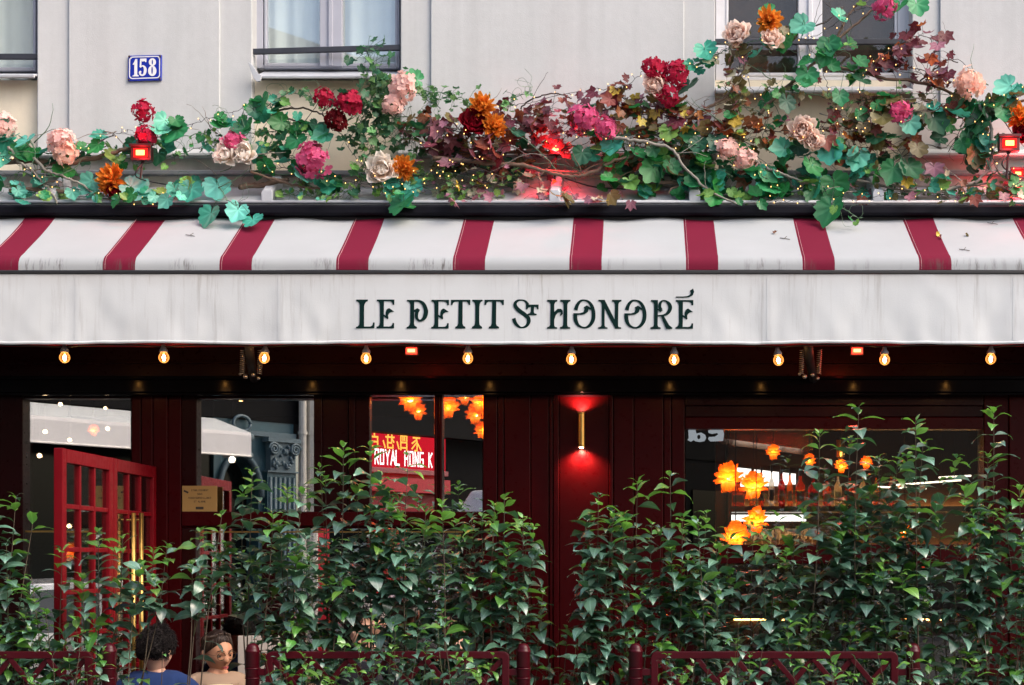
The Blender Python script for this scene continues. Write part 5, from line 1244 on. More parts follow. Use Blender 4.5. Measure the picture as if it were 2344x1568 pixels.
vine("fine leaved trail over the right upper window's sill", [[(1760, 200), (1850, 215), (1950, 235), (2050, 215), (2200, 215)]], 60, [('ivyl', 3), ('olive', 3), ('burg', 2), ('ivy', 2)], (12, 24), 24, name="garland_ivy", cat="ivy", tendrils=12)

# woody branches
def branch(label, pts, r0, r1=None, y=-.20, mat=M_BARK, twigs=0):
    c = gpath(pts, y, 7, .003); t = thing("branch", label, "branch", c[0], "bare branches of the garland"); r1 = r1 or r0 * .6; n = len(c)
    MB().tube(c, [lerp(r0, r1, i / (n - 1)) * RG.uniform(.9, 1.12) for i in range(n)], 7).build("bough", mat, t, smooth=True)
    for k in range(twigs):
        b = c[RG.randrange(n // 4, n)]; d = Vector((RG.uniform(-1, 1), RG.uniform(-.3, .1), RG.uniform(-.2, 1))).normalized(); q = [b]
        for i in range(6): d = (d + Vector((RG.gauss(0, .25), RG.gauss(0, .1), RG.gauss(0, .25)))).normalized(); q.append(q[-1] + d * RG.uniform(.02, .04))
        MB().tube(q, [r1 * .35 * (1 - i / 8) + .001 for i in range(7)], 4).build("twig", mat, t, smooth=True)
branch("thick brown branch rising to the left red floodlight", [(-40, 375), (70, 368), (150, 374), (235, 356), (300, 338), (345, 326)], .016, .012, -.24, twigs=3)
branch("knobbly brown branch lying low at the far left", [(24, 437), (70, 434), (110, 437), (150, 440)], .014, .010, -.25)
branch("grey forked twig crossing steeply at the far left", [(20, 337), (42, 369), (70, 387), (92, 413), (114, 435), (131, 467)], .008, .005, -.29, M_TWIG, 2)
branch("long grey green twig running down to the black box at the left", [(77, 360), (105, 389), (141, 402), (190, 425), (229, 458)], .009, .005, -.30, M_TWIG, 2)
branch("dark twig curving under the middle window's left half", [(623, 253), (673, 247), (717, 254), (744, 268), (770, 300)], .006, .004, -.18, M_DTWIG, 3)
branch("dark straight twig slanting down from the ivy strand", [(620, 256), (660, 270), (697, 285)], .007, .004, -.2, M_DTWIG, 1)
branch("sawn brown log end lying on the zinc left of the batten", [(549, 427), (600, 423), (658, 412)], .017, .014, -.20)
branch("thin brown branch curving along the zinc under the pink hydrangea", [(573, 392), (650, 418), (700, 428), (740, 433)], .008, .006, -.25, twigs=1)
branch("thick grey brown bough across the middle in the red glow", [(990, 362), (1098, 372), (1196, 380), (1290, 402), (1345, 398), (1400, 372), (1460, 352)], .013, .009, -.26, twigs=3)
branch("second bough lying low from the hidden red lamp to the right", [(1242, 392), (1376, 405), (1433, 415), (1567, 418)], .014, .010, -.22, twigs=2)
branch("brown bough behind the burgundy leaves", [(960, 345), (1080, 352), (1200, 348), (1330, 355)], .012, .008, -.13, twigs=4)
branch("pale grey branch arching down over the right half to the black box", [(1400, 315), (1450, 320), (1534, 341), (1565, 380), (1621, 435), (1690, 468)], .011, .006, -.31, M_TWIG, 3)
branch("dark branch rising from the russet vine to the blush peony", [(1440, 300), (1557, 274), (1618, 248), (1668, 214), (1698, 170), (1720, 120)], .010, .006, -.22, M_BARK, 3)
branch("thin arched twig springing up against the bare wall", [(1190, 245), (1230, 222), (1275, 215), (1310, 226)], .005, .003, -.16, M_DTWIG, 1)
branch("brown branch crossing the right upper window diagonally", [(1740, 262), (1758, 238), (1815, 187), (1862, 144), (1902, 104), (1936, 74), (1996, 23)], .012, .006, -.22, twigs=4)
branch("brown twig rising to the top edge over the right window", [(1909, 97), (1939, 40), (1975, -6)], .008, .005, -.2, twigs=2)
branch("dark forked twig in the right window's pane", [(1850, 70), (1862, 62), (1896, 47), (1929, 13)], .006, .003, -.2, M_DTWIG, 3)
branch("branch running right from the burgundy vine to the right edge", [(1925, 154), (2013, 177), (2133, 194), (2244, 241), (2360, 228)], .010, .008, -.22, twigs=3)
branch("dark twig springing up beside the orange leaf on the right", [(2107, 184), (2150, 150), (2163, 137), (2195, 143)], .005, .003, -.2, M_DTWIG, 2)
branch("wiry grey branch looping down on the right to the zinc", [(2240, 240), (2262, 275), (2270, 308), (2267, 375), (2244, 408), (2217, 422), (2127, 442), (2043, 425)], .011, .007, -.27, M_TWIG, 4)
branch("thin grey branch over the pale hydrangeas on the right", [(1720, 362), (1760, 385), (1809, 405), (1882, 428), (1950, 440)], .009, .005, -.28, M_TWIG, 2)
branch("green grey branch lying on the zinc at the right end", [(1950, 410), (2020, 425), (2100, 440), (2260, 420), (2350, 460)], .007, .005, -.25, M_TWIG, 3)

rt = random.Random(31)
for lab, x0, x1, y0, y1, n in (("tangle of thin dark twigs in the left third of the garland", 20, 640, 300, 440, 26), ("tangle of thin dark twigs in the middle of the garland", 900, 1420, 250, 430, 30), ("tangle of thin dark twigs in the right third of the garland", 1450, 2320, 180, 440, 44)):
    t = thing("twig_tangle", lab, "twigs", P((x0 + x1) / 2, y1, -.25), "bare branches of the garland")
    for k in range(n):
        p = P(rt.uniform(x0, x1), rt.uniform(y0, y1), rt.uniform(-.30, -.16)); d = Vector((rt.choice((-1, 1)) * rt.uniform(.5, 1), rt.gauss(0, .15), rt.gauss(.1, .45))).normalized(); q = [p]
        for j in range(rt.randrange(6, 13)):
            d = (d + Vector((rt.gauss(0, .22), rt.gauss(0, .08), rt.gauss(0, .22)))).normalized(); v = q[-1] + d * rt.uniform(.022, .042); v.y = min(-.05, max(-.36, v.y)); q.append(v)
        if min(v.z for v in q) < H(440, -.2): continue
        MB().tube(q, [.0038 * (1 - .8 * j / len(q)) for j in range(len(q))], 4).build("twig", rt.choice((M_DTWIG, M_TWIG, M_BARK, M_VSTEM)), t, smooth=True, fix=False)

# ------------------------------------------------------------------ flowers
def petal_mat(name, a, b):
    m, nt, out = new_mat(name)
    v = coords(nt); sep = N(nt, "ShaderNodeSeparateXYZ"); nt.links.new(v, sep.inputs[0])
    mr = N(nt, "ShaderNodeMapRange"); nt.links.new(sep.outputs[2], mr.inputs[0]); mr.inputs[1].default_value = 0.0; mr.inputs[2].default_value = 1.0
    c = mixrgb(nt, mr.outputs[0], a, b)
    oi = N(nt, "ShaderNodeObjectInfo"); hs = N(nt, "ShaderNodeHueSaturation"); nt.links.new(c, hs.inputs["Color"])
    m2 = N(nt, "ShaderNodeMapRange"); nt.links.new(oi.outputs["Random"], m2.inputs[0]); m2.inputs[3].default_value = .80; m2.inputs[4].default_value = 1.18; nt.links.new(m2.outputs[0], hs.inputs["Value"])
    p = N(nt, "ShaderNodeBsdfPrincipled"); nt.links.new(hs.outputs[0], p.inputs["Base Color"]); p.inputs["Roughness"].default_value = .75; p.inputs["Specular IOR Level"].default_value = .2
    t = N(nt, "ShaderNodeBsdfTranslucent"); nt.links.new(hs.outputs[0], t.inputs[0])
    mx = N(nt, "ShaderNodeMixShader"); mx.inputs[0].default_value = .42; nt.links.new(p.outputs[0], mx.inputs[1]); nt.links.new(t.outputs[0], mx.inputs[2]); nt.links.new(mx.outputs[0], out.inputs[0])
    return m
PMAT = {'cream': petal_mat("cream_petal", (.93, .72, .58), (.96, .92, .87)), 'blush': petal_mat("blush_petal", (.93, .63, .52), (.95, .82, .75)), 'palepink': petal_mat("pale_pink_petal", (.93, .63, .58), (.95, .80, .76)),
        'pink': petal_mat("pink_petal", (.72, .10, .27), (.93, .55, .66)), 'crimson': petal_mat("crimson_petal", (.46, .014, .055), (.76, .08, .20)), 'darkred': petal_mat("dark_red_petal", (.14, .003, .008), (.26, .006, .02)), 'orange': petal_mat("orange_petal", (.62, .16, .012), (.88, .34, .05))}
def unit_petal(name, Wd, cup, curl, mat, ruffle, nu=4, nv=5): return petal_mesh(name, 1.0, Wd, cup, curl, mat, nu, nv, ruffle=ruffle, tipw=.80)
PT = {}
def pet(kind, col):
    if (kind, col) not in PT:
        PT[kind, col] = [unit_petal("petal", .95 * f, .45, -.30 + .2 * g, PMAT[col], .10) if kind == 'peony' else unit_petal("petal", .40 * f, .55, -.20 + .3 * g, PMAT[col], .03, 2, 4) for f, g in ((1, 0), (.85, 1), (1.1, -.5))]
    return RG.choice(PT[kind, col])
FL = {}
def floret(col):
    if col not in FL:
        res = []
        for k in range(3):
            m = MB(); r0 = random.Random(k)
            for q in range(4):
                a = q * pi / 2 + r0.uniform(-.2, .2); ca, sa = cos(a), sin(a); bend = r0.uniform(.0, .35)
                pts = []
                for (l, w) in ((.05, .10), (.45, .42), (.85, .46), (1.08, .16)):
                    for s in (-1, 0, 1): pts.append((l * ca - s * w * sa, l * sa + s * w * ca, (l * l) * bend * .4 + .10 * abs(s) * l))
                fs = [(i*3+j, i*3+j+1, (i+1)*3+j+1, (i+1)*3+j) for i in range(3) for j in range(2)]
                m.add(pts, fs)
            res.append(m.mesh("floret", PMAT[col], smooth=True))
        FL[col] = res
    return RG.choice(FL[col])
M_SEPAL = LM['green']; M_EYE = pm("flower_eye", (.55, .42, .12), .7)
def flower(kind, col, px, py, rpx, label, y=-.30, face=None):
    c = P(px, py, y); r = rpx * PXM * 1.15
    names = {'peony': 'artificial_peony', 'dahlia': 'artificial_dahlia', 'hydrangea': 'artificial_hydrangea'}
    t = thing(names[kind], label, kind, c, "flowers of the garland")
    A = (face or Vector((RG.uniform(-.35, .35), -1, RG.uniform(-.1, .5)))).normalized()
    U = A.orthogonal().normalized(); W = A.cross(U)
    def add(name, me, base, d, s, inner, wid=1.0):
        o = bpy.data.objects.new(name, me); o.parent = t; COL.objects.link(o)
        d = d.normalized(); yv = (inner - d * inner.dot(d)); yv = yv.normalized() if yv.length > 1e-5 else d.orthogonal().normalized(); xv = yv.cross(d)
        mt = Matrix((xv, yv, d)).transposed(); o.rotation_euler = mt.to_euler(); o.location = base; o.scale = (s * wid, s, s)
    if kind == 'peony':
        for ring, (n, th, ln) in enumerate(((9, 78, .98), (8, 58, .92), (7, 38, .84), (6, 20, .74), (4, 8, .62))):
            for k in range(n):
                a = 2 * pi * (k + .5 * (ring % 2)) / n + RG.uniform(-.25, .25); e = radians(th + RG.uniform(-12, 12))
                rad = U * cos(a) + W * sin(a); d = A * cos(e) + rad * sin(e)
                add("petal", pet('peony', col), rad * r * .10 - A * r * .25, d, r * ln * RG.uniform(.88, 1.1), A + rad * -.2, RG.uniform(.75, 1.05) * (1 if ring < 3 else .8))
    elif kind == 'dahlia':
        for ring, (n, th, ln) in enumerate(((13, 86, 1.0), (13, 68, .98), (12, 50, .92), (10, 33, .85), (7, 17, .76))):
            for k in range(n):
                a = 2 * pi * (k + .5 * (ring % 2)) / n + RG.uniform(-.18, .18); e = radians(th + RG.uniform(-9, 9))
                rad = U * cos(a) + W * sin(a); d = A * cos(e) + rad * sin(e)
                add("petal", pet('dahlia', col), rad * r * .05 - A * r * .2, d, r * ln * RG.uniform(.9, 1.1), A, RG.uniform(.8, 1.1))
    else:
        n = int(34 + rpx * .6); ga = pi * (3 - sqrt(5))
        for k in range(n):
            zz = 1 - 1.55 * (k + .5) / n; rr_ = sqrt(max(0, 1 - zz * zz)); a = k * ga
            d = A * zz + U * rr_ * cos(a) + W * rr_ * sin(a); d = (d + Vector((RG.gauss(0, .12), RG.gauss(0, .12), RG.gauss(0, .12)))).normalized()
            add("floret", floret(col), d * r * RG.uniform(.52, .92) * (1 if RG.random() < .85 else 1.12), d + Vector((RG.gauss(0, .3), RG.gauss(0, .3), RG.gauss(0, .3))), r * RG.uniform(.24, .34), U)
    cal = MB(); cal.ball(-A * r * .3 + c, r * .38, seg=8, rings=5); cal.build("calyx", PMAT[col] if kind != 'hydrangea' else M_SEPAL, t, smooth=True)
    st = c - A * r * .5; MB().tube(catmull([st, st + Vector((0, .05, -.03)), P(px + RG.uniform(-15, 15), py + rpx * 1.3, -.12)], 5), .003, 5).build("stem", M_VSTEM, t, smooth=True)
    return t
flower('hydrangea', 'palepink', 4, 288, 30, "pale pink hydrangea cut by the left picture edge")
flower('hydrangea', 'palepink', 140, 325, 30, "pale pink hydrangea head against the wall above the thick left branch, upper of two"); flower('hydrangea', 'blush', 152, 352, 27, "blush hydrangea head resting on the thick left branch, lower of two")
flower('hydrangea', 'crimson', 328, 254, 24, "crimson hydrangea standing highest above the left red floodlight"); flower('hydrangea', 'crimson', 335, 312, 24, "crimson hydrangea sitting right on the left red floodlight")
flower('dahlia', 'orange', 255, 408, 30, "orange dahlia low on the zinc at the left"); flower('peony', 'darkred', 262, 440, 17, "small dark red bloom under the left orange dahlia"); flower('dahlia', 'orange', 241, 432, 14, "small orange bloom tucked under the left orange dahlia")
flower('hydrangea', 'pink', 535, 323, 24, "pink hydrangea above the pair of cream peonies"); flower('peony', 'cream', 518, 357, 28, "cream peony, left one of the pair below the left wall pier"); flower('peony', 'cream', 561, 356, 29, "cream peony, right one of the pair below the left wall pier")
flower('hydrangea', 'pink', 713, 369, 37, "large two tone pink hydrangea left of the ivy bush")
flower('hydrangea', 'crimson', 741, 224, 22, "small crimson hydrangea under the middle window's left pane"); flower('hydrangea', 'crimson', 799, 236, 29, "crimson hydrangea touching the ivy bush on its left"); flower('hydrangea', 'darkred', 770, 277, 24, "deep crimson hydrangea below the two crimson ones at the ivy bush")
flower('hydrangea', 'palepink', 921, 200, 31, "pale pink hydrangea on top of the ivy bush at its right"); flower('hydrangea', 'palepink', 899, 240, 24, "pale pink hydrangea hanging on the ivy bush's right side")
flower('peony', 'cream', 877, 390, 34, "large cream peony beside an orange dahlia below the ivy bush"); flower('dahlia', 'orange', 925, 385, 25, "orange dahlia touching the large cream peony")
flower('dahlia', 'orange', 1103, 246, 29, "orange dahlia above the dark red peony in the middle"); flower('peony', 'darkred', 1084, 284, 30, "dark red peony between the two orange dahlias"); flower('dahlia', 'orange', 1131, 290, 27, "orange dahlia to the lower right of the dark red peony")
flower('hydrangea', 'pink', 1337, 272, 30, "pink hydrangea, left one of the pair in the burgundy leaves"); flower('hydrangea', 'pink', 1387, 293, 27, "pink hydrangea, right one of the pair in the burgundy leaves")
flower('hydrangea', 'crimson', 1495, 158, 26, "crimson hydrangea at the upper left of the four bloom cluster on the wall"); flower('hydrangea', 'crimson', 1546, 170, 28, "crimson hydrangea at the upper right of the four bloom cluster on the wall"); flower('hydrangea', 'crimson', 1530, 221, 25, "crimson hydrangea at the bottom of the four bloom cluster on the wall"); flower('peony', 'blush', 1503, 198, 28, "blush peony in front of the crimson hydrangea cluster")
flower('peony', 'blush', 1688, 80, 30, "blush peony in front of the right upper window's left jamb"); flower('dahlia', 'orange', 1761, 46, 27, "orange dahlia high in the right upper window"); flower('peony', 'blush', 1765, 90, 24, "small blush peony under the highest orange dahlia")
flower('hydrangea', 'pink', 2024, 16, 25, "pink hydrangea at the top edge over the right upper window")
flower('hydrangea', 'blush', 2217, 193, 33, "large blush hydrangea on the pale wall at the right"); flower('hydrangea', 'pink', 2059, 256, 26, "two tone pink hydrangea among olive leaves on the right")
flower('peony', 'blush', 1836, 300, 29, "blush peony, upper of the pair below the right upper window"); flower('peony', 'blush', 1860, 322, 24, "blush peony, lower of the pair below the right upper window")
flower('hydrangea', 'palepink', 1662, 342, 24, "pale pink hydrangea half hidden by a green leaf right of centre"); flower('hydrangea', 'palepink', 1706, 365, 26, "pale pink hydrangea lowest of those right of centre")
flower('dahlia', 'orange', 2337, 268, 28, "orange dahlia at the right picture edge above the red floodlight"); flower('peony', 'darkred', 2338, 308, 24, "dark red bloom at the right picture edge beside the red floodlight")

# ------------------------------------------------------------------ fairy lights
M_FAIRY = emit("fairy_bulb", (1.0, .50, .15), 2.4); M_WIRE = pm("black_wire", (.012, .012, .014), .5)
def fairy(label, pts, y=-.30, step=22):
    c = gpath(pts, y, 10, .006); t = thing("fairy_light_string", label, "fairy lights", c[0], "fairy light strings in the garland")
    MB().tube(c, .0017, 4).build("wire", M_WIRE, t, smooth=True, fix=False)
    st = MB(); bu = MB(); acc = 0; k = 0
    for a, b in zip(c[:-1], c[1:]):
        acc += (b - a).length
        if acc > step * PXM:
            acc = 0; k += 1
            d = Vector((RG.gauss(0, .5), RG.uniform(-.7, .2), 1 if k % 2 else -.6)); d = d.normalized() * RG.uniform(.018, .030)
            st.tube([a, a + d], .0016, 4, False); bu.ball(a + d * 1.12, .0025, .0025, .0038, 6, 4)
    st.build("bulb_stems", M_WIRE, t, fix=False, kind="stuff"); bu.build("bulbs", M_FAIRY, t, smooth=True, fix=False, kind="stuff")
fairy("fairy light string sagging along the zinc at the far left", [(-20, 350), (60, 385), (100, 420), (180, 432), (240, 452), (330, 460), (400, 455)])
fairy("fairy light string standing up along the thick left branch", [(180, 358), (250, 312), (300, 300), (380, 300), (480, 270), (560, 250), (640, 235)], -.28)
fairy("fairy light string from the batten past the cream peony", [(590, 390), (660, 385), (740, 402), (800, 415), (900, 420), (960, 400), (1050, 400), (1130, 422)])
fairy("fairy light string zigzagging in the burgundy leaves", [(955, 345), (1010, 310), (1060, 300), (1092, 350), (1040, 372), (1000, 388), (1100, 360), (1170, 330)])
fairy("fairy light string drawn straight along the bare wall", [(1100, 240), (1200, 236), (1300, 216), (1430, 195), (1485, 150)], -.24)
fairy("fairy light string running right from the hidden red lamp", [(1250, 340), (1290, 315), (1340, 300), (1400, 312), (1450, 322), (1550, 330), (1650, 350), (1720, 390), (1800, 445)])
fairy("fairy light string along the top green vine of the right window", [(1560, 160), (1640, 122), (1700, 92), (1780, 82), (1850, 88), (1905, 60), (1960, 28), (2015, 12)])
fairy("fairy light string looping down in front of the right window", [(1830, 86), (1880, 150), (1900, 222), (1940, 268), (2000, 280), (1965, 205), (2000, 140), (2060, 100)])
fairy("fairy light string over the burgundy vine to the right edge", [(1985, 150), (2080, 165), (2170, 182), (2230, 232), (2300, 228), (2350, 200)])
fairy("fairy light string hanging round the wiry branch at the right", [(2190, 258), (2250, 292), (2268, 340), (2285, 392), (2350, 402)])
fairy("fairy light string between the russet leaves and pale hydrangeas", [(1560, 290), (1640, 310), (1700, 325), (1760, 265), (1720, 200), (1690, 120)])
fairy("short fairy light string lying low behind the black box", [(1720, 445), (1780, 462), (1830, 440), (1700, 330)], -.30)
fairy("fairy light string woven through the blush peonies on the right", [(1800, 320), (1880, 290), (1960, 300), (2040, 270), (2110, 255), (2200, 225)], -.31)
fairy("fairy light string through the ivy and pale sprays", [(790, 330), (850, 400), (900, 440), (1000, 420), (1100, 425), (1130, 395)], -.33)
fairy("fairy light string among the low leaves at the right end", [(1880, 440), (1960, 455), (2060, 440), (2160, 450), (2280, 440), (2350, 415)], -.31)

# ------------------------------------------------------------------ red floodlights in the garland
M_FLOODFACE = emit("floodlight_lens", (1.0, .015, .012), 1.0); M_FLOODCORE = emit("floodlight_core", (1.0, .36, .09), 2.6)
M_FLOODBODY = pm("floodlight_housing", (.02, .004, .004), .4)
def flood(px, py, label, y, power, tgt, s=1.0):
    c = P(px, py, y); t = thing("red_floodlight", label, "floodlight", c, "red floodlights in the garland")
    w, h = .058 * s, .042 * s
    m = MB(); m.box(c.x - w, c.x + w, y, y + .05, c.z - h, c.z + h)
    for k in range(5): m.box(c.x - w * .9 + k * w * .42, c.x - w * .9 + k * w * .42 + .006, y + .05, y + .066, c.z - h * .8, c.z + h * .8)
    m.build("housing", M_FLOODBODY, t, bev=.004)
    m = MB(); m.box(c.x - w - .006, c.x + w + .006, y - .012, y - .001, c.z + h * .82, c.z + h + .01); m.build("hood", M_FLOODBODY, t, bev=.003)
    m = MB(); m.box(c.x - w * .70, c.x + w * .70, y - .006, y - .001, c.z - h * .62, c.z + h * .62); m.build("lens", M_FLOODFACE, t, bev=.003)
    m = MB(); m.box(c.x - w * .42, c.x + w * .42, y - .010, y - .0062, c.z - h * .35, c.z + h * .35); m.build("element", M_FLOODCORE, t, bev=.002)
    m = MB(); m.tube([(c.x, y + .03, c.z - h), (c.x - .01, y + .03, H(432, -.1))], .007, 6); m.build("bracket", M_FLOODBODY, t)
    m = MB(); m.tube(catmull([(c.x + .01, y + .03, c.z - h), (c.x - .03, y + .02, c.z - h - .09), P(px + 75, 425, -.12), P(px + 160, 433, -.16)], 6), .0045, 5); m.build("cable", M_WIRE, t, smooth=True)
    point_light("flood_glow", c + Vector((0, -.045, .0)), (1, .02, .03), power, .02, t)
    spot_light("flood_beam", c + Vector((0, -.03, 0)), c + Vector(tgt), (1, .02, .04), power * 2.2, radians(110), .8, .03, t)
flood(322, 350, "red floodlight glowing on the left branch under a crimson hydrangea", -.36, 1.0, (0, -.5, .15))
flood(2311, 328, "red floodlight glowing at the right edge under the orange dahlia", -.36, 1.0, (0, -.5, .1))
flood(1272, 341, "red floodlight hidden in the burgundy leaves above the zinc batten", -.16, 2.2, (0, -.06, -.3), .7)
flood(2330, 398, "second red floodlight low at the right edge, washing the zinc red", -.12, 1.8, (0, -.08, -.3), .7)
# debris that fell on the awning
M_DRY = pm("dry_leaf_litter", (.22, .13, .07), .9, var=.4, scale=40); M_DRYG = pm("grey_twig_litter", (.12, .11, .10), .9)
def on_awning(px, t): y, z = fab_profile(t); return Vector((X(px, y), y, z + .006))
for px, t, lab in ((425, .38, "grey forked twig fallen on the white awning left of the third red stripe"), (1785, .45, "brittle grey twig fallen on the white awning before the eighth red stripe"), (2195, .70, "grey twig fallen on the white awning right of the ninth red stripe"), (2260, .12, "thin twig fallen high on the white awning at the right end")):
    c = on_awning(px, t); o = thing("fallen_twig", lab, "twig", c, "litter on the awning")
    MB().tube([c, c + Vector((.025, -.006, -.004)), c + Vector((.055, -.018, -.012))], .0024, 4).build("twig", M_DRYG, o); MB().tube([c + Vector((.025, -.006, -.004)), c + Vector((.04, .012, .012))], .0018, 4).build("side_twig", M_DRYG, o)
for px, t, mt, lab in ((1775, .36, 'brown', "crumpled brown leaf fallen on the white awning before the eighth red stripe"), (2145, .40, 'yellow', "yellow brown leaf fallen on the ninth red stripe"), (2152, .46, 'brown', "crumpled dark leaf below the yellow one on the ninth red stripe"), (2215, .4, 'olive', "small dry leaf on the white awning right of the ninth red stripe")):
    c = on_awning(px, t) + Vector((0, 0, .008)); o = bpy.data.objects.new("fallen_leaf", leaf_get('maple', mt)); COL.objects.link(o); o.location = c; o.rotation_euler = (radians(-65), RG.uniform(0, 6), RG.uniform(-1, 1)); o.scale = (.022, .03, .022); tag(o, lab, "leaf", "litter on the awning")
# ------------------------------------------------------------------ dark red street barriers
M_WINE = pm("wine_red_gloss_paint", (0.050, 0.0016, 0.006), 0.32, spec=.25, var=.2, scale=10)
YBAR = -1.85
def barrier(x0, x1, posts, label):
    cxm = (x0 + x1) / 2; t = thing("street_barrier", label, "barrier", (X(cxm, YBAR), YBAR, 0), "dark red barriers along the terrace")
    zt = H(1491, YBAR); zb = .28; w = .034; th = .03
    xa, xb = X(x0, YBAR), X(x1, YBAR)
    m = MB()      # rounded rectangular frame
    r = .03; out = []; inn = []
    for (cx, cz, a0) in ((xb - r, zt - r, 0), (xa + r, zt - r, 90), (xa + r, zb + r, 180), (xb - r, zb + r, 270)):
        for k in range(5):
            a = radians(a0 + 22.5 * k); out.append((cx + r * cos(a), cz + r * sin(a))); inn.append((min(max(cx + r * cos(a), xa + w), xb - w), min(max(cz + r * sin(a), zb + w), zt - w)))
    n = len(out); vs = [(x, YBAR - th/2, z) for x, z in out] + [(x, YBAR - th/2, z) for x, z in inn] + [(x, YBAR + th/2, z) for x, z in out] + [(x, YBAR + th/2, z) for x, z in inn]
    fs = []
    for i in range(n):
        j = (i + 1) % n; fs += [(i, j, n + j, n + i), (2*n + i, 3*n + i, 3*n + j, 2*n + j), (i, 2*n + i, 2*n + j, j), (n + i, n + j, 3*n + j, 3*n + i)]
    m.add(vs, fs); m.build("frame", M_WINE, t, bev=.003)
    zi = zt - w; zm = H(1560, YBAR) * 2 - zi; k = max(2, round((xb - xa - 2 * w) / .186)); cw = (xb - xa - 2 * w) / k
    for i in range(k):
        a = xa + w + cw * i
        for s, yy in ((0, -.004), (1, .0045)):
            p, q = ((a, zi), (a + cw, zm)) if s == 0 else ((a + cw, zi), (a, zm))
            d = Vector((q[0] - p[0], q[1] - p[1])); nn = Vector((-d.y, d.x)).normalized() * .0125
            m = MB(); m.prism([(p[0] + nn.x, p[1] + nn.y), (q[0] + nn.x, q[1] + nn.y), (q[0] - nn.x, q[1] - nn.y), (p[0] - nn.x, p[1] - nn.y)], YBAR + yy - .008, YBAR + yy); m.build("cross_bar", M_WINE, t, bev=.002)
    m = MB(); m.box(xa + w, xb - w, YBAR - .012, YBAR + .012, zm - .03, zm); m.build("middle_rail", M_WINE, t, bev=.003)
    for px in posts:
        x = X(px, YBAR); R = .0325; zp = H(1491, YBAR)
        m = MB(); m.lathe([(R, 0), (R, zp - .006), (R * 1.06, zp - .004), (R * 1.06, zp + .004), (R * .98, zp + .006), (R * .95, zp + .014), (R * .80, zp + .026), (R * .5, zp + .036), (.0001, zp + .040)], (x, YBAR, 0), 'Z', 24); m.build("post", M_WINE, t, smooth=True)
        for py in (1530, 1552):
            h = H(py, YBAR); m = MB(); m.lathe([(R + .001, h - .003), (R + .004, h - .002), (R + .004, h + .002), (R + .001, h + .003)], (x, YBAR, 0), 'Z', 24); m.build("collar", M_WINE, t, smooth=True)
        xe = xa if abs(x - xa) < abs(x - xb) else xb
        a, b = sorted((x, xe)); m = MB(); m.box(a + (R - .004 if a == x else -.002), b - (R - .004 if b == x else -.002), YBAR - .010, YBAR + .010, H(1546, YBAR), H(1531, YBAR)); m.build("bracket", M_WINE, t, bev=.002)
    return t
barrier(-420, 212, (250,), "dark red cross braced barrier at the left, ending beside the curly haired person")
barrier(609, 1166, (578, 1198), "dark red cross braced barrier between two round topped posts in the middle")
barrier(1490, 2055, (1455, 2090), "dark red cross braced barrier between two posts below the bar window")

# ------------------------------------------------------------------ planters with leafy shrubs
M_PLANTER = pm("dark_red_planter", (.06, .006, .010), .5, var=.3); M_SOIL = pm("potting_soil", (.03, .022, .016), .95, var=.5, scale=60, bump=.6, bscale=80)
for a, b, lab in ((-330, 125, "dark red planter box under the shrubs left of the red door"), (172, 460, "dark red planter box under the shrubs before the two seated people"), (470, 1260, "long dark red planter box behind the middle barrier"), (1310, 2420, "long dark red planter box behind the right barrier")):
    xa, xb = X(a, -1.67), X(b, -1.67); t = thing("planter", lab, "planter", ((xa + xb) / 2, -1.67, 0), "planters along the terrace")
    m = MB(); m.box(xa, xb, -1.80, -1.78, 0, .5); m.box(xa, xb, -1.56, -1.54, 0, .5); m.box(xa, xa + .02, -1.78, -1.56, 0, .5); m.box(xb - .02, xb, -1.78, -1.56, 0, .5); m.box(xa, xb, -1.78, -1.56, 0, .03); m.build("box", M_PLANTER, t)
    m = MB(); m.box(xa + .02, xb - .02, -1.779, -1.561, .031, .45); m.build("soil", M_SOIL, t, kind="stuff")
RS = random.Random(4242)
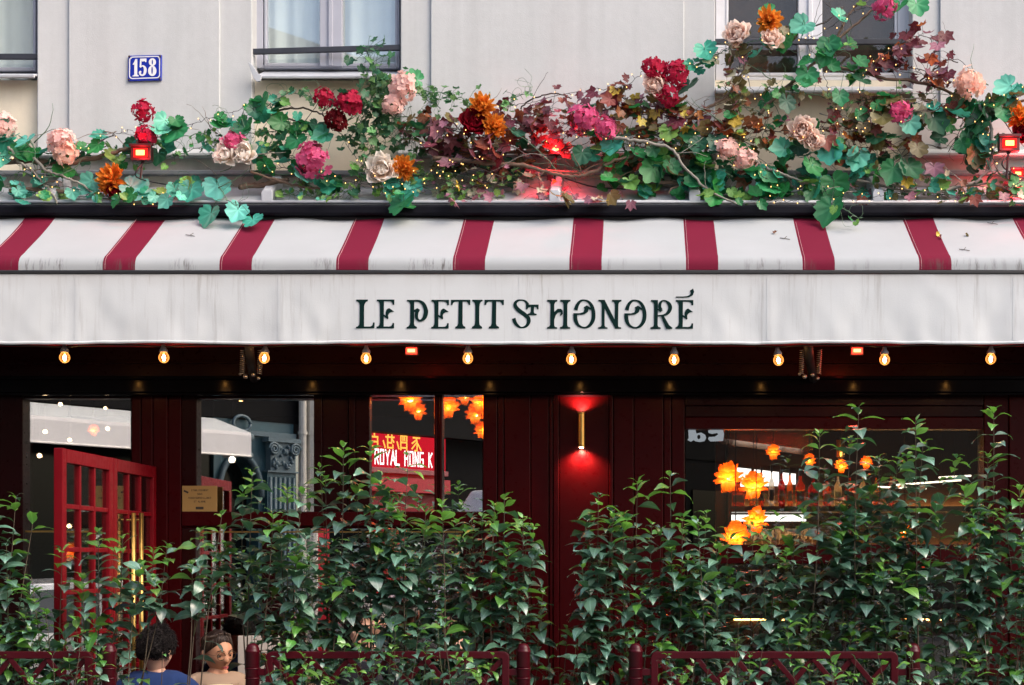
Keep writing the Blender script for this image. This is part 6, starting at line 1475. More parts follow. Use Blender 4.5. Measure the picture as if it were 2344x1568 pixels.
def shrub_leaf_mat(name, col, trans, tcol, rough):
    m, nt, out = new_mat(name)
    v = coords(nt); sep = N(nt, "ShaderNodeSeparateXYZ"); nt.links.new(v, sep.inputs[0])
    ab = N(nt, "ShaderNodeMath", operation='ABSOLUTE'); nt.links.new(sep.outputs[0], ab.inputs[0])
    mid = ramp(nt, ab.outputs[0], [(0.0, 1.0), (0.03, 0.0)])
    f = noise_tex(nt, v, 3.0, 3)
    c = mixrgb(nt, f, tuple(k * .75 for k in col), tuple(k * 1.3 for k in col)); c = mixrgb(nt, mid, c, tuple(min(1, k * 1.7 + .02) for k in col))
    oi = N(nt, "ShaderNodeObjectInfo"); hs = N(nt, "ShaderNodeHueSaturation"); nt.links.new(c, hs.inputs["Color"])
    mr = N(nt, "ShaderNodeMapRange"); nt.links.new(oi.outputs["Random"], mr.inputs[0]); mr.inputs[3].default_value = .62; mr.inputs[4].default_value = 1.4; nt.links.new(mr.outputs[0], hs.inputs["Value"])
    mm = N(nt, "ShaderNodeMath", operation='MULTIPLY'); nt.links.new(oi.outputs["Random"], mm.inputs[0]); mm.inputs[1].default_value = 9.7
    fr = N(nt, "ShaderNodeMath", operation='FRACT'); nt.links.new(mm.outputs[0], fr.inputs[0])
    mh = N(nt, "ShaderNodeMapRange"); nt.links.new(fr.outputs[0], mh.inputs[0]); mh.inputs[3].default_value = .475; mh.inputs[4].default_value = .52; nt.links.new(mh.outputs[0], hs.inputs["Hue"])
    p = N(nt, "ShaderNodeBsdfPrincipled"); nt.links.new(hs.outputs[0], p.inputs["Base Color"]); p.inputs["Roughness"].default_value = rough; p.inputs["Specular IOR Level"].default_value = .8
    p.inputs["Coat Weight"].default_value = .8; p.inputs["Coat Roughness"].default_value = .25
    t = N(nt, "ShaderNodeBsdfTranslucent"); t.inputs[0].default_value = (*tcol, 1)
    mx = N(nt, "ShaderNodeMixShader"); mx.inputs[0].default_value = trans
    nt.links.new(p.outputs[0], mx.inputs[1]); nt.links.new(t.outputs[0], mx.inputs[2]); nt.links.new(mx.outputs[0], out.inputs[0]); return m
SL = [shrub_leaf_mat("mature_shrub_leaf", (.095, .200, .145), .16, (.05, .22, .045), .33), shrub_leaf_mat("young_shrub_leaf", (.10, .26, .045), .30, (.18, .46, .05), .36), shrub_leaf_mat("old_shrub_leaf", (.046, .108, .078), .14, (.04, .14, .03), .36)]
def shrub_leaf(k, mat):
    r0 = random.Random(k); Wd = r0.uniform(.44, .58); curl = r0.uniform(.35, .95); fold = r0.uniform(.02, .20); tw = r0.uniform(-.25, .25); wav = r0.uniform(.0, .05)
    m = MB(); prof = [(0, .02), (.08, .22), (.22, .74), (.38, 1.0), (.56, .90), (.74, .56), (.88, .24), (1.0, .01)]
    vs = []
    ang = 0; z = 0; y = 0; pv = 0
    for i, (v, w) in enumerate(prof):
        a = curl * 1.7 * v ** 1.3                     # the blade arches over, away from its upper side
        if i: dz = (v - pv); z += dz * cos(a); y += dz * sin(a)
        pv = v
        for u in (-1, -.5, 0, .5, 1):
            x = u * w * Wd * .5; up = fold * abs(u) * w * Wd * .5 - wav * sin(v * 9 + u) * abs(u)
            xx = x * cos(tw * v) ; oy = -up * cos(a) + x * sin(tw * v); oz = up * sin(a)
            vs.append((xx, y + oy, z + oz))
    n = len(prof); fs = [(i*5+j, i*5+j+1, (i+1)*5+j+1, (i+1)*5+j) for i in range(n-1) for j in range(4)]
    m.add(vs, fs); return m.mesh("leaf", mat, smooth=True)
SLM = [[shrub_leaf(k * 3 + q, SL[q]) for k in range(6)] for q in range(3)]
M_SSTEM = pm("shrub_bark", (.085, .062, .042), .8, var=.4, scale=40); M_SSHOOT = pm("green_shoot", (.085, .095, .040), .6, var=.3, scale=40)
CLEAR = [(298, 1418, 418, 1585, .68), (425, 1425, 580, 1585, .80), (52, 1130, 122, 1330, .70), (262, 1120, 300, 1225, .8), (1240, 1110, 1310, 1330, .90), (1245, 1330, 1320, 1420, .6), (400, 1300, 445, 1440, .5), (570, 1470, 600, 1568, .7), (1190, 1470, 1215, 1568, .6), (1440, 1480, 1470, 1568, .6), (1640, 1150, 1700, 1240, .75), (110, 1380, 180, 1460, .4)]
def proj(p):
    z = p.y + D0; return 1465 + p.x * F / z, 1290 - (p.z - EYE) * F / z
def add_leaf(t, base, out_dir, size, q, o0):
    px, py = proj(base + out_dir * size * .5)
    if py > 1300 and RS.random() < min(.30, (py - 1300) / 400): return
    for (a, b, c, d, pr) in CLEAR:
        if a < px < c and b < py < d and RS.random() < pr: return
    o = bpy.data.objects.new("leaf", RS.choice(SLM[q])); o.parent = t; COL.objects.link(o)
    o.location = base - o0
    d = out_dir.normalized(); up = Vector((0, 0, 1)); yv = -(up - d * up.dot(d))
    yv = yv.normalized() if yv.length > 1e-4 else d.orthogonal().normalized(); xv = yv.cross(d)
    mt = Matrix((xv, yv, d)).transposed(); o.rotation_euler = (mt.to_quaternion() @ Quaternion((0, 0, 1), RS.gauss(0, .30))).to_euler()
    o.scale = (size * RS.uniform(.85, 1.12), size, size)
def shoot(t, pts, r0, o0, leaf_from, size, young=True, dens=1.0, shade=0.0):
    c = catmull(pts, 8); n = len(c)
    L = [0]; 
    for a, b in zip(c[:-1], c[1:]): L.append(L[-1] + (b - a).length)
    tot = L[-1]
    mb = MB(); mb.tube([v for v in c], [max(.0010, r0 * (1 - .85 * i / (n-1))) for i in range(n)], 5); mb.build("stem", M_SSTEM if r0 > .004 else M_SSHOOT, t, smooth=True, fix=False)
    s = tot; az = RS.uniform(0, pi); k = 0
    while s > leaf_from * tot:
        i = min(n - 2, next((j for j in range(n - 1) if L[j+1] >= s - 1e-9), n - 2)); f = (s - L[i]) / max(1e-6, L[i+1] - L[i]); b = c[i].lerp(c[i+1], f); ax = (c[i+1] - c[i]).normalized()
        d_tip = tot - s; g = min(1, .42 + d_tip / .12); sz = size * g * RS.uniform(.8, 1.15)
        U = ax.orthogonal().normalized(); W = ax.cross(U)
        for sgn in (0, pi):
            if RS.random() > .92 * dens: continue
            a = az + sgn + RS.uniform(-.3, .3); rad = U * cos(a) + W * sin(a)
            el = (1.05 if d_tip < .012 else .85 if d_tip < .05 else .55) + RS.uniform(-.35, .25); d = rad * cos(el) + ax * sin(el)
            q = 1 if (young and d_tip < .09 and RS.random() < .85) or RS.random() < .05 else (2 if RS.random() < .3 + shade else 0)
            add_leaf(t, b + rad * r0 * .6, d, sz, q, o0)
        az += pi / 2 + RS.uniform(-.35, .35); k += 1
        s -= (.014 if k < 2 else .030 if k < 4 else .054) * RS.uniform(.85, 1.2)
def shrub(label, base_px, tips, y=-1.67, sub=4, size=.120, hbase=.45, spread=62, low=(30, 300), group="leafy shrubs in the terrace planters", ty0=0.0):
    b = Vector((X(base_px, y), y, hbase)); t = thing("leafy_shrub", label, "shrub", b, group)
    nodes = []
    for (px, py) in tips:
        ty = y + ty0 + RS.uniform(-.10, .12); tip = P(px, py, ty); h = tip.z - b.z
        root = b + Vector((RS.uniform(-.03, .03), RS.uniform(-.02, .02), 0)); p1 = root.lerp(tip, .33) + Vector((RS.uniform(-.02, .02), RS.uniform(-.03, .03), 0)); p2 = root.lerp(tip, .68) + Vector((RS.uniform(-.018, .018), RS.uniform(-.03, .03), 0)); p1.x = lerp(p1.x, root.x, .4)
        shoot(t, [root, p1, p2, tip], .0062, b, max(.25, 1 - 1.1 / max(.4, h)), size)
        nodes.append((root, p1, p2, tip))
        for k in range(sub):
            f = RS.uniform(.20, .72); st = catmull([root, p1, p2, tip], 10); s0 = st[int(f * (len(st) - 1))]
            qx, qy = proj(tip); lw = RS.uniform(*low); e = P(qx + RS.gauss(0, spread), qy + lw, y + ty0 + RS.uniform(-.16, .20))
            if e.z < s0.z + .05: e.z = s0.z + RS.uniform(.05, .14)
            ex, ey = proj(e); sx_, sy_ = proj(s0)
            if any(295 < lerp(sx_, ex, f2) < 580 and lerp(sy_, ey, f2) > 1405 for f2 in (0.35, .7, 1)): continue
            m1 = s0.lerp(e, .5) + Vector(((e.x - s0.x) * .22, 0, -.02))
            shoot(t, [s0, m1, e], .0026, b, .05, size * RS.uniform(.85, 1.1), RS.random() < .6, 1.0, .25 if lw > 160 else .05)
    return t
shrub("shrub at the left picture edge before the left window", 8, [(37, 1135), (-25, 1150), (78, 1180)], sub=3, low=(40, 330))
shrub("low shrub before the outer edge of the open red door", 130, [(143, 1258), (72, 1320), (105, 1400)], sub=3, low=(20, 210))
shrub("shrub whose twin tips stand before the red door's panes", 215, [(224, 1218), (281, 1224), (190, 1320)], sub=3, low=(30, 240))
shrub("shrub before the brass door handles, above the curly haired person", 292, [(352, 1262), (383, 1248), (322, 1300)], sub=3, low=(20, 150), spread=45)
shrub("spindly shrub right of the dark pilaster, above the woman", 428, [(458, 1218), (440, 1292), (508, 1178)], sub=3, low=(20, 200), spread=45)
shrub("shrub with a lone tall shoot right of the gold notice", 560, [(577, 1082), (556, 1126), (626, 1180)], sub=3, low=(50, 330))
shrub("shrub with two equal tips before the drainpipe reflection", 668, [(658, 1116), (692, 1124), (640, 1200)], sub=3, low=(40, 330))
shrub("tall shrub reaching up left of the red sign reflection", 755, [(732, 1070), (745, 1092), (786, 1024)], sub=3, low=(60, 400))
shrub("tallest shrub of the middle clump, before the left end of the red sign", 845, [(847, 1022), (815, 1110), (880, 1130)], sub=3, low=(60, 400))
shrub("slender shrub with its tip under the white lettering of the red sign", 935, [(935, 1043), (975, 1172), (915, 1140)], sub=3, low=(60, 380))
shrub("shrub before the narrow pane with the van reflection", 1025, [(1012, 1155), (1045, 1192), (1070, 1215)], sub=3, low=(30, 300))
shrub("shrub at the middle window's right corner, before the pilaster", 1120, [(1155, 1138), (1102, 1182), (1132, 1160)], sub=3, low=(30, 300))
shrub("rightmost shrub of the middle clump, before the ribbed pilaster", 1185, [(1197, 1186), (1222, 1205), (1165, 1250)], sub=3, low=(30, 260), spread=40)
shrub("leftmost shrub of the right clump, under the wall sconce", 1365, [(1370, 1133), (1350, 1186), (1405, 1180)], sub=4, low=(30, 330), spread=45)
shrub("shrub with a drooping tip right of the sconce panel", 1450, [(1459, 1103), (1428, 1180), (1492, 1200)], sub=4, low=(40, 330))
shrub("upright shrub at the bar window's left frame", 1540, [(1534, 1090), (1562, 1185), (1512, 1220)], sub=4, low=(50, 330))
shrub("short shrub below the largest amber flower lamp", 1630, [(1597, 1192), (1668, 1214), (1640, 1250)], sub=3, low=(20, 260), spread=50)
shrub("shrub before the left end of the bottle shelf", 1730, [(1725, 1204), (1779, 1175), (1755, 1260)], sub=3, low=(20, 260))
shrub("tall shrub left of the tallest shoot in the bar window", 1850, [(1876, 993), (1840, 1168), (1815, 1235)], sub=3, low=(70, 420))
shrub("tallest shrub of all, rising over the bar window's top rail", 1945, [(1966, 930), (1946, 1007), (1920, 1190)], sub=3, low=(80, 460))
shrub("shrub between the two tallest shoots, half as high over the bar window", 2020, [(2010, 1049), (2048, 1180), (1990, 1200)], sub=3, low=(50, 330))
shrub("tall shrub with twin tips before the white tube lights", 2095, [(2096, 963), (2113, 1012), (2075, 1190)], sub=3, low=(80, 430))
shrub("low shrub right of the white tube lights", 2175, [(2150, 1200), (2195, 1232), (2130, 1262)], sub=3, low=(20, 260))
shrub("tall shrub before the bar window's right frame", 2262, [(2275, 939), (2262, 1040), (2238, 1150)], sub=4, low=(80, 430), spread=50)
shrub("shrub at the right picture edge", 2340, [(2333, 1118), (2300, 1182), (2372, 1140)], sub=4, low=(40, 330))
FG = "low shrubs poking through the barriers"
shrub("bright low shrub spilling over the middle barrier's top rail", 890, [(850, 1402), (905, 1440), (960, 1418), (820, 1480)], -1.80, 3, .078, low=(20, 130), spread=50, group=FG, ty0=-.20)
shrub("low shrub spilling over the right half of the middle barrier", 1040, [(1010, 1398), (1075, 1470), (1130, 1500)], -1.80, 3, .078, low=(20, 120), spread=45, group=FG, ty0=-.20)
shrub("single bright low shoot before the right barrier's left half", 1690, [(1690, 1424), (1745, 1488)], -1.80, 2, .078, low=(30, 120), spread=30, group=FG, ty0=-.20)
shrub("low shrub hanging over the right barrier's end post", 2080, [(2085, 1482), (2010, 1500), (2130, 1520)], -1.80, 3, .078, low=(10, 80), spread=40, group=FG, ty0=-.20)
shrub("low bright shrub reaching through the middle barrier's left end", 660, [(640, 1480), (700, 1500), (740, 1530)], -1.80, 3, .085, low=(5, 60), spread=40, group=FG, ty0=-.20)
shrub("low shrub reaching through the right barrier's right half", 1930, [(1900, 1495), (1960, 1510), (1850, 1530)], -1.80, 3, .085, low=(5, 60), spread=45, group=FG, ty0=-.20)
shrub("low dark shrub reaching through the right barrier's left end", 1560, [(1530, 1500), (1590, 1520)], -1.80, 3, .085, low=(5, 60), spread=45, group=FG, ty0=-.20)
shrub("low shrub in front of the left barrier", 150, [(120, 1500), (190, 1440), (60, 1530)], -1.80, 4, .078, low=(10, 110), spread=50, group=FG, ty0=-.20)
shrub("thin bright shoot before the curly haired person's sweater", 340, [(372, 1492), (318, 1560)], -1.80, 1, .078, low=(20, 80), spread=20, group=FG, ty0=-.20)
shrub("low shrub between the middle and the right barrier", 1290, [(1300, 1440), (1345, 1490), (1255, 1500)], -1.72, 4, .090, low=(10, 110), spread=45, group=FG)
shrub("low shrub behind the right barrier's middle", 1860, [(1800, 1440), (1880, 1430), (1950, 1450)], -1.72, 4, .090, low=(10, 120), spread=55, group=FG)
shrub("low shrub at the bottom right corner", 2250, [(2210, 1480), (2290, 1500), (2340, 1450)], -1.75, 4, .090, low=(10, 110), spread=55, group=FG)
shrub("low shrub at the left edge behind the barrier", 20, [(30, 1420), (-10, 1390), (90, 1450)], -1.72, 4, .090, low=(10, 110), spread=45, group=FG)
shrub("low shrub behind the middle barrier's left part", 690, [(660, 1400), (720, 1420), (640, 1450)], -1.72, 4, .090, low=(10, 120), spread=45, group=FG)
# ------------------------------------------------------------------ people on the terrace
def skin_mat(name, col, red=.5):
    m, nt, out = new_mat(name); v = coords(nt); f = noise_tex(nt, v, 14, 4)
    c = mixrgb(nt, f, tuple(k * .88 for k in col), (min(1, col[0] * 1.08), col[1] * 1.0, col[2] * .96))
    p = principled(nt, out, c, .5, 0, 0, .4); p.inputs["Subsurface Weight"].default_value = .12; p.inputs["Subsurface Radius"].default_value = (.012, .005, .003); p.inputs["Subsurface Scale"].default_value = 1.0
    return m
M_SKIN1 = skin_mat("fair_skin", (.66, .40, .30)); M_SKIN2 = skin_mat("tan_skin", (.60, .31, .19)); M_SKIN3 = skin_mat("dim_skin", (.50, .30, .22))
M_HAIR = pm("dark_curly_hair", (.010, .007, .008), .6, spec=.25, var=.6, scale=60); M_HAIR2 = pm("dark_brown_hair", (.016, .008, .006), .5, spec=.3, var=.5, scale=60); M_HAIR2B = pm("brown_hair_strands", (.045, .024, .015), .4, var=.5, scale=80); M_HAIRG = pm("grey_hair", (.30, .28, .27), .5, var=.3, scale=60)
M_LIPS = pm("lip_skin", (.42, .08, .08), .4); M_EYEW = pm("eye_white", (.75, .72, .70), .25); M_IRIS = pm("brown_iris", (.03, .015, .008), .15)
M_SWEATER = pm("blue_ribbed_sweater", (.010, .034, .135), .95, var=.25, scale=30); M_JACKET = pm("tan_jacket", (.34, .235, .165), .8, var=.12, scale=10); M_TOP = pm("cream_top", (.72, .60, .44), .85); M_TROUSER = pm("dark_trousers", (.03, .03, .04), .85)
M_SPEC = pm("spectacle_wire", (.10, .065, .03), .35, .6); M_LENS = glass_mat("spectacle_lens", .10, (.95, .95, .95)); M_COATD = pm("dark_coat", (.02, .02, .03), .85)
def skin_mesh(name, verts, edges, radii, mat, parent, sub=2, root=0):
    o0 = wpos(parent); me = bpy.data.meshes.new(name); me.from_pydata([tuple(Vector(v) - o0) for v in verts], edges, []); me.materials.append(mat)
    o = bpy.data.objects.new(name, me); link(o, parent)
    o.modifiers.new("skin", 'SKIN'); sub_ = o.modifiers.new("sub", 'SUBSURF'); sub_.levels = sub; sub_.render_levels = sub
    sv = me.skin_vertices[0].data
    for i, r in enumerate(radii): sv[i].radius = (r, r) if not isinstance(r, tuple) else r
    sv[root].use_root = True; o.modifiers["skin"].use_smooth_shade = True
    return o
def head_mesh(name, hf, mat, parent, feats=True):
    """hf: matrix from head space (x right, y forward, z up, origin at the middle of the head) to the world"""
    m = MB(); seg, rings = 40, 34; vs = []
    g = lambda x, s: exp(-(x / s) ** 2)
    for i in range(rings + 1):
        for k in range(seg):
            th = pi * i / rings; ph = 2 * pi * k / seg
            d = Vector((sin(th) * sin(ph), sin(th) * cos(ph), cos(th)))
            x, y, z = d.x * .074, d.y * .094, d.z * .116
            front = max(0, d.y)
            jaw = max(0, -z - .015) / .10
            x *= 1 - .34 * min(1, jaw) ** 1.2; 
            if d.y < 0: y *= 1 - .42 * min(1, jaw); 
            else: y *= 1 - .08 * min(1, jaw)
            if z < 0 and d.y < 0: z *= 1 - .18 * -d.y
            y += front ** 1.5 * (.026 * g(x, .0105) * g(z + .026, .018) + .016 * g(x, .009) * g(z - .002, .026) + .006 * g(z - .033, .012) * g(abs(x) - .03, .025) - .011 * g(abs(x) - .031, .016) * g(z - .008, .015)
                 + .007 * g(x, .024) * g(z + .062, .012) - .004 * g(x, .02) * g(z + .075, .006) + .009 * g(x, .022) * g(z + .096, .016) + .004 * g(abs(x) - .042, .018) * g(z + .022, .022))
            x += (1 if x > 0 else -1) * .003 * g(z + .022, .025) * front
            vs.append(hf @ Vector((x, y, z)))
    fs = []
    for i in range(rings):
        for k in range(seg):
            a = i * seg + k; b = i * seg + (k + 1) % seg; fs.append((a, b, b + seg, a + seg))
    m.add(vs, fs)
    for sx in (-1, 1):                    # ears
        e = []; 
        for i in range(9):
            for k in range(10):
                th = pi * i / 8; ph = 2 * pi * k / 10; q = Vector((sin(th) * cos(ph), sin(th) * sin(ph), cos(th)))
                rim = .45 if q.x * sx > .2 and abs(q.y) < .5 and abs(q.z) < .5 else 1
                e.append(hf @ Vector((sx * (.073 + .012 * (q.x * sx) * rim + .008), -.008 + q.y * .017 - .004 * q.z, -.012 + q.z * .031)))
        m.add(e, [(i*10+k, i*10+(k+1) % 10, (i+1)*10+(k+1) % 10, (i+1)*10+k) for i in range(8) for k in range(10)])
    return m
def person(name_label, hip, facing, head_c, head_m, skin, body_v, arms, cloth, hair_fn, extras):
    pass
def seated(label, x, y, yaw, head_z, head_yaw, head_pitch, skin, cloth, lean=0.0, clothname="sweater", xoff=0.0, roll=0.0, shd=.235):
    """a seated figure; yaw 0 looks away from the street (+y)"""
    t = thing("person", label, "person", (x, y, 0))
    R = Matrix.Rotation(yaw, 3, 'Z'); o = Vector((x, y, 0))
    W = lambda a, b, c: o + R @ Vector((a, b, c))
    hc = Vector((x + xoff, y, head_z)) + R @ Vector((0, lean, 0))
    sh = head_z - shd; hip = .50
    def at(a, b, c): 
        k = max(0, (c - hip) / (sh - hip)); return W(a, b, c) + Vector((xoff * k, 0, 0)) + R @ Vector((0, lean * k, 0))
    V = [at(0, 0, hip), at(0, 0, hip + .16), at(0, .0, sh - .14), at(0, 0, sh - .01), hc + Vector((0, 0, -.62 * shd)), hc + Vector((0, 0, -.07)),
         at(.10, 0, sh + .0), at(.185, 0, sh - .03), at(.235, .05, sh - .28), at(.18, .26, sh - .34), at(.13, .34, sh - .31),
         at(-.10, 0, sh + .0), at(-.185, 0, sh - .03), at(-.235, .05, sh - .28), at(-.18, .26, sh - .34), at(-.13, .34, sh - .31),
         W(.09, .04, hip - .02), W(.13, .42, hip - .0), W(.13, .44, .10), W(.13, .56, .05), W(-.09, .04, hip - .02), W(-.13, .42, hip), W(-.13, .44, .10), W(-.13, .56, .05)]
    E = [(0,1),(1,2),(2,3),(3,4),(4,5),(3,6),(6,7),(7,8),(8,9),(9,10),(3,11),(11,12),(12,13),(13,14),(14,15),(0,16),(16,17),(17,18),(18,19),(0,20),(20,21),(21,22),(22,23)]
    Rr = [.13, .125, .14, .075, .052, .055, .062, .055, .044, .034, .03, .062, .055, .044, .034, .03, .085, .062, .045, .035, .085, .062, .045, .035]
    skin_mesh("body", V, E, Rr, skin, t)
    # hands: palm, four fingers and a thumb, resting in the lap
    for s, wr in ((1, V[10]), (-1, V[15])):
        f = R @ Vector((-.5 * s, .85, .0)); f.normalize(); side = f.cross(Vector((0, 0, 1))); hv = [wr - f * .03, wr + f * .045]; he = [(0, 1)]; hr = [(.026, .018), (.036, .015)]
        for q in range(4):
            b = wr + f * .07 + side * (q - 1.5) * .019; L = (.068, .078, .074, .058)[q]
            k = len(hv); hv += [b, b + f * L * .5 + Vector((0, 0, -.006)), b + f * L + Vector((0, 0, -.028))]; he += [(1, k), (k, k+1), (k+1, k+2)]; hr += [.0095, .0088, .0075]
        k = len(hv); th = -side * s; hv += [wr + f * .02 + th * .035, wr + f * .06 + th * .05 + Vector((0, 0, -.01))]; he += [(1, k), (k, k+1)]; hr += [.011, .009]
        skin_mesh("hand", hv, he, hr, skin, t, 1)
    hf = Matrix.Translation(hc) @ (Matrix.Rotation(yaw + head_yaw, 4, 'Z') @ Matrix.Rotation(roll, 4, 'Y') @ Matrix.Rotation(head_pitch, 4, 'X'))
    head_mesh("head", hf, skin, t).build("head", skin, t, smooth=True)
    # clothes follow the body
    CV = V[:4] + V[6:10] + V[11:15]; idx = {0:0,1:1,2:2,3:3,6:4,7:5,8:6,9:7,11:8,12:9,13:10,14:11}
    CE = [(idx[a], idx[b]) for a, b in E if a in idx and b in idx]; CR = [Rr[i] + (.034 if i < 4 else .026) for i in idx]
    CR[3] = .082
    skin_mesh(clothname, CV, CE, CR, cloth, t)
    TV = [V[0], V[16], V[17], V[18], V[20], V[21], V[22]]; skin_mesh("trousers", TV, [(0,1),(1,2),(2,3),(0,4),(4,5),(5,6)], [.135, .098, .074, .058, .098, .074, .058], M_TROUSER, t)
    return t, hf, at, sh
def hair_shell(t, hf, mat, name, back_low, front_z, thick=.012, wave=.004, seed=1, strands=900, slen=.03, curl=.5):
    m = MB(); seg, rings = 44, 26; rr = random.Random(seed)
    def fn(u, v):
        ph = 2 * pi * u; front = cos(ph)
        lim = lerp(back_low, front_z, ((front + 1) / 2) ** 1.6)
        th = v * lim; d = Vector((sin(th) * sin(ph), sin(th) * cos(ph), cos(th)))
        n1 = noise.noise(Vector((d.x * 9, d.y * 9, d.z * 9 + seed))); e = .0015 + thick * min(1, (1 - v) / .42) ** .6 + wave * n1 * min(1, (1 - v) / .2)
        zz = d.z * (.116 + e); xx = d.x * (.074 + e); yy = d.y * (.094 + e)
        if d.y < 0 and zz < 0: yy *= 1 - .42 * min(1, max(0, -zz - .015) / .10)
        return hf @ Vector((xx, yy, zz))
    m.grid(fn, seg, rings)
    hm_ = m.build(name, mat, t, smooth=True, fix=False)
    st = MB()
    for k in range(strands):
        u, v = rr.random(), rr.random() ** .6; p = fn(u, v * .97); q = fn(u, min(1, v * .97 + .05)); nrm = (p - hf @ Vector((0, 0, -.01))).normalized(); dn = (q - p).normalized() if (q - p).length > 1e-6 else nrm
        side = nrm.cross(dn); a = rr.uniform(-1, 1); pts = [p - nrm * .003]; ph = rr.uniform(0, 6.28)
        for j in range(1, 5):
            f = j / 4; pts.append(p + nrm * (slen * .35 * sin(f * 2.6) * rr.uniform(.5, 1.3)) + dn * slen * f * .8 + side * (a * slen * .5 * f + curl * .008 * sin(ph + f * 7)))
        st.tube(pts, [.0022, .0022, .0019, .0014, .0006], 3, False)
    st.build("hair_locks", mat, hm_, smooth=True, fix=False, kind="stuff")
    return hm_, fn
# man seen from behind: dark curly hair, blue ribbed sweater
ym = -.80
pm_ = P(358, 1494, ym)
man, hfm, atm, shm = seated("person with dark curly hair and a blue ribbed sweater, seen from behind", pm_.x, ym - .02, 0.05, pm_.z, -.22, -.30, M_SKIN1, M_SWEATER, .02, shd=.175)
hair_shell(man, hfm, M_HAIR, "curly_hair", 1.98, 1.05, .024, .014, 3, 1800, .036, 1.0)
tuft = MB(); c = hfm @ Vector((.01, -.01, .145)); tuft.ball(c, .022, .022, .026, 10, 8)
rr = random.Random(9)
for k in range(70):
    d = Vector((rr.gauss(0, 1), rr.gauss(0, 1), rr.gauss(.4, 1))).normalized(); tuft.tube([c + d * .015, c + d * .03, c + d * .036 + Vector((rr.uniform(-.01, .01), 0, rr.uniform(-.01, .01)))], [.002, .0016, .0008], 3, False)
tuft.build("hair_knot", M_HAIR, man, smooth=True, fix=False)
rb = MB()
for k in range(34):                         # ribs of the sweater's back and rolled collar
    x = -.19 + k * .0115
    rb.tube([atm(x, -.150 + abs(x) ** 2 * 1.4, shm - .30), atm(x, -.160 + abs(x) ** 2 * 1.6, shm - .15), atm(x * .96, -.115 + abs(x) ** 2 * 1.2, shm - .02)], .0042, 4, False)
rb.build("sweater_ribs", M_SWEATER, man, smooth=True, fix=False, kind="stuff")
cl = MB(); cc = atm(0, .0, shm + .045); cl.tube([cc + Vector((.070 * cos(a), .066 * sin(a) , .012 * sin(a))) for a in [2 * pi * k / 24 for k in range(25)]], .016, 8); cl.build("collar", M_SWEATER, man, smooth=True)
# woman in glasses and a tan jacket, turned to the right and looking down
yw = -.62
pw_ = P(497, 1493, yw)
wom, hfw, atw, shw = seated("woman with tied back hair, wire glasses and a tan jacket, looking down", pw_.x - .03, yw, radians(180 + 20), pw_.z, radians(24), -.20, M_SKIN2, M_JACKET, .03, "jacket", .03, .06, .185)
hw_, fnw = hair_shell(wom, hfw, M_HAIR2, "tied_back_hair", 1.95, .84, .009, .003, 5, 60, .012, .0)
hs_ = MB(); r9 = random.Random(21)
for k in range(150):                          # strands drawn back from the hairline to the bun
    u = r9.random(); j = r9.uniform(-.012, .012); bun = hfw @ Vector((r9.gauss(0, .012), -.100, .035 + r9.gauss(0, .012)))
    pts = [fnw(u + j * (1 - v), v) for v in (.985, .9, .78, .62, .45)]
    c0 = hfw @ Vector((0, 0, 0)); pts = [p + (p - c0).normalized() * .0025 for p in pts] + [bun]
    hs_.tube(catmull(pts, 3), [.0018] * 16, 3, False)
hs_.build("hair_strands", M_HAIR2B, wom, smooth=True, fix=False, kind="stuff")
bn = MB(); bn.ball(hfw @ Vector((0, -.115, .035)), .040, .034, .040, 14, 10); bn.build("hair_bun", M_HAIR2, wom, smooth=True)
m = MB()
for sx in (-1, 1):
    m.tube([hfw @ Vector((sx * .0305 + .0235 * cos(a), .0955 + .002, .005 + .0225 * sin(a))) for a in [2 * pi * k / 28 for k in range(29)]], .0021, 5, False)
    m.tube([hfw @ Vector((sx * .054, .096, .009)), hfw @ Vector((sx * .072, .060, .008)), hfw @ Vector((sx * .078, .0, .006))], .0012, 4)
m.tube([hfw @ Vector((-.008, .099, .009)), hfw @ Vector((0, .103, .012)), hfw @ Vector((.008, .099, .009))], .0013, 4)
m.build("glasses", M_SPEC, wom, smooth=True)
for sx in (-1, 1):
    m = MB(); m.ball(hfw @ Vector((sx * .031, .0735, .006)), .0118, .0118, .0118, 12, 8); e = m.build("eye", M_EYEW, wom, smooth=True)
    m = MB(); m.ball(hfw @ Vector((sx * .031, .0845, .003)), .0055, .0055, .0055, 8, 6); m.build("iris", M_IRIS, e, smooth=True)
    m = MB(); m.ball(hfw @ Vector((sx * .031, .0735, .0095)), .0125, .0125, .0115, 14, 10); m.tube(catmull([hfw @ Vector((sx * .017, .091, .0115)), hfw @ Vector((sx * .031, .0905, .0165)), hfw @ Vector((sx * .047, .082, .0105))], 5), [.0022] * 11, 5); m.build("eyelid", M_SKIN2, wom, smooth=True)
    m = MB(); m.tube(catmull([hfw @ Vector((sx * .014, .0985, .030)), hfw @ Vector((sx * .032, .0960, .036)), hfw @ Vector((sx * .050, .083, .030))], 5), [.0016 + .0012 * sin(pi * k / 10) for k in range(11)], 5); m.build("eyebrow", M_HAIR2, wom, smooth=True)
m = MB()
for dz, th in ((.0035, .0034), (-.0045, .0042)):
    m.tube(catmull([hfw @ Vector((-.022, .0865, -.060)), hfw @ Vector((-.009, .0975, -.0605 + dz)), hfw @ Vector((0, .0990, -.0615 + dz)), hfw @ Vector((.009, .0975, -.0605 + dz)), hfw @ Vector((.022, .0865, -.060))], 5), [.0008 + th * sin(pi * k / 20) for k in range(21)], 6)
m.build("lips", M_LIPS, wom, smooth=True)
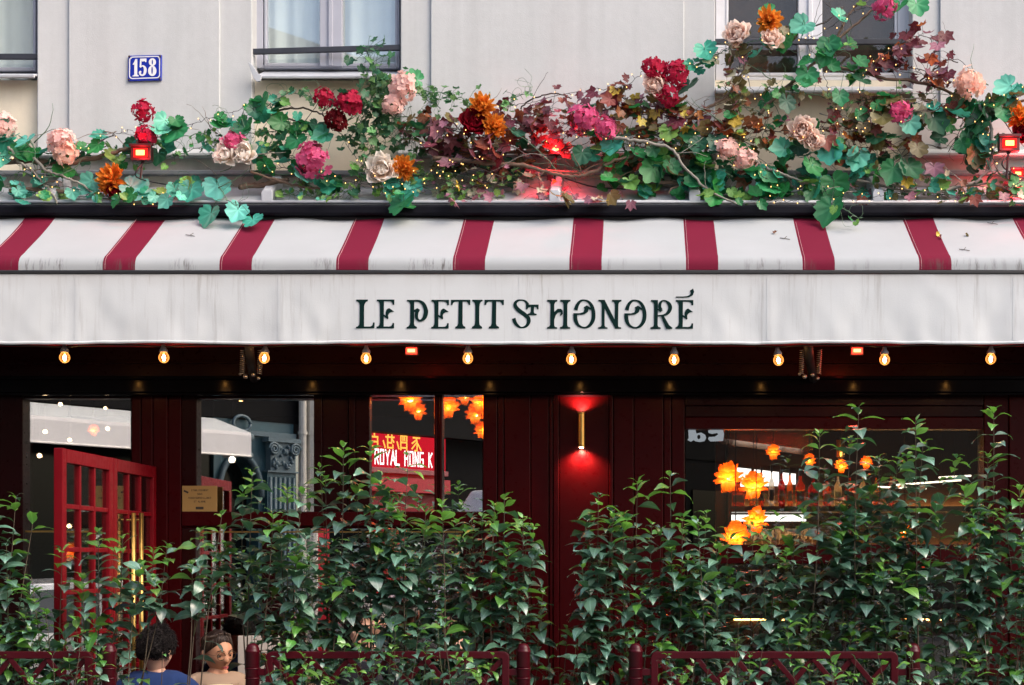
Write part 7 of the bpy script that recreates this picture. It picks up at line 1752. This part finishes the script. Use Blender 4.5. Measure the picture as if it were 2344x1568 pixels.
# lapels, collar and a cream top lie on the jacket's chest
jk = next(o for o in wom.children if o.name.startswith("jacket"))
def on_chest(name, fn, mat, off):
    m = MB(); m.grid(fn, 6, 10); o = m.build(name, mat, wom, smooth=True, fix=False)
    w = o.modifiers.new("wrap", 'SHRINKWRAP'); w.target = jk; w.wrap_method = 'NEAREST_SURFACEPOINT'; w.wrap_mode = 'ABOVE_SURFACE'; w.offset = off
    sl = o.modifiers.new("thickness", 'SOLIDIFY'); sl.thickness = .006; sl.offset = 1
M_LAPEL = pm("tan_lapel", (.27, .18, .12), .8)
on_chest("cream_top", lambda u, v: atw(lerp(-.075, .075, u) * (1 - .85 * v), .12 + .06 * v, shw + .02 - .26 * v), M_TOP, .002)
for sx in (-1, 1):
    on_chest("lapel", lambda u, v: atw(sx * (lerp(.070, .004, v) + lerp(0, .050 + .02 * sin(pi * v), u)), .12 + .06 * v, shw + .03 - .26 * v), M_LAPEL, .006)
# two people deeper on the terrace, half hidden by the shrubs
p3 = P(853, 1412, -.55); s3, hf3, at3, sh3 = seated("grey haired person resting the face on a hand, half hidden by the middle shrubs", p3.x, -.55, radians(160), p3.z - .02, .2, -.15, M_SKIN3, M_COATD, .03, "coat")
hair_shell(s3, hf3, M_HAIRG, "grey_hair", 1.9, .95, .012, .005, 8, 500)
h3 = [hf3 @ Vector((.045, .105, -.14)), hf3 @ Vector((.040, .112, -.07))]; he = [(0, 1)]; hr = [.022, (.030, .016)]
for q in range(4):
    k = len(h3); b = hf3 @ Vector((.062 - .016 * q, .108, -.045)); h3 += [b, hf3 @ Vector((.066 - .018 * q, .108, -.012)), hf3 @ Vector((.066 - .020 * q, .100, .018 - .006 * abs(q - 1)))]; he += [(1, k), (k, k + 1), (k + 1, k + 2)]; hr += [.009, .008, .007]
k = len(h3); h3 += [hf3 @ Vector((.072, .098, -.085)), hf3 @ Vector((.080, .085, -.05))]; he += [(1, k), (k, k + 1)]; hr += [.010, .008]
skin_mesh("raised_hand", h3, he, hr, M_SKIN3, s3, 1)
p4 = P(1052, 1408, -.60); s4, hf4, at4, sh4 = seated("dark haired person in profile facing left, half hidden beside the middle window's right frame", p4.x, -.60, radians(95), p4.z - .02, .1, -.1, M_SKIN3, M_COATD, .02, "coat")
hair_shell(s4, hf4, M_HAIR, "short_dark_hair", 1.9, 1.0, .012, .004, 11, 500)
# bistro chairs under them
M_CHAIR = pm("dark_bistro_chair", (.05, .02, .012), .5, var=.3); M_PALE = pm("pale_menu_panel", (.52, .47, .42), .7, var=.08)
for i, (q, yaw, lab) in enumerate(((man, 0.05, "dark bistro chair under the curly haired person"), (wom, radians(200), "dark bistro chair under the woman in the tan jacket"), (s3, radians(160), "dark bistro chair under the grey haired person"), (s4, radians(95), "dark bistro chair under the dark haired person in profile"))):
    o = q.location; R = Matrix.Rotation(yaw, 3, 'Z'); t = thing("bistro_chair", lab, "chair", (o.x, o.y, 0), "bistro chairs on the terrace"); W = lambda a, b, c: Vector((o.x, o.y, 0)) + R @ Vector((a, b, c))
    m = MB(lambda v: W(v.x, v.y, v.z)); m.lathe([(.0001, .36), (.21, .36), (.22, .375), (.21, .39), (.0001, .39)], (0, .03, 0), 'Z', 20); m.build("seat", M_CHAIR, t)
    for sx in (-1, 1):
        for sy in (-.14, .20):
            m = MB(lambda v: W(v.x, v.y, v.z)); m.tube([(sx * .15, sy, .36), (sx * .19, sy * 1.15, 0)], .014, 6); m.build("leg", M_CHAIR, t, smooth=True)
    m = MB(lambda v: W(v.x, v.y, v.z)); m.tube(catmull([(-.18, -.15, .38), (-.19, -.21, .62), (-.10, -.24, .80), (0, -.25, .82), (.10, -.24, .80), (.19, -.21, .62), (.18, -.15, .38)], 6), .013, 6); m.build("backrest", M_CHAIR, t, smooth=True)
pp = P(590, 1500, -.30); t = thing("menu_panel", "pale beige panel standing behind the woman, left of the barrier post", "panel", (pp.x, -.30, 0))
m = MB(); m.box(X(545, -.30), X(640, -.30), -.31, -.285, .35, H(1455, -.30)); m.build("board", M_PALE, t, bev=.004)
for px in (552, 632): m = MB(); m.box(X(px, -.3) - .012, X(px, -.3) + .012, -.284, -.262, 0, H(1470, -.3)); m.build("leg", M_CHAIR, t)
